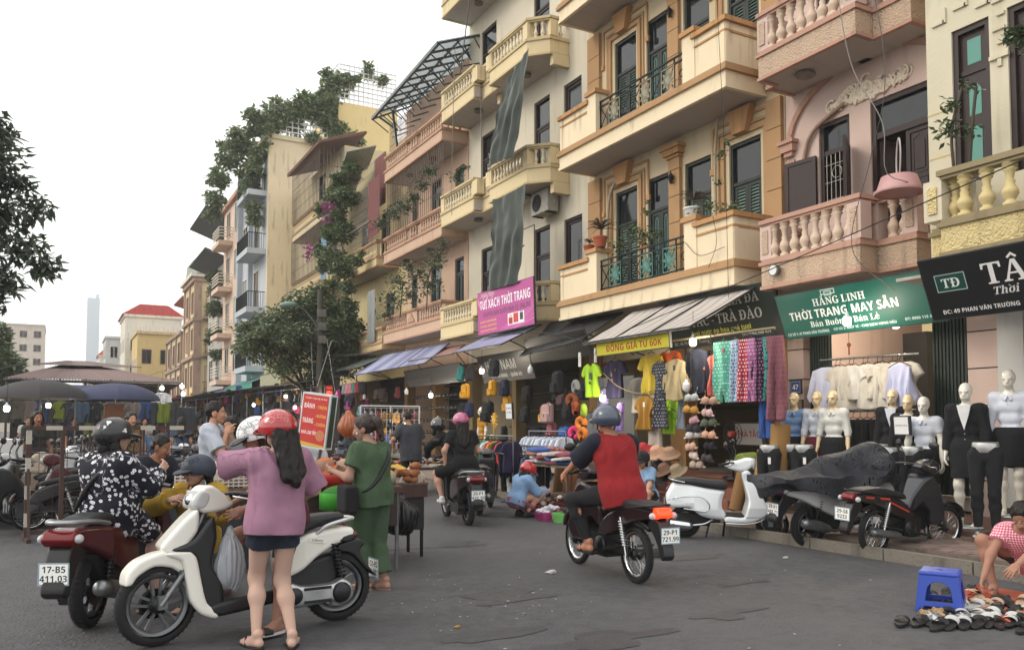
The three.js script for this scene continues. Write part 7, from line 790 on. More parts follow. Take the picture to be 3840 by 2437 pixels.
spiky('spiky dracaena in a terracotta pot on the ochre balcony post', 10.4,5.37,-15.0,46,.45, mm('dirty', '#a2553a'), .24,.15); spiky('smaller terracotta pot beside the dracaena', 10.4,5.3,-15.45,14,.2, mm('dirty', '#9a5238'), .2,.12); spiky('dark leaved plant in a white pot on the ochre balcony', 10.42,5.37,-11.98,40,.4, mm('plastic', '#c9c9c4'), .18,.17);
vine('potted_plant', 'thin leaved plant before the tall brown door of the yellow house', 'plant', [[9.6,5.1,-6.3,.2],[9.6,5.4,-6.25,.16],[9.65,5.6,-6.1,.1],[9.6,5.0,-6.05,.14],[9.55,5.5,-5.95,.1]],230,.09, DEEP, { stems: [[[9.7,4.5,-6.3],[9.6,5.1,-6.25],[9.6,5.6,-6.1]],[[9.7,4.6,-6.1],[9.6,5.0,-6.0],[9.55,5.5,-5.9]]] }); vine('hanging_plant', 'hanging plant at the right edge of the yellow house', 'plant', [[9.2,5.75,-5.15,.16],[9.2,5.6,-5.05,.14],[9.25,5.8,-5.3,.1]],220,.07, DEEP);
{ const t = thing('pink_basin', 'upturned faded pink plastic basin on the balcony corner', 'basin', [10.35,4.72,-7.55]); new B().at(lathe([[.33,0],[.35,.03],[.3,.06],[.24,.24],[0,.25]],20)).put('basin', mm('plastic', '#b98f8d'), t); new B().at(new THREE.TorusGeometry(.2,.012,6,20), 0,.5,0,0,.8,.2,[.8,1.4,1]).put('handle_wire', mm('plastic', '#b5b0ac'), t); }
// -- market shed, umbrellas, lamp post, barrier
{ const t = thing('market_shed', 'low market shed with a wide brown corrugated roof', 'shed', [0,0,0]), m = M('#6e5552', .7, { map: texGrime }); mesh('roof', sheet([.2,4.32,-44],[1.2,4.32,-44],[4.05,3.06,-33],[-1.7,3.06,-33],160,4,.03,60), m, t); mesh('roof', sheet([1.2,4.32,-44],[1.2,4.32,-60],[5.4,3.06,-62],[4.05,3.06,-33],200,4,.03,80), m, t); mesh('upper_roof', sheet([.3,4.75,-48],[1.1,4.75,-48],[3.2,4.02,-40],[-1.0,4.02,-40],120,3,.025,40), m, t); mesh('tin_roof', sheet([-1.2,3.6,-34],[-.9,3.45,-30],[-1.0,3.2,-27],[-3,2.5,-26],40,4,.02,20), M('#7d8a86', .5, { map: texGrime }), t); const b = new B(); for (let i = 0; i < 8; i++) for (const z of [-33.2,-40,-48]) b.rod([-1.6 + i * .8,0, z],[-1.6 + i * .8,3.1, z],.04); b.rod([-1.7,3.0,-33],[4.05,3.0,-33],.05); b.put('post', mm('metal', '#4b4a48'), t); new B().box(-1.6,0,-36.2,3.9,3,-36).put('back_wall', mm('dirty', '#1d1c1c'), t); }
function umbrella(label, x, z, r, y, h, c) { const t = thing('market_umbrella', label, 'umbrella', [x, 0, z]), q = []; for (let i = 0; i <= 10; i++) { const a = i / 10 * PI / 2; q.push([r * sin(a) + .001, y + h * cos(a) ** 1.15]); } const g = lathe(q, 8 * 4), p = g.attributes.position; for (let i = 0; i < p.count; i++) { const a = atan2(p.getZ(i), p.getX(i)), k = 1 - .035 * abs(sin(a * 4)) * hypot(p.getX(i), p.getZ(i)) / r; p.setX(i, p.getX(i) * k); p.setZ(i, p.getZ(i) * k); } g.computeVertexNormals(); mesh('canopy', boxUV(g), mm('cloth', c), t); const b = new B(); b.rod([0,0,0],[0, y + h, 0],.025); b.put('pole', mm('metal', '#6b6b69'), t); const s = new B(); for (let i = 0; i < 8; i++) { const a = i / 8 * 2 * PI; s.rod([0, y + h * .97,0],[cos(a) * r * .97, y + .02, sin(a) * r * .97],.008,.008,4); } s.put('ribs', K.steel, t); }
umbrella('large black umbrella over the market stalls', -.42,-24,1.12,2.12,.48, '#3c3c3d'); umbrella('large navy blue umbrella beside the black one', 1.32,-24.5,1.1,2.12,.46, '#41465f'); umbrella('second navy umbrella half hidden between the other two', .4,-26.5,1.1,2.2,.4, '#3f4562');
{ const t = thing('street_lamp', 'street lamp with curved arm on a dark utility pole', 'lamp post', [8.6,0,-31]); new B().rod([0,0,0],[0,6.6,0],.13,.1,10).put('pole', mm('dirty', '#4a4742'), t); new B().tube([[0,4.6,0],[-.2,5.3,0],[-.7,5.85,0],[-1.0,5.92,0]],.03).put('arm', K.steel, t); mesh('lamp_head', new B().at(new THREE.SphereGeometry(.2,14,10), -1.2,5.95,0,0,0,.12,[1.7,.6,.9]).geo(), mm('plastic', '#6f8a80'), t); const b = new B(); for (const y of [4.7,5.2,5.7]) b.cb(.3,.3,.25,.05, y, .05); b.put('junction_box', mm('metal', '#8a8a86'), t); }
{ const t = thing('street_barrier', 'rusty red and white steel barrier frame closing off the parked motorbikes', 'barrier', [-.33,0,-12.2]), L = 2.25, rust = mm('dirty', '#4a3834'), wh = mm('dirty', '#b5b0a8'); t.rotation.y = .12; const bar = (nm, a, c, w, n) => { for (let i = 0; i < n; i++) { const p = vlerp(a, c, i / n), q = vlerp(a, c, (i + 1) / n); new B().bar(p, q, w).put(nm, i % 2 ? wh : rust, t); } }; bar('top_rail', [0,1.42,0],[L, 1.42,0],.055,12); bar('post', [0,0,0],[0,1.39,0],.06,8); bar('post', [L, 0,0],[L, 1.39,0],.06,8); const b = new B(); for (const x of [.38,.7,1.32,1.36]) b.bar([x, .1,0],[x, 1.4,0], x < .4 ? .05 : .025); b.bar([0,.1,0],[L, .1,0],.05); b.bar([0,.02,-.45],[0,.02,.3],.05).bar([L, .02,-.4],[L, .02,.4],.05).bar([0,.9,.02],[0,.03,.3],.03); b.put('frame', rust, t); const w = new B(); for (const y of [.35,.6,.85,1.1]) w.rod([0, y, 0],[L, y, 0],.006,.006,4); for (let x = .12; x < L; x += .16) w.rod([x, .1,0],[x, 1.4,0],.004,.004,4); w.put('wire', rust, t); }
// -- mannequins
const mannJ = (o = {}) => pose({ h: [0,1], s: 1.06, pel: [0,.96,0], neck: [0,1.5,-.01], head: [0,1.655,.02], hL: [.24,.84,.06], hR: [-.24,.84,.06], eL: [.5,-.3,-1], eR: [-.5,-.3,-1], fL: [.085,.08,0], fR: [-.085,.08,.05], kL: [0,0,1], kR: [0,0,1], fat: .84, w: .98 });
const mannBody = memo('mannBody', () => { const J = mannJ(), g = [bodyGeo(J, .014)]; const hd = nets(uni(.03, ell([0,.03,-.012],[.072,.092,.092]), ell([0,-.045,.028],[.052,.062,.056]), cap([0,0,.085],[0,-.03,.1],.008,.012), ell([0,-.06,.078],[.02,.007,.01]), ell([0,.02,.08],[.05,.012,.014])), [-.1,-.13,-.13],[.1,.15,.13],.007); g.push(hd.applyMatrix4(headM(J))); for (const n of ['L', 'R']) { const m = n === 'L', h = handGeo(.4).clone().applyMatrix4(basis(vnorm(vsub(J['wr' + n], J['el' + n])), J['pn' + n], J['wr' + n], J.s, m ? -1 : 1)); g.push(m ? flipGeo(h) : h); g.push(footGeo.clone().applyMatrix4(new THREE.Matrix4().makeTranslation(...J['an' + n]))); } return mergeGeometries(g.map((x) => { const k = x.clone(); for (const a of Object.keys(k.attributes)) if (!['position', 'normal', 'uv'].includes(a)) k.deleteAttribute(a); return k; })); });
const M_mann = M('#d8d3c6', .22, { clearcoat: .5 }), M_mannTan = M('#d3bd96', .25, { clearcoat: .5 });
const mwear = { short: () => topGeo(mannJ(), { sl: .55, hem: .02, g: .008, loose: .002, flare: .004, amp: .004, neckR: .065 }, .012), three: () => topGeo(mannJ(), { sl: 1.3, hem: .02, g: .008, loose: .002, flare: 0, amp: .004, neckR: .065 }, .012), long: () => topGeo(mannJ(), { sl: 1.85, hem: .02, g: .008, loose: .002, flare: 0, amp: .004, neckR: .065 }, .012), blazer: () => { const J = mannJ(), g = topGeo(J, { sl: 1.9, hem: .12, g: .02, loose: .004, flare: 0, amp: .004, neckR: .07 }, .012); return g; }, skirt: () => skirtGeo(mannJ(), { len: .82, g: .018, amp: .003, flare: .006 }, .012) };
const collar = memo('collar', () => { const b = new B(); for (const s of [-1,1]) { b.tube([[0,1.5,-.075],[s * .06,1.49,-.04],[s * .062,1.47,.02],[s * .02,1.4,.085]],.014); b.cb(.032,.06,.008, s * .026,1.44,.082,-.35, s * .35, s * .4); } for (let i = 0; i < 6; i++) b.sph(0,1.36 - i * .07,.103 + .004 * (i < 2 ? 1 : 0), .006); return b.geo(); });
const lapel = memo('lapel', () => { const g = extr([[-.075,1.5],[.075,1.5],[.05,1.38],[0,1.2],[-.05,1.38]],.012,.004); g.translate(0,0,.118); return boxUV(g); });
function mannequin(label, x, z, y, ry, top, sk, tm, o = {}) { const t = thing('mannequin', label, 'mannequin', [x, y, z], ry, o.group); mesh('body', mannBody, o.tan ? M_mannTan : M_mann, t); mesh('skirt', memo('mw' + (sk ? 'skirt' : ''), mwear.skirt), mm('cloth', sk), t); if (top === 'blazer') { mesh('blazer', memo('mwblazer', mwear.blazer), mm('cloth', '#101116'), t); mesh('shirt_front', lapel, tm, t); } else { mesh('shirt', memo('mw' + top, mwear[top]), tm, t); } mesh('collar', collar, tm, t); new B().at(new THREE.CylinderGeometry(.17,.18,.015,24), 0,.008,.03).put('base_plate', mm('plastic', '#b9bdbd'), t); return t; }
const Wt = mm('cloth', '#d3d8e2');
const FR = -PI / 2 + .35;
mannequin('mannequin in pale blue short sleeved shirt and black skirt beside the pink pillar', 10.35,-9.52,.2, FR, 'short', '#121317', mm('cloth', '#7fa0cc'), { tan: 1 }); mannequin('mannequin in white shirt and dark red skirt', 10.3,-9.02,.2, FR, 'three', '#5c111c', Wt, { tan: 1 }); mannequin('mannequin in white three quarter sleeve shirt and black skirt beside the red skirt', 10.3,-8.72,.2, FR, 'three', '#121317', mm('cloth', '#d8d8d2'), { tan: 1 });
mannequin('mannequin in black suit and white shirt half hidden behind two others', 10.65,-7.95,.2, FR, 'blazer', '#121317', Wt, { tan: 1 }); mannequin('shorter mannequin in black suit leaning beside the short sleeved white shirt', 10.4,-7.52,.1, FR, 'blazer', '#121317', Wt, { tan: 1 }); mannequin('mannequin in short sleeved white shirt before the green folding gate', 10.25,-7.18,.06, FR, 'short', '#121317', Wt); mannequin('tall mannequin in black suit on a stone step before the pink pillar', 9.9,-6.36,.2, FR, 'blazer', '#121317', mm('cloth', '#d9d9d9')); mannequin('mannequin in long sleeved white shirt at the right edge on the upper step', 10.2,-6.0,.35, FR, 'long', '#121317', Wt);
function legsForm(label, x, z, y, ry, o = {}) { const t = thing('trouser_form', label, 'mannequin legs', [x, y, z], ry, o.group); mesh('trousers', memo('lf', () => { const J = mannJ(); J.T = [0,1,0]; return pantsGeo(J, { len: 1.86, g: .008, waist: .12, flare: .0, amp: .003 }, .013); }), mm('cloth', '#111217'), t); mesh('waist_block', memo('wb', () => boxUV(lathe([[0,1.12],[.115,1.12],[.125,1.1],[.128,1.04],[.12,1.0]],24).scale(1.15,1,.85))), mm('metal', '#c9cac8'), t); for (const s of [-1,1]) mesh('foot', memo('sf', () => shoeGeo.clone().scale(.8,.9,.9)), mm('metal', '#b3b4b2'), t).position.set(s * .085,.08, s < 0 ? .05 : 0); if (o.tagged) new B().cb(.045,.1,.004,.06,.88,.125).put('price_tag', mm('plastic', '#d7d7d5'), t); }
legsForm('black trouser form with white tag, leftmost of the trouser forms', 9.55,-9.3,.04, FR, { tagged: 1 }); legsForm('black trouser form below the pale blue shirt', 9.85,-9.15,.05, FR); legsForm('black trouser form with white tag below the red skirt', 9.8,-8.85,.05, FR, { tagged: 1 }); legsForm('black trouser form behind the covered scooter, left of three', 9.9,-7.65,.08, FR); legsForm('black trouser form behind the covered scooter, middle of three', 9.75,-7.4,.04, FR); legsForm('black trouser form behind the motorbike handlebar, right of three', 9.9,-7.13,.06, FR); legsForm('tall black trouser form with silver feet on the red step', 9.45,-5.85,.14, FR); legsForm('black trouser form at the right edge of the picture', 9.9,-5.4,.3, FR);
{ const st = tag(new B().box(9.55,.115,-6.75,11.3,.2,-5.9).geo() && mesh('shop_step', new B().box(9.6,.115,-6.7,10.15,.19,-6.0).box(9.57,.115,-7.9,9.58,.12,-7.8).box(9.2,.115,-6.0,9.75,.14,-5.55).box(10.15,.115,-9.9,11.4,.2,-6.6).box(9.9,.115,-6.2,11.4,.34,-4.4).geo(), mm('dirty', '#6a5248')), 'low stone and tile steps in front of the suit shop', 'steps', null, 'structure');
const s2 = mesh('shop_steps', new B().box(9.3,.115,-13.1,11.1,.27,-9.95).box(9.62,.27,-13.1,11.1,.42,-9.95).box(9.95,.42,-13.1,11.1,.56,-9.95).geo(), mm('dirty', '#7a4e40')); tag(s2, 'red brown steps leading up to the clothes shop at no. 45', 'steps', null, 'structure'); }
// -- hanging clothes: the outline filled out to cloth with folds
const OUT = { tee: [[-.1,0],[-.26,-.06],[-.36,-.24],[-.25,-.29],[-.22,-.24],[-.24,-.7],[.24,-.7],[.22,-.24],[.25,-.29],[.36,-.24],[.26,-.06],[.1,0],[.05,-.05],[-.05,-.05]], shirt: [[-.08,0],[-.25,-.06],[-.36,-.5],[-.31,-.62],[-.24,-.55],[-.2,-.24],[-.23,-.72],[0,-.75],[.23,-.72],[.2,-.24],[.24,-.55],[.31,-.62],[.36,-.5],[.25,-.06],[.08,0]], pants: [[-.18,0],[-.22,-.4],[-.2,-1.0],[-.02,-1.0],[0,-.35],[.02,-1.0],[.2,-1.0],[.22,-.4],[.18,0]], dress: [[-.08,0],[-.22,-.05],[-.26,-.2],[-.19,-.24],[-.17,-.5],[-.26,-1.2],[.26,-1.2],[.17,-.5],[.19,-.24],[.26,-.2],[.22,-.05],[.08,0]], blouse: [[-.08,0],[-.22,-.05],[-.3,-.2],[-.22,-.26],[-.16,-.35],[-.25,-.58],[.25,-.58],[.16,-.35],[.22,-.26],[.3,-.2],[.22,-.05],[.08,0]] };
const cloth = (k, v) => memo('cl' + k + v, () => pod(OUT[k],.035,.025,.014, { sharp: true, mw: .09, zc: (x, y) => (.028 * sin(x * 26 + v * 2 + 2 * noise3(x * 4, y * 3, v)) + .02 * sin(x * 11 + v)) * clamp(-y * 3,0,1) + .02 * noise3(x * 6, y * 4, v * 7) }));
const hanger = memo('hanger', () => new B().tube([[-.19,-.05,0],[-.1,-.005,0],[0,.03,0],[.1,-.005,0],[.19,-.05,0]],.007).tube([[0,.03,0],[0,.08,0],[.02,.11,0],[0,.13,0]],.004).geo());
function garment(k, m, x, y, z, ry, label, o = {}) { const t = thing(o.name ?? { tee: 't_shirt', shirt: 'shirt', pants: 'trousers', dress: 'dress', blouse: 'blouse' }[k], label, o.cat ?? { tee: 't-shirt', shirt: 'shirt', pants: 'trousers', dress: 'dress', blouse: 'blouse' }[k],[x, y, z], ry, o.group), s = o.s ?? 1; const c = mesh('cloth', cloth(k, o.v ?? Math.floor(rnd() * 3)), typeof m === 'string' ? mm('cloth', m) : m, t); c.scale.set(s * (o.w ?? 1), s, s); mesh('hanger', hanger, T.black, t); if (o.print) { const p = new B().cb(.15,.14,.004,0,-.26,.05).cb(.1,.05,.004,0,-.4,.052); p.put('chest_print', mm('plastic', o.print), t); } if (o.tag) new B().cb(.05,.09,.004,.04,-.16,.062).put('price_tag', mm('plastic', o.tag), t); return t; }
const printTex = (bg, fg, n = 26, shape = 'arc') => { const t = canvas(128,128, (g) => { g.fillStyle = bg; g.fillRect(0,0,128,128); g.fillStyle = fg; for (let i = 0; i < n; i++) { const x = (i % 5) * 26 + 8 + (Math.floor(i / 5) % 2) * 13, y = Math.floor(i / 5) * 24 + 10; g.beginPath(); if (shape === 'tri') { g.moveTo(x, y - 6); g.lineTo(x + 8, y + 6); g.lineTo(x - 8, y + 6); } else g.arc(x, y, shape === 'dot' ? 6 : 8,0, shape === 'dot' ? 7 : 4.5); g.fill(); } }); t.repeat.set(1 / .3,1 / .3); return pat(t); };
const ST = -PI / 2; // facing the street
garment('tee', '#9fc92a', 9.55,2.72,-14.12, ST, 'neon green t-shirt with round print at the shop corner', { print: '#2f4a3a' }); garment('tee', '#1f1c38', 9.7,2.76,-13.5, ST, 'dark navy t-shirt with orange print beside the glowing bulb', { print: '#b07a58', s: 1.1 });
garment('blouse', '#b9b5a8', 10.3,2.42,-13.5, ST, 'grey white blouse, left of the pair inside the doorway', { s: 1.25 }); garment('blouse', '#bcb7aa', 10.3,2.42,-12.98, ST, 'grey white blouse, right of the pair inside the doorway', { s: 1.3 }); garment('tee', '#8fbf22', 10.35,2.2,-12.55, ST, 'neon green shirt behind the yellow t-shirt', { s: 1.1 });
garment('tee', '#d3b93c', 9.6,2.78,-12.22, ST, 'yellow t-shirt with small print under the price banner', { s: 1.08, print: '#c99a4a' }); garment('tee', '#e0642c', 9.75,2.82,-11.88, ST, 'bright orange t-shirt beside the yellow one', {}); garment('dress', printTex('#2a2d36', '#8f9299', 26, 'dot'), 9.5,2.6,-11.84, ST, 'long grey speckled dress beside the orange t-shirt', { s: 1.0, w: .8 });
garment('shirt', '#b3a27c', 9.5,2.62,-11.42, ST, 'khaki blouse with dark bow', { tag: '#2b211c' }); garment('shirt', '#1b2030', 9.6,2.76,-10.96, ST, 'dark navy jacket behind the white bulb', { s: 1.05 }); garment('tee', '#cf665c', 9.6,2.64,-10.5, ST, 'coral pink t-shirt with white tag', { tag: '#d9d5cf', w: .75 }); garment('shirt', '#2c2c2e', 9.85,2.76,-10.7, ST, 'black and white patterned shirt behind the coral one', { w: .7 });
garment('pants', printTex('#4f9a86', '#a9d0c2', 25, 'tri'), 9.5,2.82,-10.2, ST, 'teal trousers printed with pale triangles', { s: 1.0, w: 1.15, tag: '#7a2a2a' }); [['#9db2c6', '#4b5a70', 'pale blue trousers with small dark marks'],['#a3283c', '#e0c9c6', 'red trousers with pale mushroom print'],['#9a5c86', '#c79ab8', 'mauve trousers with flower print'],['#1d1f38', '#c86f8c', 'navy trousers with pink dots'],['#3c8f86', '#1f3f48', 'teal trousers with dark print'],['#7a4a54', '#6a3f48', 'dusty rose long sleeved set at the end of the rail']].forEach((q, i) => garment('pants', printTex(q[0], q[1],25, i === 3 ? 'dot' : 'arc'), 9.5 + i * .02,2.82,-9.93 + i * .15, ST + (i % 2 ? .25 : -.2), q[2], { w: .6, s: i === 5 ? 1.3 : 1 }));
garment('pants', '#2a4f92', 9.7,1.95,-9.5, ST, 'blue trousers hanging below the printed ones', { s: .7 }); garment('dress', '#7d8894', 9.7,2.1,-11.52, ST, 'pale patterned dress below the khaki blouse', { s: .6, w: .7 }); garment('tee', '#8fbf22', 9.7,1.75,-11.85, ST, 'neon green shirt below the speckled dress', { s: .65 });
garment('blouse', '#9a6f1f', 9.55,2.0,-12.35, ST, 'mustard blouse with white tag', { s: 1.1, tag: '#d9d5cf' }); garment('pants', '#b9aea2', 9.7,1.45,-12.25, ST, 'beige trousers standing below the mustard blouse', { s: 1.0 }); garment('blouse', '#8f72b5', 9.5,1.9,-13.05, ST - .3, 'lilac knitted top on a small bust form', { s: .95, w: .7 }); garment('dress', '#8a7fae', 9.7,2.2,-13.9, ST, 'lilac dress behind the neck pillows', { s: .75 }); garment('dress', '#aeb4c6', 9.7,1.6,-13.85, ST, 'pale lilac skirt below the lilac dress', { s: .6, w: 1.2 }); garment('dress', '#6f7478', 9.75,1.7,-14.4, ST, 'grey pleated skirt beside the neck pillows', { s: .95, w: 1.1 });
{ const t = thing('hanging_rail', 'bamboo rail holding the printed trousers and jackets', 'rail', [0,0,0]); new B().rod([9.5,2.95,-11.7],[9.5,2.93,-9.1],.022).put('rail', mm('wood', '#8a7a58'), t); const c = new B(); for (const [z, y] of [[-10.95,2.95],[-10.45,2.95]]) for (let i = 0; i < 26; i++) c.at(new THREE.TorusGeometry(.018,.005,4,8), 9.45, y - i * .04, z, 0, i % 2 * PI / 2, PI / 2,[1.4,1,1]); c.put('chain', mm('metal', '#4a4a4a'), t); }
// white shirts inside the pink shop, black trousers under them
for (let i = 0; i < 12; i++) garment(i % 3 ? 'blouse' : 'shirt', i < 2 ? '#c9cce0' : ['#d8d2c4', '#dcd8ce', '#cfc8ba'][i % 3],11.0 + (i % 2) * .06,2.4,-9.42 + i * .13, ST + rr(-.5,.5), 'white blouse on the crowded rail inside the pink shop', { group: 'white blouses on the rail in the pink shop', s: .95 }); garment('shirt', '#c3c6e2', 10.75,2.35,-7.9, ST, 'single lilac white shirt hung at the right gate of the pink shop', { w: .7 });
for (let i = 0; i < 12; i++) garment('pants', '#14151a', 11.1,1.55,-9.4 + i * .13, ST + rr(-.4,.4), 'black trousers hanging below the white blouses', { group: 'black trousers in the pink shop', s: .95 }); tag(new B().rod([11.05,2.53,-9.6],[11.05,2.5,-7.8],.018).rod([11.1,1.68,-9.6],[11.1,1.68,-7.8],.018).put('hanging_rail', K.steel), 'steel rails with blouses and trousers in the pink shop', 'rail');
for (let i = 0; i < 5; i++) garment('blouse', '#c9c4b6', 11.0,2.45,-5.9 + i * .16, ST + rr(-.4,.4), 'white blouse at the right edge inside the yellow house shop', { group: 'white blouses in the yellow house shop' }); { const t = thing('hanging_ornament', 'small red hanging charm in the pink shop doorway', 'ornament', [10.9,2.72,-8.9]); new B().sph(0,0,0,.035).rod([0,0,0],[0,.25,0],.004).rod([0,-.03,0],[0,-.16,0],.014).put('charm', mm('plastic', '#8a4a34'), t); }
// racks on the road side: rail on posts, garments edge on
function rack(label, a, c, y, items, kinds, gl, s = .8) { const t = thing('clothes_rack', label, 'clothes rack', [0,0,0]); const b = new B(); b.rod([a[0], y, a[1]],[c[0], y, c[1]],.016); for (const p of [a, c]) b.rod([p[0],.02, p[1]],[p[0], y, p[1]],.016).rod([p[0] - .25,.02, p[1]],[p[0] + .25,.02, p[1]],.014); b.put('frame', K.steel, t); const n = items.length, ry = atan2(-(c[1] - a[1]), c[0] - a[0]) + PI / 2; items.forEach((q, i) => { const u = (i + .5) / n; garment(kinds[i % kinds.length], q, lerp(a[0], c[0], u), y - .1, lerp(a[1], c[1], u), ry + rr(-.25,.25), gl, { group: gl + 's', s }); }); }
rack('rack of brightly coloured shirts beside the parked dark scooter', [7.5,-15.2],[7.6,-13.9],1.25,['#b5c6a8', '#c9b23c', '#2f7a4a', '#2c8a86', '#d9d9d6', '#8a2a2e', '#d98a2a', '#31402c', '#c93a3a', '#1d1b36', '#221d3c'],['tee'], 'coloured shirt on the roadside rack', .85); rack('upper rack of white t-shirts at the road side', [8.35,-14.6],[8.35,-13.2],1.34, Array(14).fill('#cdd4e2'), ['tee'], 'white t-shirt on the roadside rack', .72); rack('lower rack of dark trousers and checked shirts', [8.0,-14.9],[7.95,-13.3],.95,['#1e2028', '#1c1d24', '#d6d4d0', '#22242c', '#3a3c48', '#5a3a3a', '#18191f', '#6f8aa8', '#1b1c22', '#15161b', '#2a2a34', '#8fa9c9', '#1d1e26'],['pants', 'shirt'], 'dark garment on the low roadside rack', .72); rack('rack of beige and black trousers before the shop steps', [9.1,-13.0],[9.1,-12.0],1.2,['#1a1a1c', '#b5ab9a', '#2b2926', '#8a6a4c', '#c9c1b2', '#1e1d1f', '#6f5a48', '#a58a72'],['pants'], 'trousers on the rack before the steps', .75);
// folded plaid shirts, one by one, and a cloth table
{ const t = thing('goods_table', 'table heaped with folded clothes beside the racks', 'table', [8.1,0,-12.7]); new B().box(-.5,.72,-.7,.5,.76,.7).put('table_top', mm('wood', '#6a5a48'), t); for (const sx of [-.45,.45]) for (const sz of [-.62,.62]) new B().rod([sx, 0, sz],[sx, .72, sz],.02).put('leg', K.steel, t); const fg = memo('fold', () => nets((x, y, z) => rbox([0,0,0],[.19,.03,.14],.026)(x, y, z) + .008 * noise3(x * 14, y * 9, z * 14), [-.24,-.06,-.19],[.24,.06,.19],.016)); const cs = ['#b0a6b4', '#9a4a4a', '#c2b8b0', '#5a6fa8', '#7a3a4a', '#c9c4c0', '#3c5a9a', '#a8705c', '#d0cac6']; for (let i = 0; i < 26; i++) { const m = mesh('folded_shirt', fg, i % 2 ? memo('pl' + cs[i % 9], () => { const t = canvas(64,64, (g) => { g.fillStyle = cs[i % 9]; g.fillRect(0,0,64,64); g.fillStyle = 'rgba(20,22,60,.4)'; g.fillRect(8,0,14,64); g.fillRect(0,8,64,14); g.fillStyle = 'rgba(255,255,255,.35)'; g.fillRect(38,0,6,64); g.fillRect(0,38,64,6); }); t.repeat.set(9,9); return pat(t); }) : mm('cloth', cs[i % 9])); tag(m, 'folded checked shirt on the heaped goods table', 'folded shirt', 'folded shirts on the goods table'); m.position.set(7.75 + (i % 2) * .38 + rr(-.06,.06), .8 + Math.floor(i / 8) * .07,-13.25 + Math.floor(i % 8 / 2) * .32 + rr(-.05,.05)); m.rotation.set(rr(-.12,.12), rr(-.5,.5), rr(-.12,.12)); } }
// -- bags
const bagG = [0,1].map((v) => nets((x, y, z) => { let d = smin(rbox([0,.22,0],[.15,.2,.075],.07)(x, y, z), rbox([0,.13,.085],[.115,.09,.035],.03)(x, y, z), .015); d += .005 * noise3(x * 12, y * 9 + v, z * 12); return min(d, hypot(hypot(x, y - .42) - .035, z + .03) - .008); }, [-.2,-.02,-.12],[.2,.48,.16],.016));
const bagZip = new B().tube([[-.13,.15,.055],[-.13,.35,.062],[-.07,.405,.062],[.07,.405,.062],[.13,.35,.062],[.13,.15,.055]],.005).tube([[-.1,.205,.115],[.1,.205,.115]],.004).rod([.02,.2,.12],[.02,.15,.125],.005).geo();
function backpack(c, x, y, z, ry, label, group, s = 1) { const t = thing('backpack', label, 'backpack', [x, y, z], ry, group); mesh('bag', pick(bagG), mm('cloth', c), t); if (s > .8) mesh('zip', bagZip, T.black, t); t.scale.setScalar(s); return t; }
for (const [c, x, y, z, l, s] of [['#2c7a78', 9.3,2.6,-19.9, 'teal backpack hanging highest beside the black sign'],['#18191c', 9.4,2.6,-19.5, 'black backpack beside the teal one'],['#c98f22', 9.3,2.12,-19.6, 'yellow backpack with dark lettering below the teal one'],['#c9921f', 9.3,2.14,-18.05, 'yellow backpack with red tag in the middle row'],['#26272c', 9.3,2.62,-17.95, 'charcoal backpack above the middle yellow one'],['#1d2238', 9.4,2.14,-17.6, 'navy backpack right of the middle yellow one'],['#131418', 9.3,1.62,-19.75, 'black backpack below the left yellow one'],['#1d2444', 9.3,1.64,-19.35, 'dark blue backpack beside the mustard dress'],['#c08a26', 9.5,1.75,-17.65, 'mustard bag half hidden behind the price paper'],['#121317', 9.2,1.5,-18.1, 'large black backpack with long straps', 1.3],['#cf9a24', 9.4,1.48,-15.75, 'yellow backpack behind the pale pink one'],['#b08f8c', 9.3,1.47,-15.45, 'pale pink backpack with smiling face mark', 1.1],['#2f62b5', 9.35,.98,-14.85, 'bright blue backpack standing near the grey door', 1.05],['#15161a', 9.5,1.55,-14.9, 'black backpack with white stripe beside the grey door', 1.1],['#15151a', 9.6,2.1,-15.5, 'black bag with printed hood hanging high', 1.3],['#a9606c', 9.5,1.1,-15.6, 'dusty pink bag below the pale pink backpack'],['#5a4446', 10.4,1.9,-16.6, 'brown bag deep inside the dark shop']]) backpack(c, x, y, z, ST + rr(-.3,.3), l, null, s ?? 1);
for (let i = 0; i < 10; i++) backpack(pick(['#17181b', '#1e2026', '#24262c', '#1a2030']), 10.2 + rr(-.2,.3), 1.0 + (i % 3) * .5,-18.8 + i * .4, ST + rr(-.5,.5), 'dim black bag inside the dark bag shop', 'dark bags inside the bag shop', 1.05);
{ const row = ['#8f9290', '#c98a94', '#c4808c', '#4f8a7c', '#a83a4a', '#2a2a2c']; row.forEach((c, i) => backpack(c, 9.2,2.55,-29.6 + i * .38, ST + 1,['grey', 'pale pink', 'rose pink', 'green', 'crimson', 'black'][i] + ' backpack in the row under the long awning')); const cols = ['#141519', '#1d1d23', '#8a2a4a', '#2a4a8a', '#b03a30', '#a83a7a', '#c08a30', '#5f7a8a', '#4a1a2c', '#1a2a4a', '#5f2420', '#241a2c', '#47301f', '#5f2447', '#151f26', '#6a4d1f', '#2c1c1c', '#33424a', '#101013', '#16171b', '#1f1a1c']; let k = 0; const zs = []; for (let z = -31; z > -58; z -= .55) for (const y of [.7,1.25,1.8,2.35,2.8]) { if (rnd() < .12) continue; const u = (z + 31) / -27; backpack(pick(cols), 8.9 - 2.4 * u ** 1.2 + rr(-.25,.25), y + rr(-.24,.24), z + rr(-.25,.25), ST + rr(-.2,1.6), 'small backpack among the many hanging at the far dark stalls', 'backpacks hanging at the far stalls', rr(.75,1)); k++; } for (let i = 0; i < 34; i++) backpack(pick(cols), 9.2 + rr(-.2,.3), rr(.8,2.4), rr(-30.5,-24.5), ST + rr(-.4,.8), 'dark bag hanging in the stall left of the shoe shop', 'bags left of the shoe shop', .9); }
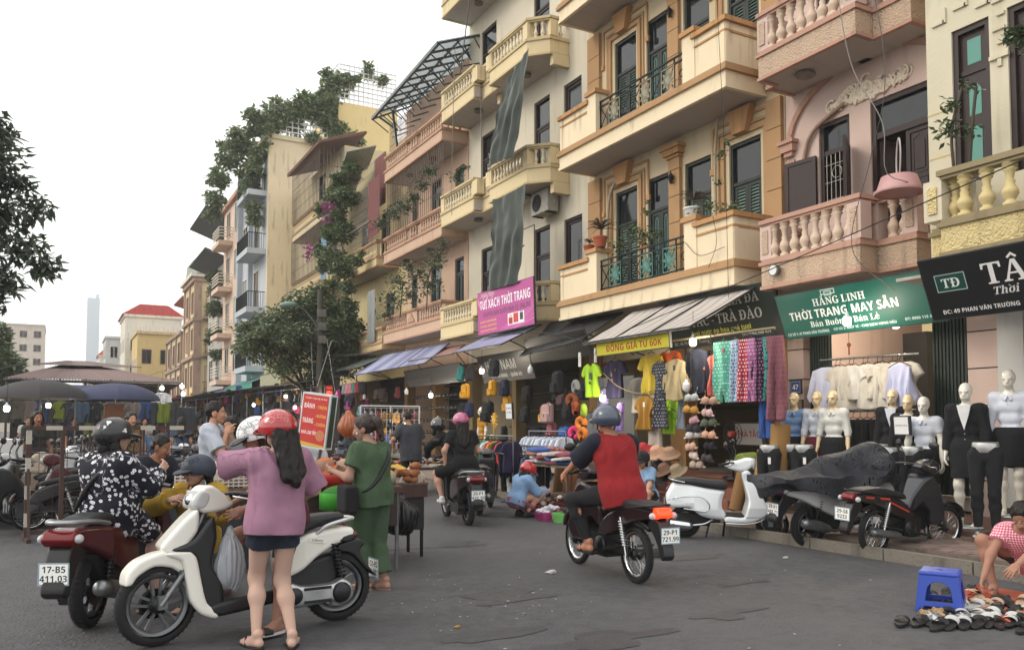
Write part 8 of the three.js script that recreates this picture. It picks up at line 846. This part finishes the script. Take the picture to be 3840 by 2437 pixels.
tag(mesh('stall_tarpaulin', sheet([9.6,3.5,-30],[9.0,3.4,-62],[5.2,3.0,-60],[8.2,3.15,-30.5],40,8,.0,1,.12), mm('cloth', '#2f3236')), 'long dark tarpaulin roof over the far backpack stalls', 'tarpaulin');
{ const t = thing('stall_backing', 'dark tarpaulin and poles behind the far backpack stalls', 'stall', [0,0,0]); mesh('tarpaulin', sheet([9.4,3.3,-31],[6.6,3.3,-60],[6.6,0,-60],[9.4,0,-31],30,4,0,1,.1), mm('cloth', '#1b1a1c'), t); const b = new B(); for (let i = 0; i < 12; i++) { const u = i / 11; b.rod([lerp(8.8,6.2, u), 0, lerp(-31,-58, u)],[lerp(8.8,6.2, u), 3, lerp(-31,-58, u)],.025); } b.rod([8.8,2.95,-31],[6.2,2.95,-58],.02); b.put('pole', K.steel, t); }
// shoe stall: grid with slippers, dark shoe shelves, loose shoes on a table
const shoeLow = memo('shl', () => nets(uni(.02, cap([0,.03,-.05],[0,.02,.06],.038,.034), cap([0,.05,-.06],[0,.06,-.07],.03)), [-.08,-.03,-.14],[.08,.14,.14],.018));
function loose(name, cat, label, group, n, f, cols, geo) { for (let i = 0; i < n; i++) { const p = f(i), m = tag(mesh(name, geo, mm('matt', pick(cols))), label, cat, group); m.position.set(p[0], p[1], p[2]); m.rotation.set(p[4] ?? 0, p[3] ?? rr(0,6), 0); if (p[5]) m.scale.setScalar(p[5]); } }
{ const t = thing('wire_grid', 'white wire grid stand hung with pastel slippers', 'display stand', [7.5,0,-20.3]); const b = new B(); for (const x of [-.8,0,.8]) b.rod([x, .6,0],[x, 1.95,0],.022); b.rod([-.8,1.95,0],[.8,1.95,0],.02); for (let y = .7; y < 1.9; y += .15) b.rod([-.8, y, 0],[.8, y, 0],.006,.006,4); for (let x = -.7; x < .8; x += .15) b.rod([x, .7,0],[x, 1.9,0],.006,.006,4); b.put('grid', mm('plastic', '#c9cbcb'), t); }
loose('slipper', 'slipper', 'pastel slipper hung on the white wire grid', 'slippers on the wire grid', 36, (i) => [6.8 + (i % 9) * .17,1.72 - Math.floor(i / 9) * .27,-20.22,0,-1.4,1],['#d8d2d2', '#c9a0a8', '#a83a40', '#b0b6c6', '#3a3c44', '#c8924a', '#c46a8a'], shoeLow); loose('shoe', 'shoe', 'dark glossy shoe on the stacked shelves of the shoe shop', 'shoes on the shop shelves', 90, (i) => [9.9,.5 + Math.floor(i / 15) * .36,-24.6 + (i % 15) * .27, ST, .3,1.1],['#151516', '#1f1a18', '#26211f', '#2a2a2e'], shoeLow);
{ const t = thing('shoe_table', 'low table crowded with loose shoes in front of the man in grey', 'table', [6.8,0,-17.2]); new B().box(-1.3,.5,-.7,1.3,.56,.7).put('table_top', mm('wood', '#4a4038'), t); for (const a of [-1.2,1.2]) new B().box(a - .03,0,-.6, a + .03,.5,.6).put('trestle', K.dark, t); } loose('shoe', 'shoe', 'loose shoe piled on the low table', 'shoes on the low table', 46, () => [rr(5.7,8), rr(.6,.66), rr(-17.8,-16.6)],['#c9c4c0', '#1b1b1e', '#a83a4a', '#3a5a8a', '#c8a06a', '#2c2c30', '#d3a3ac', '#6a5a3c'], shoeLow);
// mustard dress mannequin, neck pillows, grey door, cartons
{ const t = mannequin('mannequin in mustard yellow dress among the backpacks', 9.5,-19.0,.15, ST, 'short', '#b07d1c', mm('cloth', '#b8841f')); const g = (nm, m, gg, p) => mesh(nm, gg, m, p); }
{ new B(); const cs = [['#7d8080', 2.25,-14.4, 'grey'],['#7a3f22', 1.98,-14.55, 'brown'],['#8f3f1e', 1.8,-14.4, 'rust brown'],['#8aa62c', 1.75,-14.1, 'green'],['#c9762a', 1.5,-14.2, 'orange'],['#d83a78', 1.3,-14.45, 'hot pink'],['#b96a24', 1.28,-14.15, 'tan orange'],['#7f9030', .95,-14.2, 'olive green'],['#6a351f', .88,-14.4, 'dark brown']]; for (const [c, y, z, n] of cs) { const t = tag(mesh('neck_pillow', memo('np', () => boxUV(new THREE.TorusGeometry(.095,.06,10,20,5.5).rotateZ(-1))), mm('cloth', c)), n + ' plush neck pillow on the hanging string', 'pillow'); t.position.set(9.35, y, z); t.rotation.y = ST + rr(-.6,.6); t.rotation.z = rr(-.8,.8); } }
tag(mesh('grey_door', new B().box(10.5,.42,-15.3,10.58,2.5,-13.95).geo(), mm('dirty', '#7b7d7d')), 'plain grey metal door leaf standing beside the bag shop', 'door'); { const t = thing('sun_pinwheel', 'yellow sun shaped pinwheel on the rack of coloured shirts', 'pinwheel', [7.55,1.25,-14.6]); const b = new B(); for (let i = 0; i < 10; i++) { const a = i / 10 * 6.283; b.bar([0,.3,0],[.02,.3 + sin(a) * .16, cos(a) * .16],.035,.012); } b.at(new THREE.CylinderGeometry(.07,.07,.02,14), 0,.3,0,0,0, PI / 2).rod([0,0,0],[0,.3,0],.008); b.put('flower', mm('plastic', '#cfa33a'), t); }
// bras on a hanging panel, hats on a stand, straw mats, fan
const bra = memo('bra', () => nets(uni(.015, ell([-.085,0,.02],[.08,.065,.05]), ell([.085,0,.02],[.08,.065,.05]), cap([-.2,-.04,0],[.2,-.04,0],.018), cap([-.1,.05,.01],[-.12,.18,-.02],.008), cap([.1,.05,.01],[.12,.18,-.02],.008)), [-.24,-.09,-.06],[.24,.22,.1],.014));
[['#a9b0ac', 1.92,0],['#b08f78', 1.86,1],['#b5863a', 1.72,0],['#c2a3a0', 1.66,1],['#b78f96', 1.54,0],['#55604e', 1.5,1],['#2b2d30', 1.4,0],['#c79a80', 1.3,1],['#c9c6c4', 1.3,0],['#16171a', 1.12,1],['#c4a08a', 1.1,0],['#d2c0b6', .95,0],['#3a3234', .92,1],['#b9a598', .8,0]].forEach(([c, y, k], i) => { const t = tag(mesh('bra', bra, mm('cloth', c)), 'bra hanging on the crowded underwear panel', 'bra', 'bras on the hanging panel'); t.position.set(9.35 + rr(-.05,.05), y, -10.78 + k * .38 + rr(-.04,.04)); t.rotation.y = ST + rr(-.4,.4); t.rotation.z = rr(-.2,.2); });
{ const hatG = memo('hat', () => boxUV(lathe([[.19,-.02],[.17,.0],[.11,.015],[.1,.09],[.07,.12],[0,.125]],20))); const t = thing('hat_stand', 'low metal stand crowded with sun hats', 'stand', [9.25,.12,-11.4]); const b = new B(); for (const z of [-.4,0,.4]) b.rod([0,0, z],[0,.75, z],.015); b.rod([0,.75,-.45],[0,.75,.45],.012).rod([0,.5,-.45],[0,.5,.45],.012); b.put('frame', K.steel, t); [['#a02a34', .92,-.4, 'crimson'],['#b98f74', .88,-.1, 'beige'],['#9a7a62', .86,.2, 'light brown'],['#2c2320', .62,-.15, 'dark brown'],['#6f5140', .6,.2, 'brown'],['#8a7a62', .58,.42, 'khaki'],['#1c1a1a', .42,.05, 'black'],['#c9b193', .3,.35, 'straw'],['#5a4a3a', .35,-.3, 'mud brown']].forEach(([c, y, z, n]) => { const h = tag(mesh('sun_hat', hatG, mm('cloth', c)), n + ' sun hat on the low stand by the steps', 'hat'); h.position.set(9.15 + rr(-.08,.08), y + .1,-11.4 + z); h.rotation.set(rr(-.3,.3), 0, rr(.2,.7)); }); }
const texStraw = pix(64, (u, v) => { const k = .7 + .3 * abs(sin(v * PI * 8)) * (.7 + .3 * sin(u * PI * 16)); return [k, k * .92, k * .75]; }, false, 1 / .1);
const straw = (c) => M(c, .85, { map: texStraw, bumpMap: texStraw, bumpScale: .01 }); for (const [c, x, z, y, h, r, rx, l] of [['#9a7a4a', 9.7,-9.3,.12,1.35,.15,.06, 'tall rolled straw mat leaning at the ochre pillar'],['#8aa04a', 9.6,-9.95,.85,.28,.16,1.5, 'green woven mat roll lying on the pile'],['#a98a58', 9.55,-9.55,.12,.95,.12,.14, 'shorter straw mat roll beside the tall one'],['#8f6f48', 9.4,-9.9,.12,.8,.1,.25, 'thin brown mat roll leaning on the pile'],['#8a6a42', 8.9,-14.4,.12,.95,.1,.1, 'red and green striped mat roll at the roadside'],['#a0683c', 8.9,-14.0,.12,.9,.12,.2, 'orange brown bamboo mat roll at the roadside']]) { const m = tag(mesh('mat_roll', memo('mr' + h + r, () => { const b = new B(); b.at(new THREE.CylinderGeometry(r, r, h, 18), 0, h / 2,0); for (const s of [0, h]) for (let i = 1; i < 4; i++) b.at(new THREE.TorusGeometry(r * i / 4,.008,4,16), 0, s, 0, PI / 2); return b.geo(); }), straw(c)), l, 'mat'); m.position.set(x, y, z); m.rotation.set(rx * .3,0,-rx); }
{ const t = thing('standing_fan', 'black standing fan with a red hub in the tea shop', 'fan', [9.95,.56,-10.5]); const b = new B(); for (const r of [.08,.15,.22]) b.at(new THREE.TorusGeometry(r, .006,5,24), 0,.75,0,0, ST); for (let i = 0; i < 16; i++) { const a = i / 16 * 6.283; b.rod([0,.75,0],[.0,.75 + sin(a) * .22, cos(a) * .22],.003,.003,4); } b.put('cage', T.black, t); new B().rod([0,0,0],[0,.7,0],.02).at(new THREE.CylinderGeometry(.17,.18,.04,18), 0,.02,0).put('stand', K.dark, t); new B().at(new THREE.CylinderGeometry(.05,.05,.12,14), -.01,.75,0,0,0, PI / 2).put('hub', mm('plastic', '#a03a2a'), t); }
// -- stock on the road: baskets, blue stool, sandals
function basket(label, c, x, z, w, d, h, fill) { const t = thing('basket', label, 'basket', [x, 0, z], rr(-.2,.2)); const b = new B(); for (let k = 0; k < 4; k++) { const y = .02 + k * h / 4, e = 1 + k * .04; b.box(-w * e, y, -d * e, w * e, y + .025,-d * e + .015).box(-w * e, y, d * e - .015, w * e, y + .025, d * e).box(-w * e, y, -d * e + .015,-w * e + .015, y + .025, d * e - .015).box(w * e - .015, y, -d * e + .015, w * e, y + .025, d * e - .015); } for (let i = 0; i <= 8; i++) { const x0 = lerp(-w, w, i / 8); b.bar([x0,0,-d],[x0 * 1.13, h, -d * 1.13],.014).bar([x0,0, d],[x0 * 1.13, h, d * 1.13],.014); } b.box(-w, 0,-d, w, .012, d); b.put('basket', mm('plastic', c), t); const g = memo('bunch', () => nets((x, y, z) => ell([0,0,0],[.07,.035,.05])(x, y, z) + .015 * noise3(x * 30, y * 30, z * 30), [-.1,-.06,-.08],[.1,.06,.08],.014)); for (let i = 0; i < 22; i++) { const m = tag(mesh('folded_cloth', g, mm('cloth', pick(fill))), 'small folded cloth piece heaped in the roadside baskets', 'cloth', 'small cloth pieces in the roadside baskets'); m.position.set(x + rr(-w, w), h + rr(-.02,.08), z + rr(-d, d)); m.rotation.set(rr(-.5,.5), rr(0,6), rr(-.5,.5)); } }
basket('dark red plastic basket of small goods before the crouching woman', '#7a1c24', 6.95,-11.5,.28,.2,.2,['#2a2220', '#c9b9b0', '#6a4a3a', '#8f8a88', '#1e1c1e']); basket('magenta plastic basket at the road edge', '#a83a78', 6.7,-11.0,.2,.14,.12,['#c9c6d0', '#b03a44', '#d8d4d6']); basket('light green plastic basket of white cloth', '#7ac06a', 6.85,-10.6,.26,.16,.14,['#d3d6dc', '#c4c8d2', '#3a3a40']); basket('second dark basket full of socks behind the green one', '#5a2226', 7.3,-11.0,.34,.25,.26,['#1e1d20', '#6a4a3a', '#c4bcb8', '#3a3438', '#a89a90']);
basket('blue tray of folded goods beside the woman in blue', '#2c3a6a', 7.35,-9.9,.32,.25,.12,['#8a2a34', '#c8c4c0', '#2a2c3a', '#c0627a', '#3a4a7a']);
{ const t = thing('plastic_stool', 'bright blue plastic stool on the road before the sandals', 'stool', [6.15,0,-4.2],.5), m = M('#27439f', .38), H = .31; const top = memo('stt', () => nets((x, y, z) => max(rbox([0,.295,0],[.145,.02,.145],.018)(x, y, z), -(hypot(x, z) - .022)), [-.17,.25,-.17],[.17,.33,.17],.009)); mesh('seat', top, m, t); for (let i = 0; i < 4; i++) { const s = part('side', t, [0,0,0], i * PI / 2), arch = []; for (let k = 0; k <= 10; k++) { const a = PI * k / 10; arch.push([.088 * cos(a), .165 + .075 * sin(a)]); } const g = extr([[-.165,0],[-.112,0],[-.108,.05],[.108,.05],[.112,0],[.165,0],[.135,.29],[-.135,.29]],.008,.003,[[...arch, [-.1,.085],[.1,.085]].reverse()]); g.rotateX(-.1); g.translate(0,.0,.158); mesh('leg_panel', boxUV(g), m, s); } }
const sandalT = memo('sandT', () => soleGeo.clone().translate(0,.082,0)), strapWide = memo('sandS', () => { const g = new THREE.CylinderGeometry(.05,.052,.07,14,1, true, -PI * .52, PI * 1.04); g.rotateX(-PI / 2); g.scale(1,.75,1); g.translate(0,.012,.09); return boxUV(g); }), strapX = memo('sandX', () => new B().bar([-.05,.015,.04],[.035,.05,.1],.03,.008).bar([.05,.015,.04],[-.035,.05,.1],.03,.008).bar([-.05,.015,.14],[.05,.03,.1],.02,.008).bar([0,.05,.11],[.0,.052,.09],.08,.006).geo());
{ const rows = [['black', '#111113', '#141416', 0],['black rhinestone', '#121214', '#8f9196', 1],['tan', '#2a211c', '#b08f68', 1],['white', '#cfcfcb', '#d8d8d4', 0],['pale beige', '#c9a98f', '#cfae94', 0],['white lettered', '#151517', '#cfcfcc', 0],['black cross strap', '#101012', '#17171a', 1],['orange red', '#a5482c', '#b8502f', 1]]; let n = 0; const put = (r, x, z, a) => { const [nm, c, s, k] = rows[r], t = thing('sandal', nm + ' sandal laid out on the road for sale', 'sandal', [x, .012, z], a, nm + ' sandals on the road'); mesh('sole', sandalT, mm('matt', c), t); mesh('strap', k ? strapX : strapWide, r === 1 ? mm('metal', s) : mm('matt', s), t); t.rotation.order = 'YXZ'; t.rotation.x = rr(-.2,.02); };
for (let i = 0; i < 12; i++) put([0,0,1,1,1,5,5,5,5,0,5,0][i],5.38 + i * .105,-4.0 + i * .052 + rr(-.01,.01), 1.9 + rr(-.2,.2)); for (let i = 0; i < 12; i++) put([2,2,0,3,3,3,6,6,3,2,2,7][i],5.68 + i * .1,-4.02 + i * .035 + rr(-.02,.02), 2 + rr(-.3,.3)); for (let i = 0; i < 12; i++) put([0,0,6,3,3,3,4,4,6,6,4,4][i],5.92 + i * .09,-4.18 + i * .02 + rr(-.02,.02), 2 + rr(-.4,.4)); for (let i = 0; i < 14; i++) put([6,0,6,0,3,0,6,6,0,4,7,4,4,7][i],6.25 + (i % 7) * .11,-4.42 + Math.floor(i / 7) * .12 + rr(-.03,.03), 2 + rr(-.6,.6)); for (let i = 0; i < 13; i++) put([0,5,5,0,5,7,0,2,2,5,5,7,7][i],5.5 + i * .105,-3.8 + i * .03 + rr(-.02,.02), 2 + rr(-.3,.3)); for (let i = 0; i < 24; i++) put([0,5,5,7,4,7,0,2,6,5,0,7][i % 12],5.95 + (i % 12) * .1,-3.62 + Math.floor(i / 12) * .16 + (i % 12) * .02 + rr(-.02,.02), 2 + rr(-.35,.35)); for (let i = 0; i < 8; i++) put(7,6.35 + (i % 4) * .12,-3.62 + Math.floor(i / 4) * .14,2 + rr(-.4,.4)); tag(mesh('ground_cloth', sheet([6.5,.006,-4.6],[7.4,.006,-4.6],[7.4,.006,-3.4],[6.4,.006,-3.7],6,4,0,1), mm('cloth', '#a8523a')), 'orange cloth spread under the sandals', 'cloth'); }
for (const [x, z, c, l, s] of [[4.28,-7.05, '#c9c7c2', 'crumpled white paper on the asphalt in mid street', .05],[8.0,-5.2, '#cfc22c', 'small yellow wrapper against the kerb', .06],[2.55,-5.5, '#a5793a', 'small orange scrap near the scooter', .025],[7.0,-6.6, '#a9a7a2', 'grey paper scrap near the parked motorbikes', .035]]) { const m = tag(mesh('paper_scrap', memo('scrap', () => nets((x, y, z) => ell([0,0,0],[1.2,.35,.7])(x, y, z) + .25 * noise3(x * 3, y * 3, z * 3), [-1.6,-.7,-1.1],[1.6,.8,1.1],.16)), mm('matt', c)), l, 'litter'); m.scale.setScalar(s); m.position.set(x, s * .3, z); }
// -- food cart and its sign
{ const t = thing('food_cart', 'wooden street food cart with trays behind the woman in green', 'cart', [2.6,0,-8.35],-.1), w = mm('wood', '#4a2a22'); new B().box(-.6,.78,-.42,.5,.84,.42).put('counter', w, t); new B().box(-.55,.45,-.38,.45,.78,.38).put('cabinet', mm('wood', '#33201c'), t); for (const x of [-.42]) new B().at(new THREE.TorusGeometry(.26,.03,8,28), x, .29,.42).put('wheel', K.tyre, t); const b = new B(); for (const [x, z] of [[-.55,.36],[.45,.36],[-.55,-.36],[.45,-.36]]) b.rod([x, 0, z],[x, .8, z],.02); b.put('leg', K.steel, t); }
const jar = (label, x, y, z, r, h, c, top, nm = 'food_jar', cat = 'jar') => { const t = thing(nm, label, cat, [x, y, z]); mesh('jar', memo('j' + r + h, () => boxUV(lathe([[0,0],[r, .005],[r, h],[r * .92, h],[r * .92,.02]],16))), typeof c === 'string' ? mm('plastic', c) : c, t); new B().at(new THREE.SphereGeometry(r * .9,12,6,0,6.3,0,1.57), 0, h * .85,0,0,0,0,[1,.5,1]).put('filling', mm('dirty', top), t); return t; };
jar('red plastic tray of chopped food on the cart', 2.5,.84,-8.05,.28,.14, '#a01f1c', '#a5502c', 'food_tray', 'tray'); jar('clear tub of orange filling beside the pole', 2.32,.98,-8.1,.1,.13, '#b08a78', '#b86a3a'); jar('clear tub of pale sauce on the cart', 2.5,.98,-8.0,.1,.12, '#b09a8a', '#b5866a'); jar('tub of shredded carrot on the cart', 2.62,.98,-8.15,.11,.1, '#b0654a', '#b5532c'); jar('light green plastic basin leaning beside the woman in green', 2.36,.66,-7.72,.2,.16, '#4aa63c', '#2c6a24', 'green_basin', 'basin'); jar('white plastic tub on the right of the cart', 2.95,.84,-8.3,.17,.12, '#b9b3a0', '#c99a2c'); jar('tall paper wrapped roll standing behind the pink shirt', 2.0,.95,-8.25,.07,.3, '#a58e76', '#c9beb0', 'paper_roll', 'roll'); jar('white plastic cup on the drinks stall', 1.45,.95,-9.0,.045,.13, '#d6d4d8', '#cfccd0', 'plastic_cup', 'cup'); jar('beige tub of yellow slices at the drinks stall', 1.55,.84,-8.9,.15,.1, '#b5a58a', '#c9a02c'); jar('half full plastic cup held by the man in the white shirt', 1.68,1.32,-9.72,.04,.13, '#b9ab8c', '#8a6a2c', 'plastic_cup', 'cup');
{ const t = thing('drinks_stall', 'small drinks stall with a white wire basket before the man in white', 'stall', [1.4,0,-9.0]); new B().box(-.5,.76,-.3,.55,.82,.3).put('counter', mm('wood', '#7a5a48'), t); new B().box(-.45,0,-.25,.5,.76,.25).put('cabinet', mm('matt', '#33383c'), t); const b = new B(); for (let k = 0; k < 5; k++) b.box(-.4,.84 + k * .035,.28,.4,.852 + k * .035,.3); for (let k = 0; k < 17; k++) b.box(-.4 + k * .05,.83,.281,-.388 + k * .05,1.0,.297); b.put('wire_basket', mm('plastic', '#c4bcb6'), t); }
{ const t = thing('wooden_box', 'dark wooden box on a stand with the bread at the cart end', 'box', [3.32,0,-8.85]); new B().box(-.3,.66,-.25,.3,.8,.25).put('box', mm('wood', '#4a2e26'), t); new B().box(-.31,.8,-.26,.31,.82,.26).put('lid', mm('wood', '#6a5a52'), t); new B().box(-.27,.3,-.22,.27,.655,.22).put('shelf_box', mm('matt', '#1d1c1e'), t); for (const [x, z] of [[-.25,.2],[.25,.2],[-.25,-.2],[.25,-.2]]) new B().rod([x, 0, z],[x, .3, z],.02).put('leg', K.dark, t); }
tag(mesh('yellow_cloth', sheet([2.55,1.03,-8.7],[3.3,1.03,-8.7],[3.25,1.0,-8.3],[2.6,1.0,-8.35],20,6,.012,3), mm('cloth', '#b8902c')), 'folded yellow cloth on the cart edge', 'cloth');
const plasticBag = (label, x, y, z, sx, sy, c, cin) => { const t = thing('plastic_bag', label, 'bag', [x, y, z]); const g = memo('pbag', () => nets((x, y, z) => smin(ell([0,-.2,0],[.14,.16,.11])(x, y, z), cap([0,-.08,0],[0,0,0],.05,.02)(x, y, z), .1) + .018 * noise3(x * 16, y * 9, z * 16) + .006 * sin(atan2(z, x) * 14), [-.2,-.42,-.17],[.2,.04,.17],.014)); mesh('bag', g, M(c, .3, { transmission: .35, thickness: 0 }), t).scale.set(sx, sy, sx); if (cin) new B().sph(0,-.24 * sy, 0,.09 * sx, [1,.9,.8]).put('contents', mm('matt', cin), t); return t; };
plasticBag('pink plastic bag with white packet tied to the sign pole', 2.3,.98,-8.12,1.05,1.0, '#c48a96', '#d5cdd2'); plasticBag('small crumpled pink bag below the green basin', 2.45,.68,-7.95,.6,.8, '#a87a74', '#8a6258'); plasticBag('pink plastic bag hanging at the right end of the cart', 3.55,.82,-8.9,.75,1.35, '#b5747c', '#a5655a'); plasticBag('white plastic bag hung under the handlebar of the white scooter', 1.06,.72,-6.02,.7,1.15, '#b9bec4', '#c9ccd0'); plasticBag('clear plastic bag of bread rolls at the cart end', 3.5,1.0,-8.75,1.0,.9, '#c9beb0', '#b07a4a'); plasticBag('black bag slung under the wooden box at the cart end', 3.3,.68,-8.62,1.5,1.2, '#1c1d1f', '#141416'); plasticBag('pale blue plastic bag beside the scooters', 1.25,.95,-8.4,.7,.7, '#6fa5b5', '#8fb5c0'); plasticBag('bag of orange snacks held up at the cart', 2.52,1.58,-8.0,.75,.7, '#b5673f', '#a8552c');
for (let i = 0; i < 9; i++) { const m = tag(mesh('bread_roll', memo('bread', () => nets((x, y, z) => ell([0,0,0],[.075,.045,.05])(x, y, z) + .006 * noise3(x * 30, y * 30, z * 30), [-.1,-.07,-.08],[.1,.07,.08],.012)), mm('matt', '#9a5a2c')), 'brown bread roll in the heap at the cart end', 'bread roll', 'bread rolls at the cart end'); m.position.set(3.45 + rr(-.14,.14), .86 + Math.floor(i / 4) * .07,-8.7 + rr(-.1,.1)); m.rotation.set(rr(0,1), rr(0,6), 0); }
{ const t = thing('food_sign', 'red and white menu box sign BÁNH TRÁNG on a steel pole', 'sign', [2.29,1.5,-8.3],-.86); t.rotation.order = 'YXZ'; t.rotation.z = -.13; new B().box(-.165,-.275,-.065,.165,.275,.065).put('frame', mm('plastic', '#c3cbcd'), t); new B().box(.1655,-.255,-.04,.169,.255,.04).put('side_panel', mm('plastic', '#1f3a30'), t); print('face', .3,.515, canvas(256,414, (g, w, h) => { g.fillStyle = '#b8322c'; g.fillRect(0,0, w, h); g.fillStyle = '#c9a53a'; g.beginPath(); g.moveTo(0, h - 34); g.lineTo(w, h - 14); g.lineTo(w, h); g.lineTo(0, h); g.fill(); tx(g, 'Chuyên cung cấp các loại', w / 2,34, 'bold 20px sans-serif', '#e0c9b0', { w: 220 }); for (const [s, y] of [['BÁNH', 110],['TRÁNG', 230]]) tx(g, s, 14, y, 'bold 54px sans-serif', '#e6dcd8', { a: 'left', w: 110 }); for (const [s, y] of [['- TRỘN', 108],['- NƯỚNG', 178],['- CUỘN', 246]]) tx(g, s, 134, y, 'bold 34px sans-serif', '#d8ad3c', { a: 'left', w: 112 }); tx(g, 'NHÀ LÀM TẾP', 14,320, 'bold 40px sans-serif', '#e6dcd8', { a: 'left', w: 150 }); g.fillStyle = '#c98a5a'; g.beginPath(); g.arc(206,322,42,0,7); g.fill(); g.strokeStyle = '#8f4a2c'; g.lineWidth = 3; for (let r = 10; r < 40; r += 8) { g.beginPath(); g.arc(206,322, r, 0,7); g.stroke(); } }), t, [0,0,.0675],0,.35); new B().rod([.08,-.27,0],[.03,-.75,0],.018).put('pole', K.steel, t); }
// -- parked motorbikes and market stock on the left
{ const cols = ['#8d8f92', '#17181b', '#3a1216', '#1b2436', '#20211f', '#3f1216', '#c2c3c4', '#2a2c30', '#101114']; const front = scooter('scooter', 'beige scooter with black seat at the left edge of the parking', [.72,0,-14.2], PI - .12, { col: '#b5a58f', steer: .3, lean: .04 }); underbone('motorbike', 'red and black motorbike parked beside the beige scooter', [.85,0,-13.4], PI + .05, { col: '#4a0f15', steer: .2, lean: .05 }); scooter('scooter', 'white scooter with silver trim behind the barrier post', [1.1,0,-14.9], PI + .1, { col: '#b9babb', lean: .05 }); const protos = cols.map((c, i) => i % 2 ? underbone('motorbike', 'motorbike parked in the crowded rows behind the barrier', [1.2 + .1 * (i % 3), 0,-15.6 - i * .52], PI + rr(-.1,.1), { col: c, lean: .05, steer: rr(-.3,.3), group: 'motorbikes in the parking rows' }) : scooter('scooter', 'scooter parked in the crowded rows behind the barrier', [1.2 + .1 * (i % 3), 0,-15.6 - i * .52], PI + rr(-.1,.1), { col: c, lean: .05, steer: rr(-.3,.3), group: 'scooters in the parking rows' }));
for (let k = 0; k < 16; k++) { const o = protos[(k * 5 + 1) % protos.length], s = o.name.startsWith('scooter'); dup(o, [k < 8 ? .1 + rr(-.1,.15) + (k % 2) * .1 : 1.75 + rr(-.2,.3), 0,-13.1 - (k % 8) * .58], PI + rr(-.2,.2), s ? 'scooter parked in the crowded rows behind the barrier' : 'motorbike parked in the crowded rows behind the barrier', s ? 'scooter' : 'motorbike', s ? 'scooters in the parking rows' : 'motorbikes in the parking rows').rotation.x = .05; }
for (let k = 0; k < 22; k++) { const o = protos[k % protos.length], s = o.name.startsWith('scooter'); dup(o, [k < 11 ? -.75 + rr(-.1,.1) : rr(2.0,3.0), 0, k < 11 ? -14.9 - k * .62 : -15.5 - (k - 11) * .85], (k < 11 ? PI : PI * .5) + rr(-.15,.15), s ? 'scooter parked in the crowded rows behind the barrier' : 'motorbike parked in the crowded rows behind the barrier', s ? 'scooter' : 'motorbike', s ? 'scooters in the parking rows' : 'motorbikes in the parking rows').rotation.x = .05; }
dup(protos[3],[6.0,0,-20],1.2, 'dark motorbike standing near the shoe table', 'motorbike').rotation.x = .05; dup(protos[3],[1.5,0,-9.55], PI + .15, 'dark motorbike under the man in navy', 'motorbike').rotation.x = .04; dup(protos[1],[5.0,0,-23],1.6, 'motorbike riding away up the market street', 'motorbike'); tag(mesh('foam_box', new B().cb(.5,.3,.4,0,0,0).geo(), mm('plastic', '#d3d4d2')), 'white foam box on a motorbike at the left edge', 'box').position.set(-.72,1.1,-14.6); const hm = tag(mesh('helmet', domeGeo, M('#a01a1e', .25, { clearcoat: 1 })), 'red helmet resting on a parked motorbike beside the floral dress', 'helmet'); hm.position.set(.5,.72,-13.0); hm.scale.setScalar(1.15); }
for (let i = 0; i < 34; i++) { const k = pick(['tee', 'shirt', 'blouse', 'pants']); garment(k, ['#4a4d4a', '#5f5b52', '#756a68', '#2f4674', '#3a3c3f', '#6f7d30', '#3f3f42', '#44566a', '#222427', '#6a6a66'][i % 10],-1.4 + (i % 17) * .29,2.2 - Math.floor(i / 17) * .1,-29 - Math.floor(i / 17) * 1.5, rr(-.2,.2), 'garment hanging in the dim market shed', { group: 'garments hanging in the market shed', s: .95 }); } garment('shirt', pat(texPlaid), 3.0,2.55,-30,.2, 'checked black and white shirt under the bright bulb of the shed', { s: 1.1 }); for (let i = 0; i < 9; i++) garment('pants', '#3c4650', 3.3 + i * .1,2.1,-30.4 - i * .1,.9, 'dark jeans hanging at the corner of the shed', { group: 'jeans at the shed corner', s: 1 }); for (let i = 0; i < 8; i++) garment('pants', '#5f83a8', 1.7 + i * .12,1.2,-22 - i * .05,.4, 'blue jeans on the rack behind the barrier', { group: 'jeans behind the barrier', s: .8 });
tag(mesh('cardboard_box', new B().box(1.0,1.3,-24.2,1.5,1.7,-23.8).box(1.02,1.705,-24.18,1.48,2.0,-23.82).geo(), mm('matt', '#7a4a2a')), 'two brown cartons stacked under the navy umbrella', 'box'); { const t = thing('market_table', 'long market table under the umbrellas', 'table', [.4,0,-24.5]); new B().box(-1.6,.8,-.5,1.6,.86,.5).put('table_top', mm('wood', '#5a4a3c'), t); for (const x of [-1.5,0,1.5]) new B().box(x - .03,0,-.45, x + .03,.8,.45).put('trestle', K.dark, t); }
renderer.render(scene, camera);
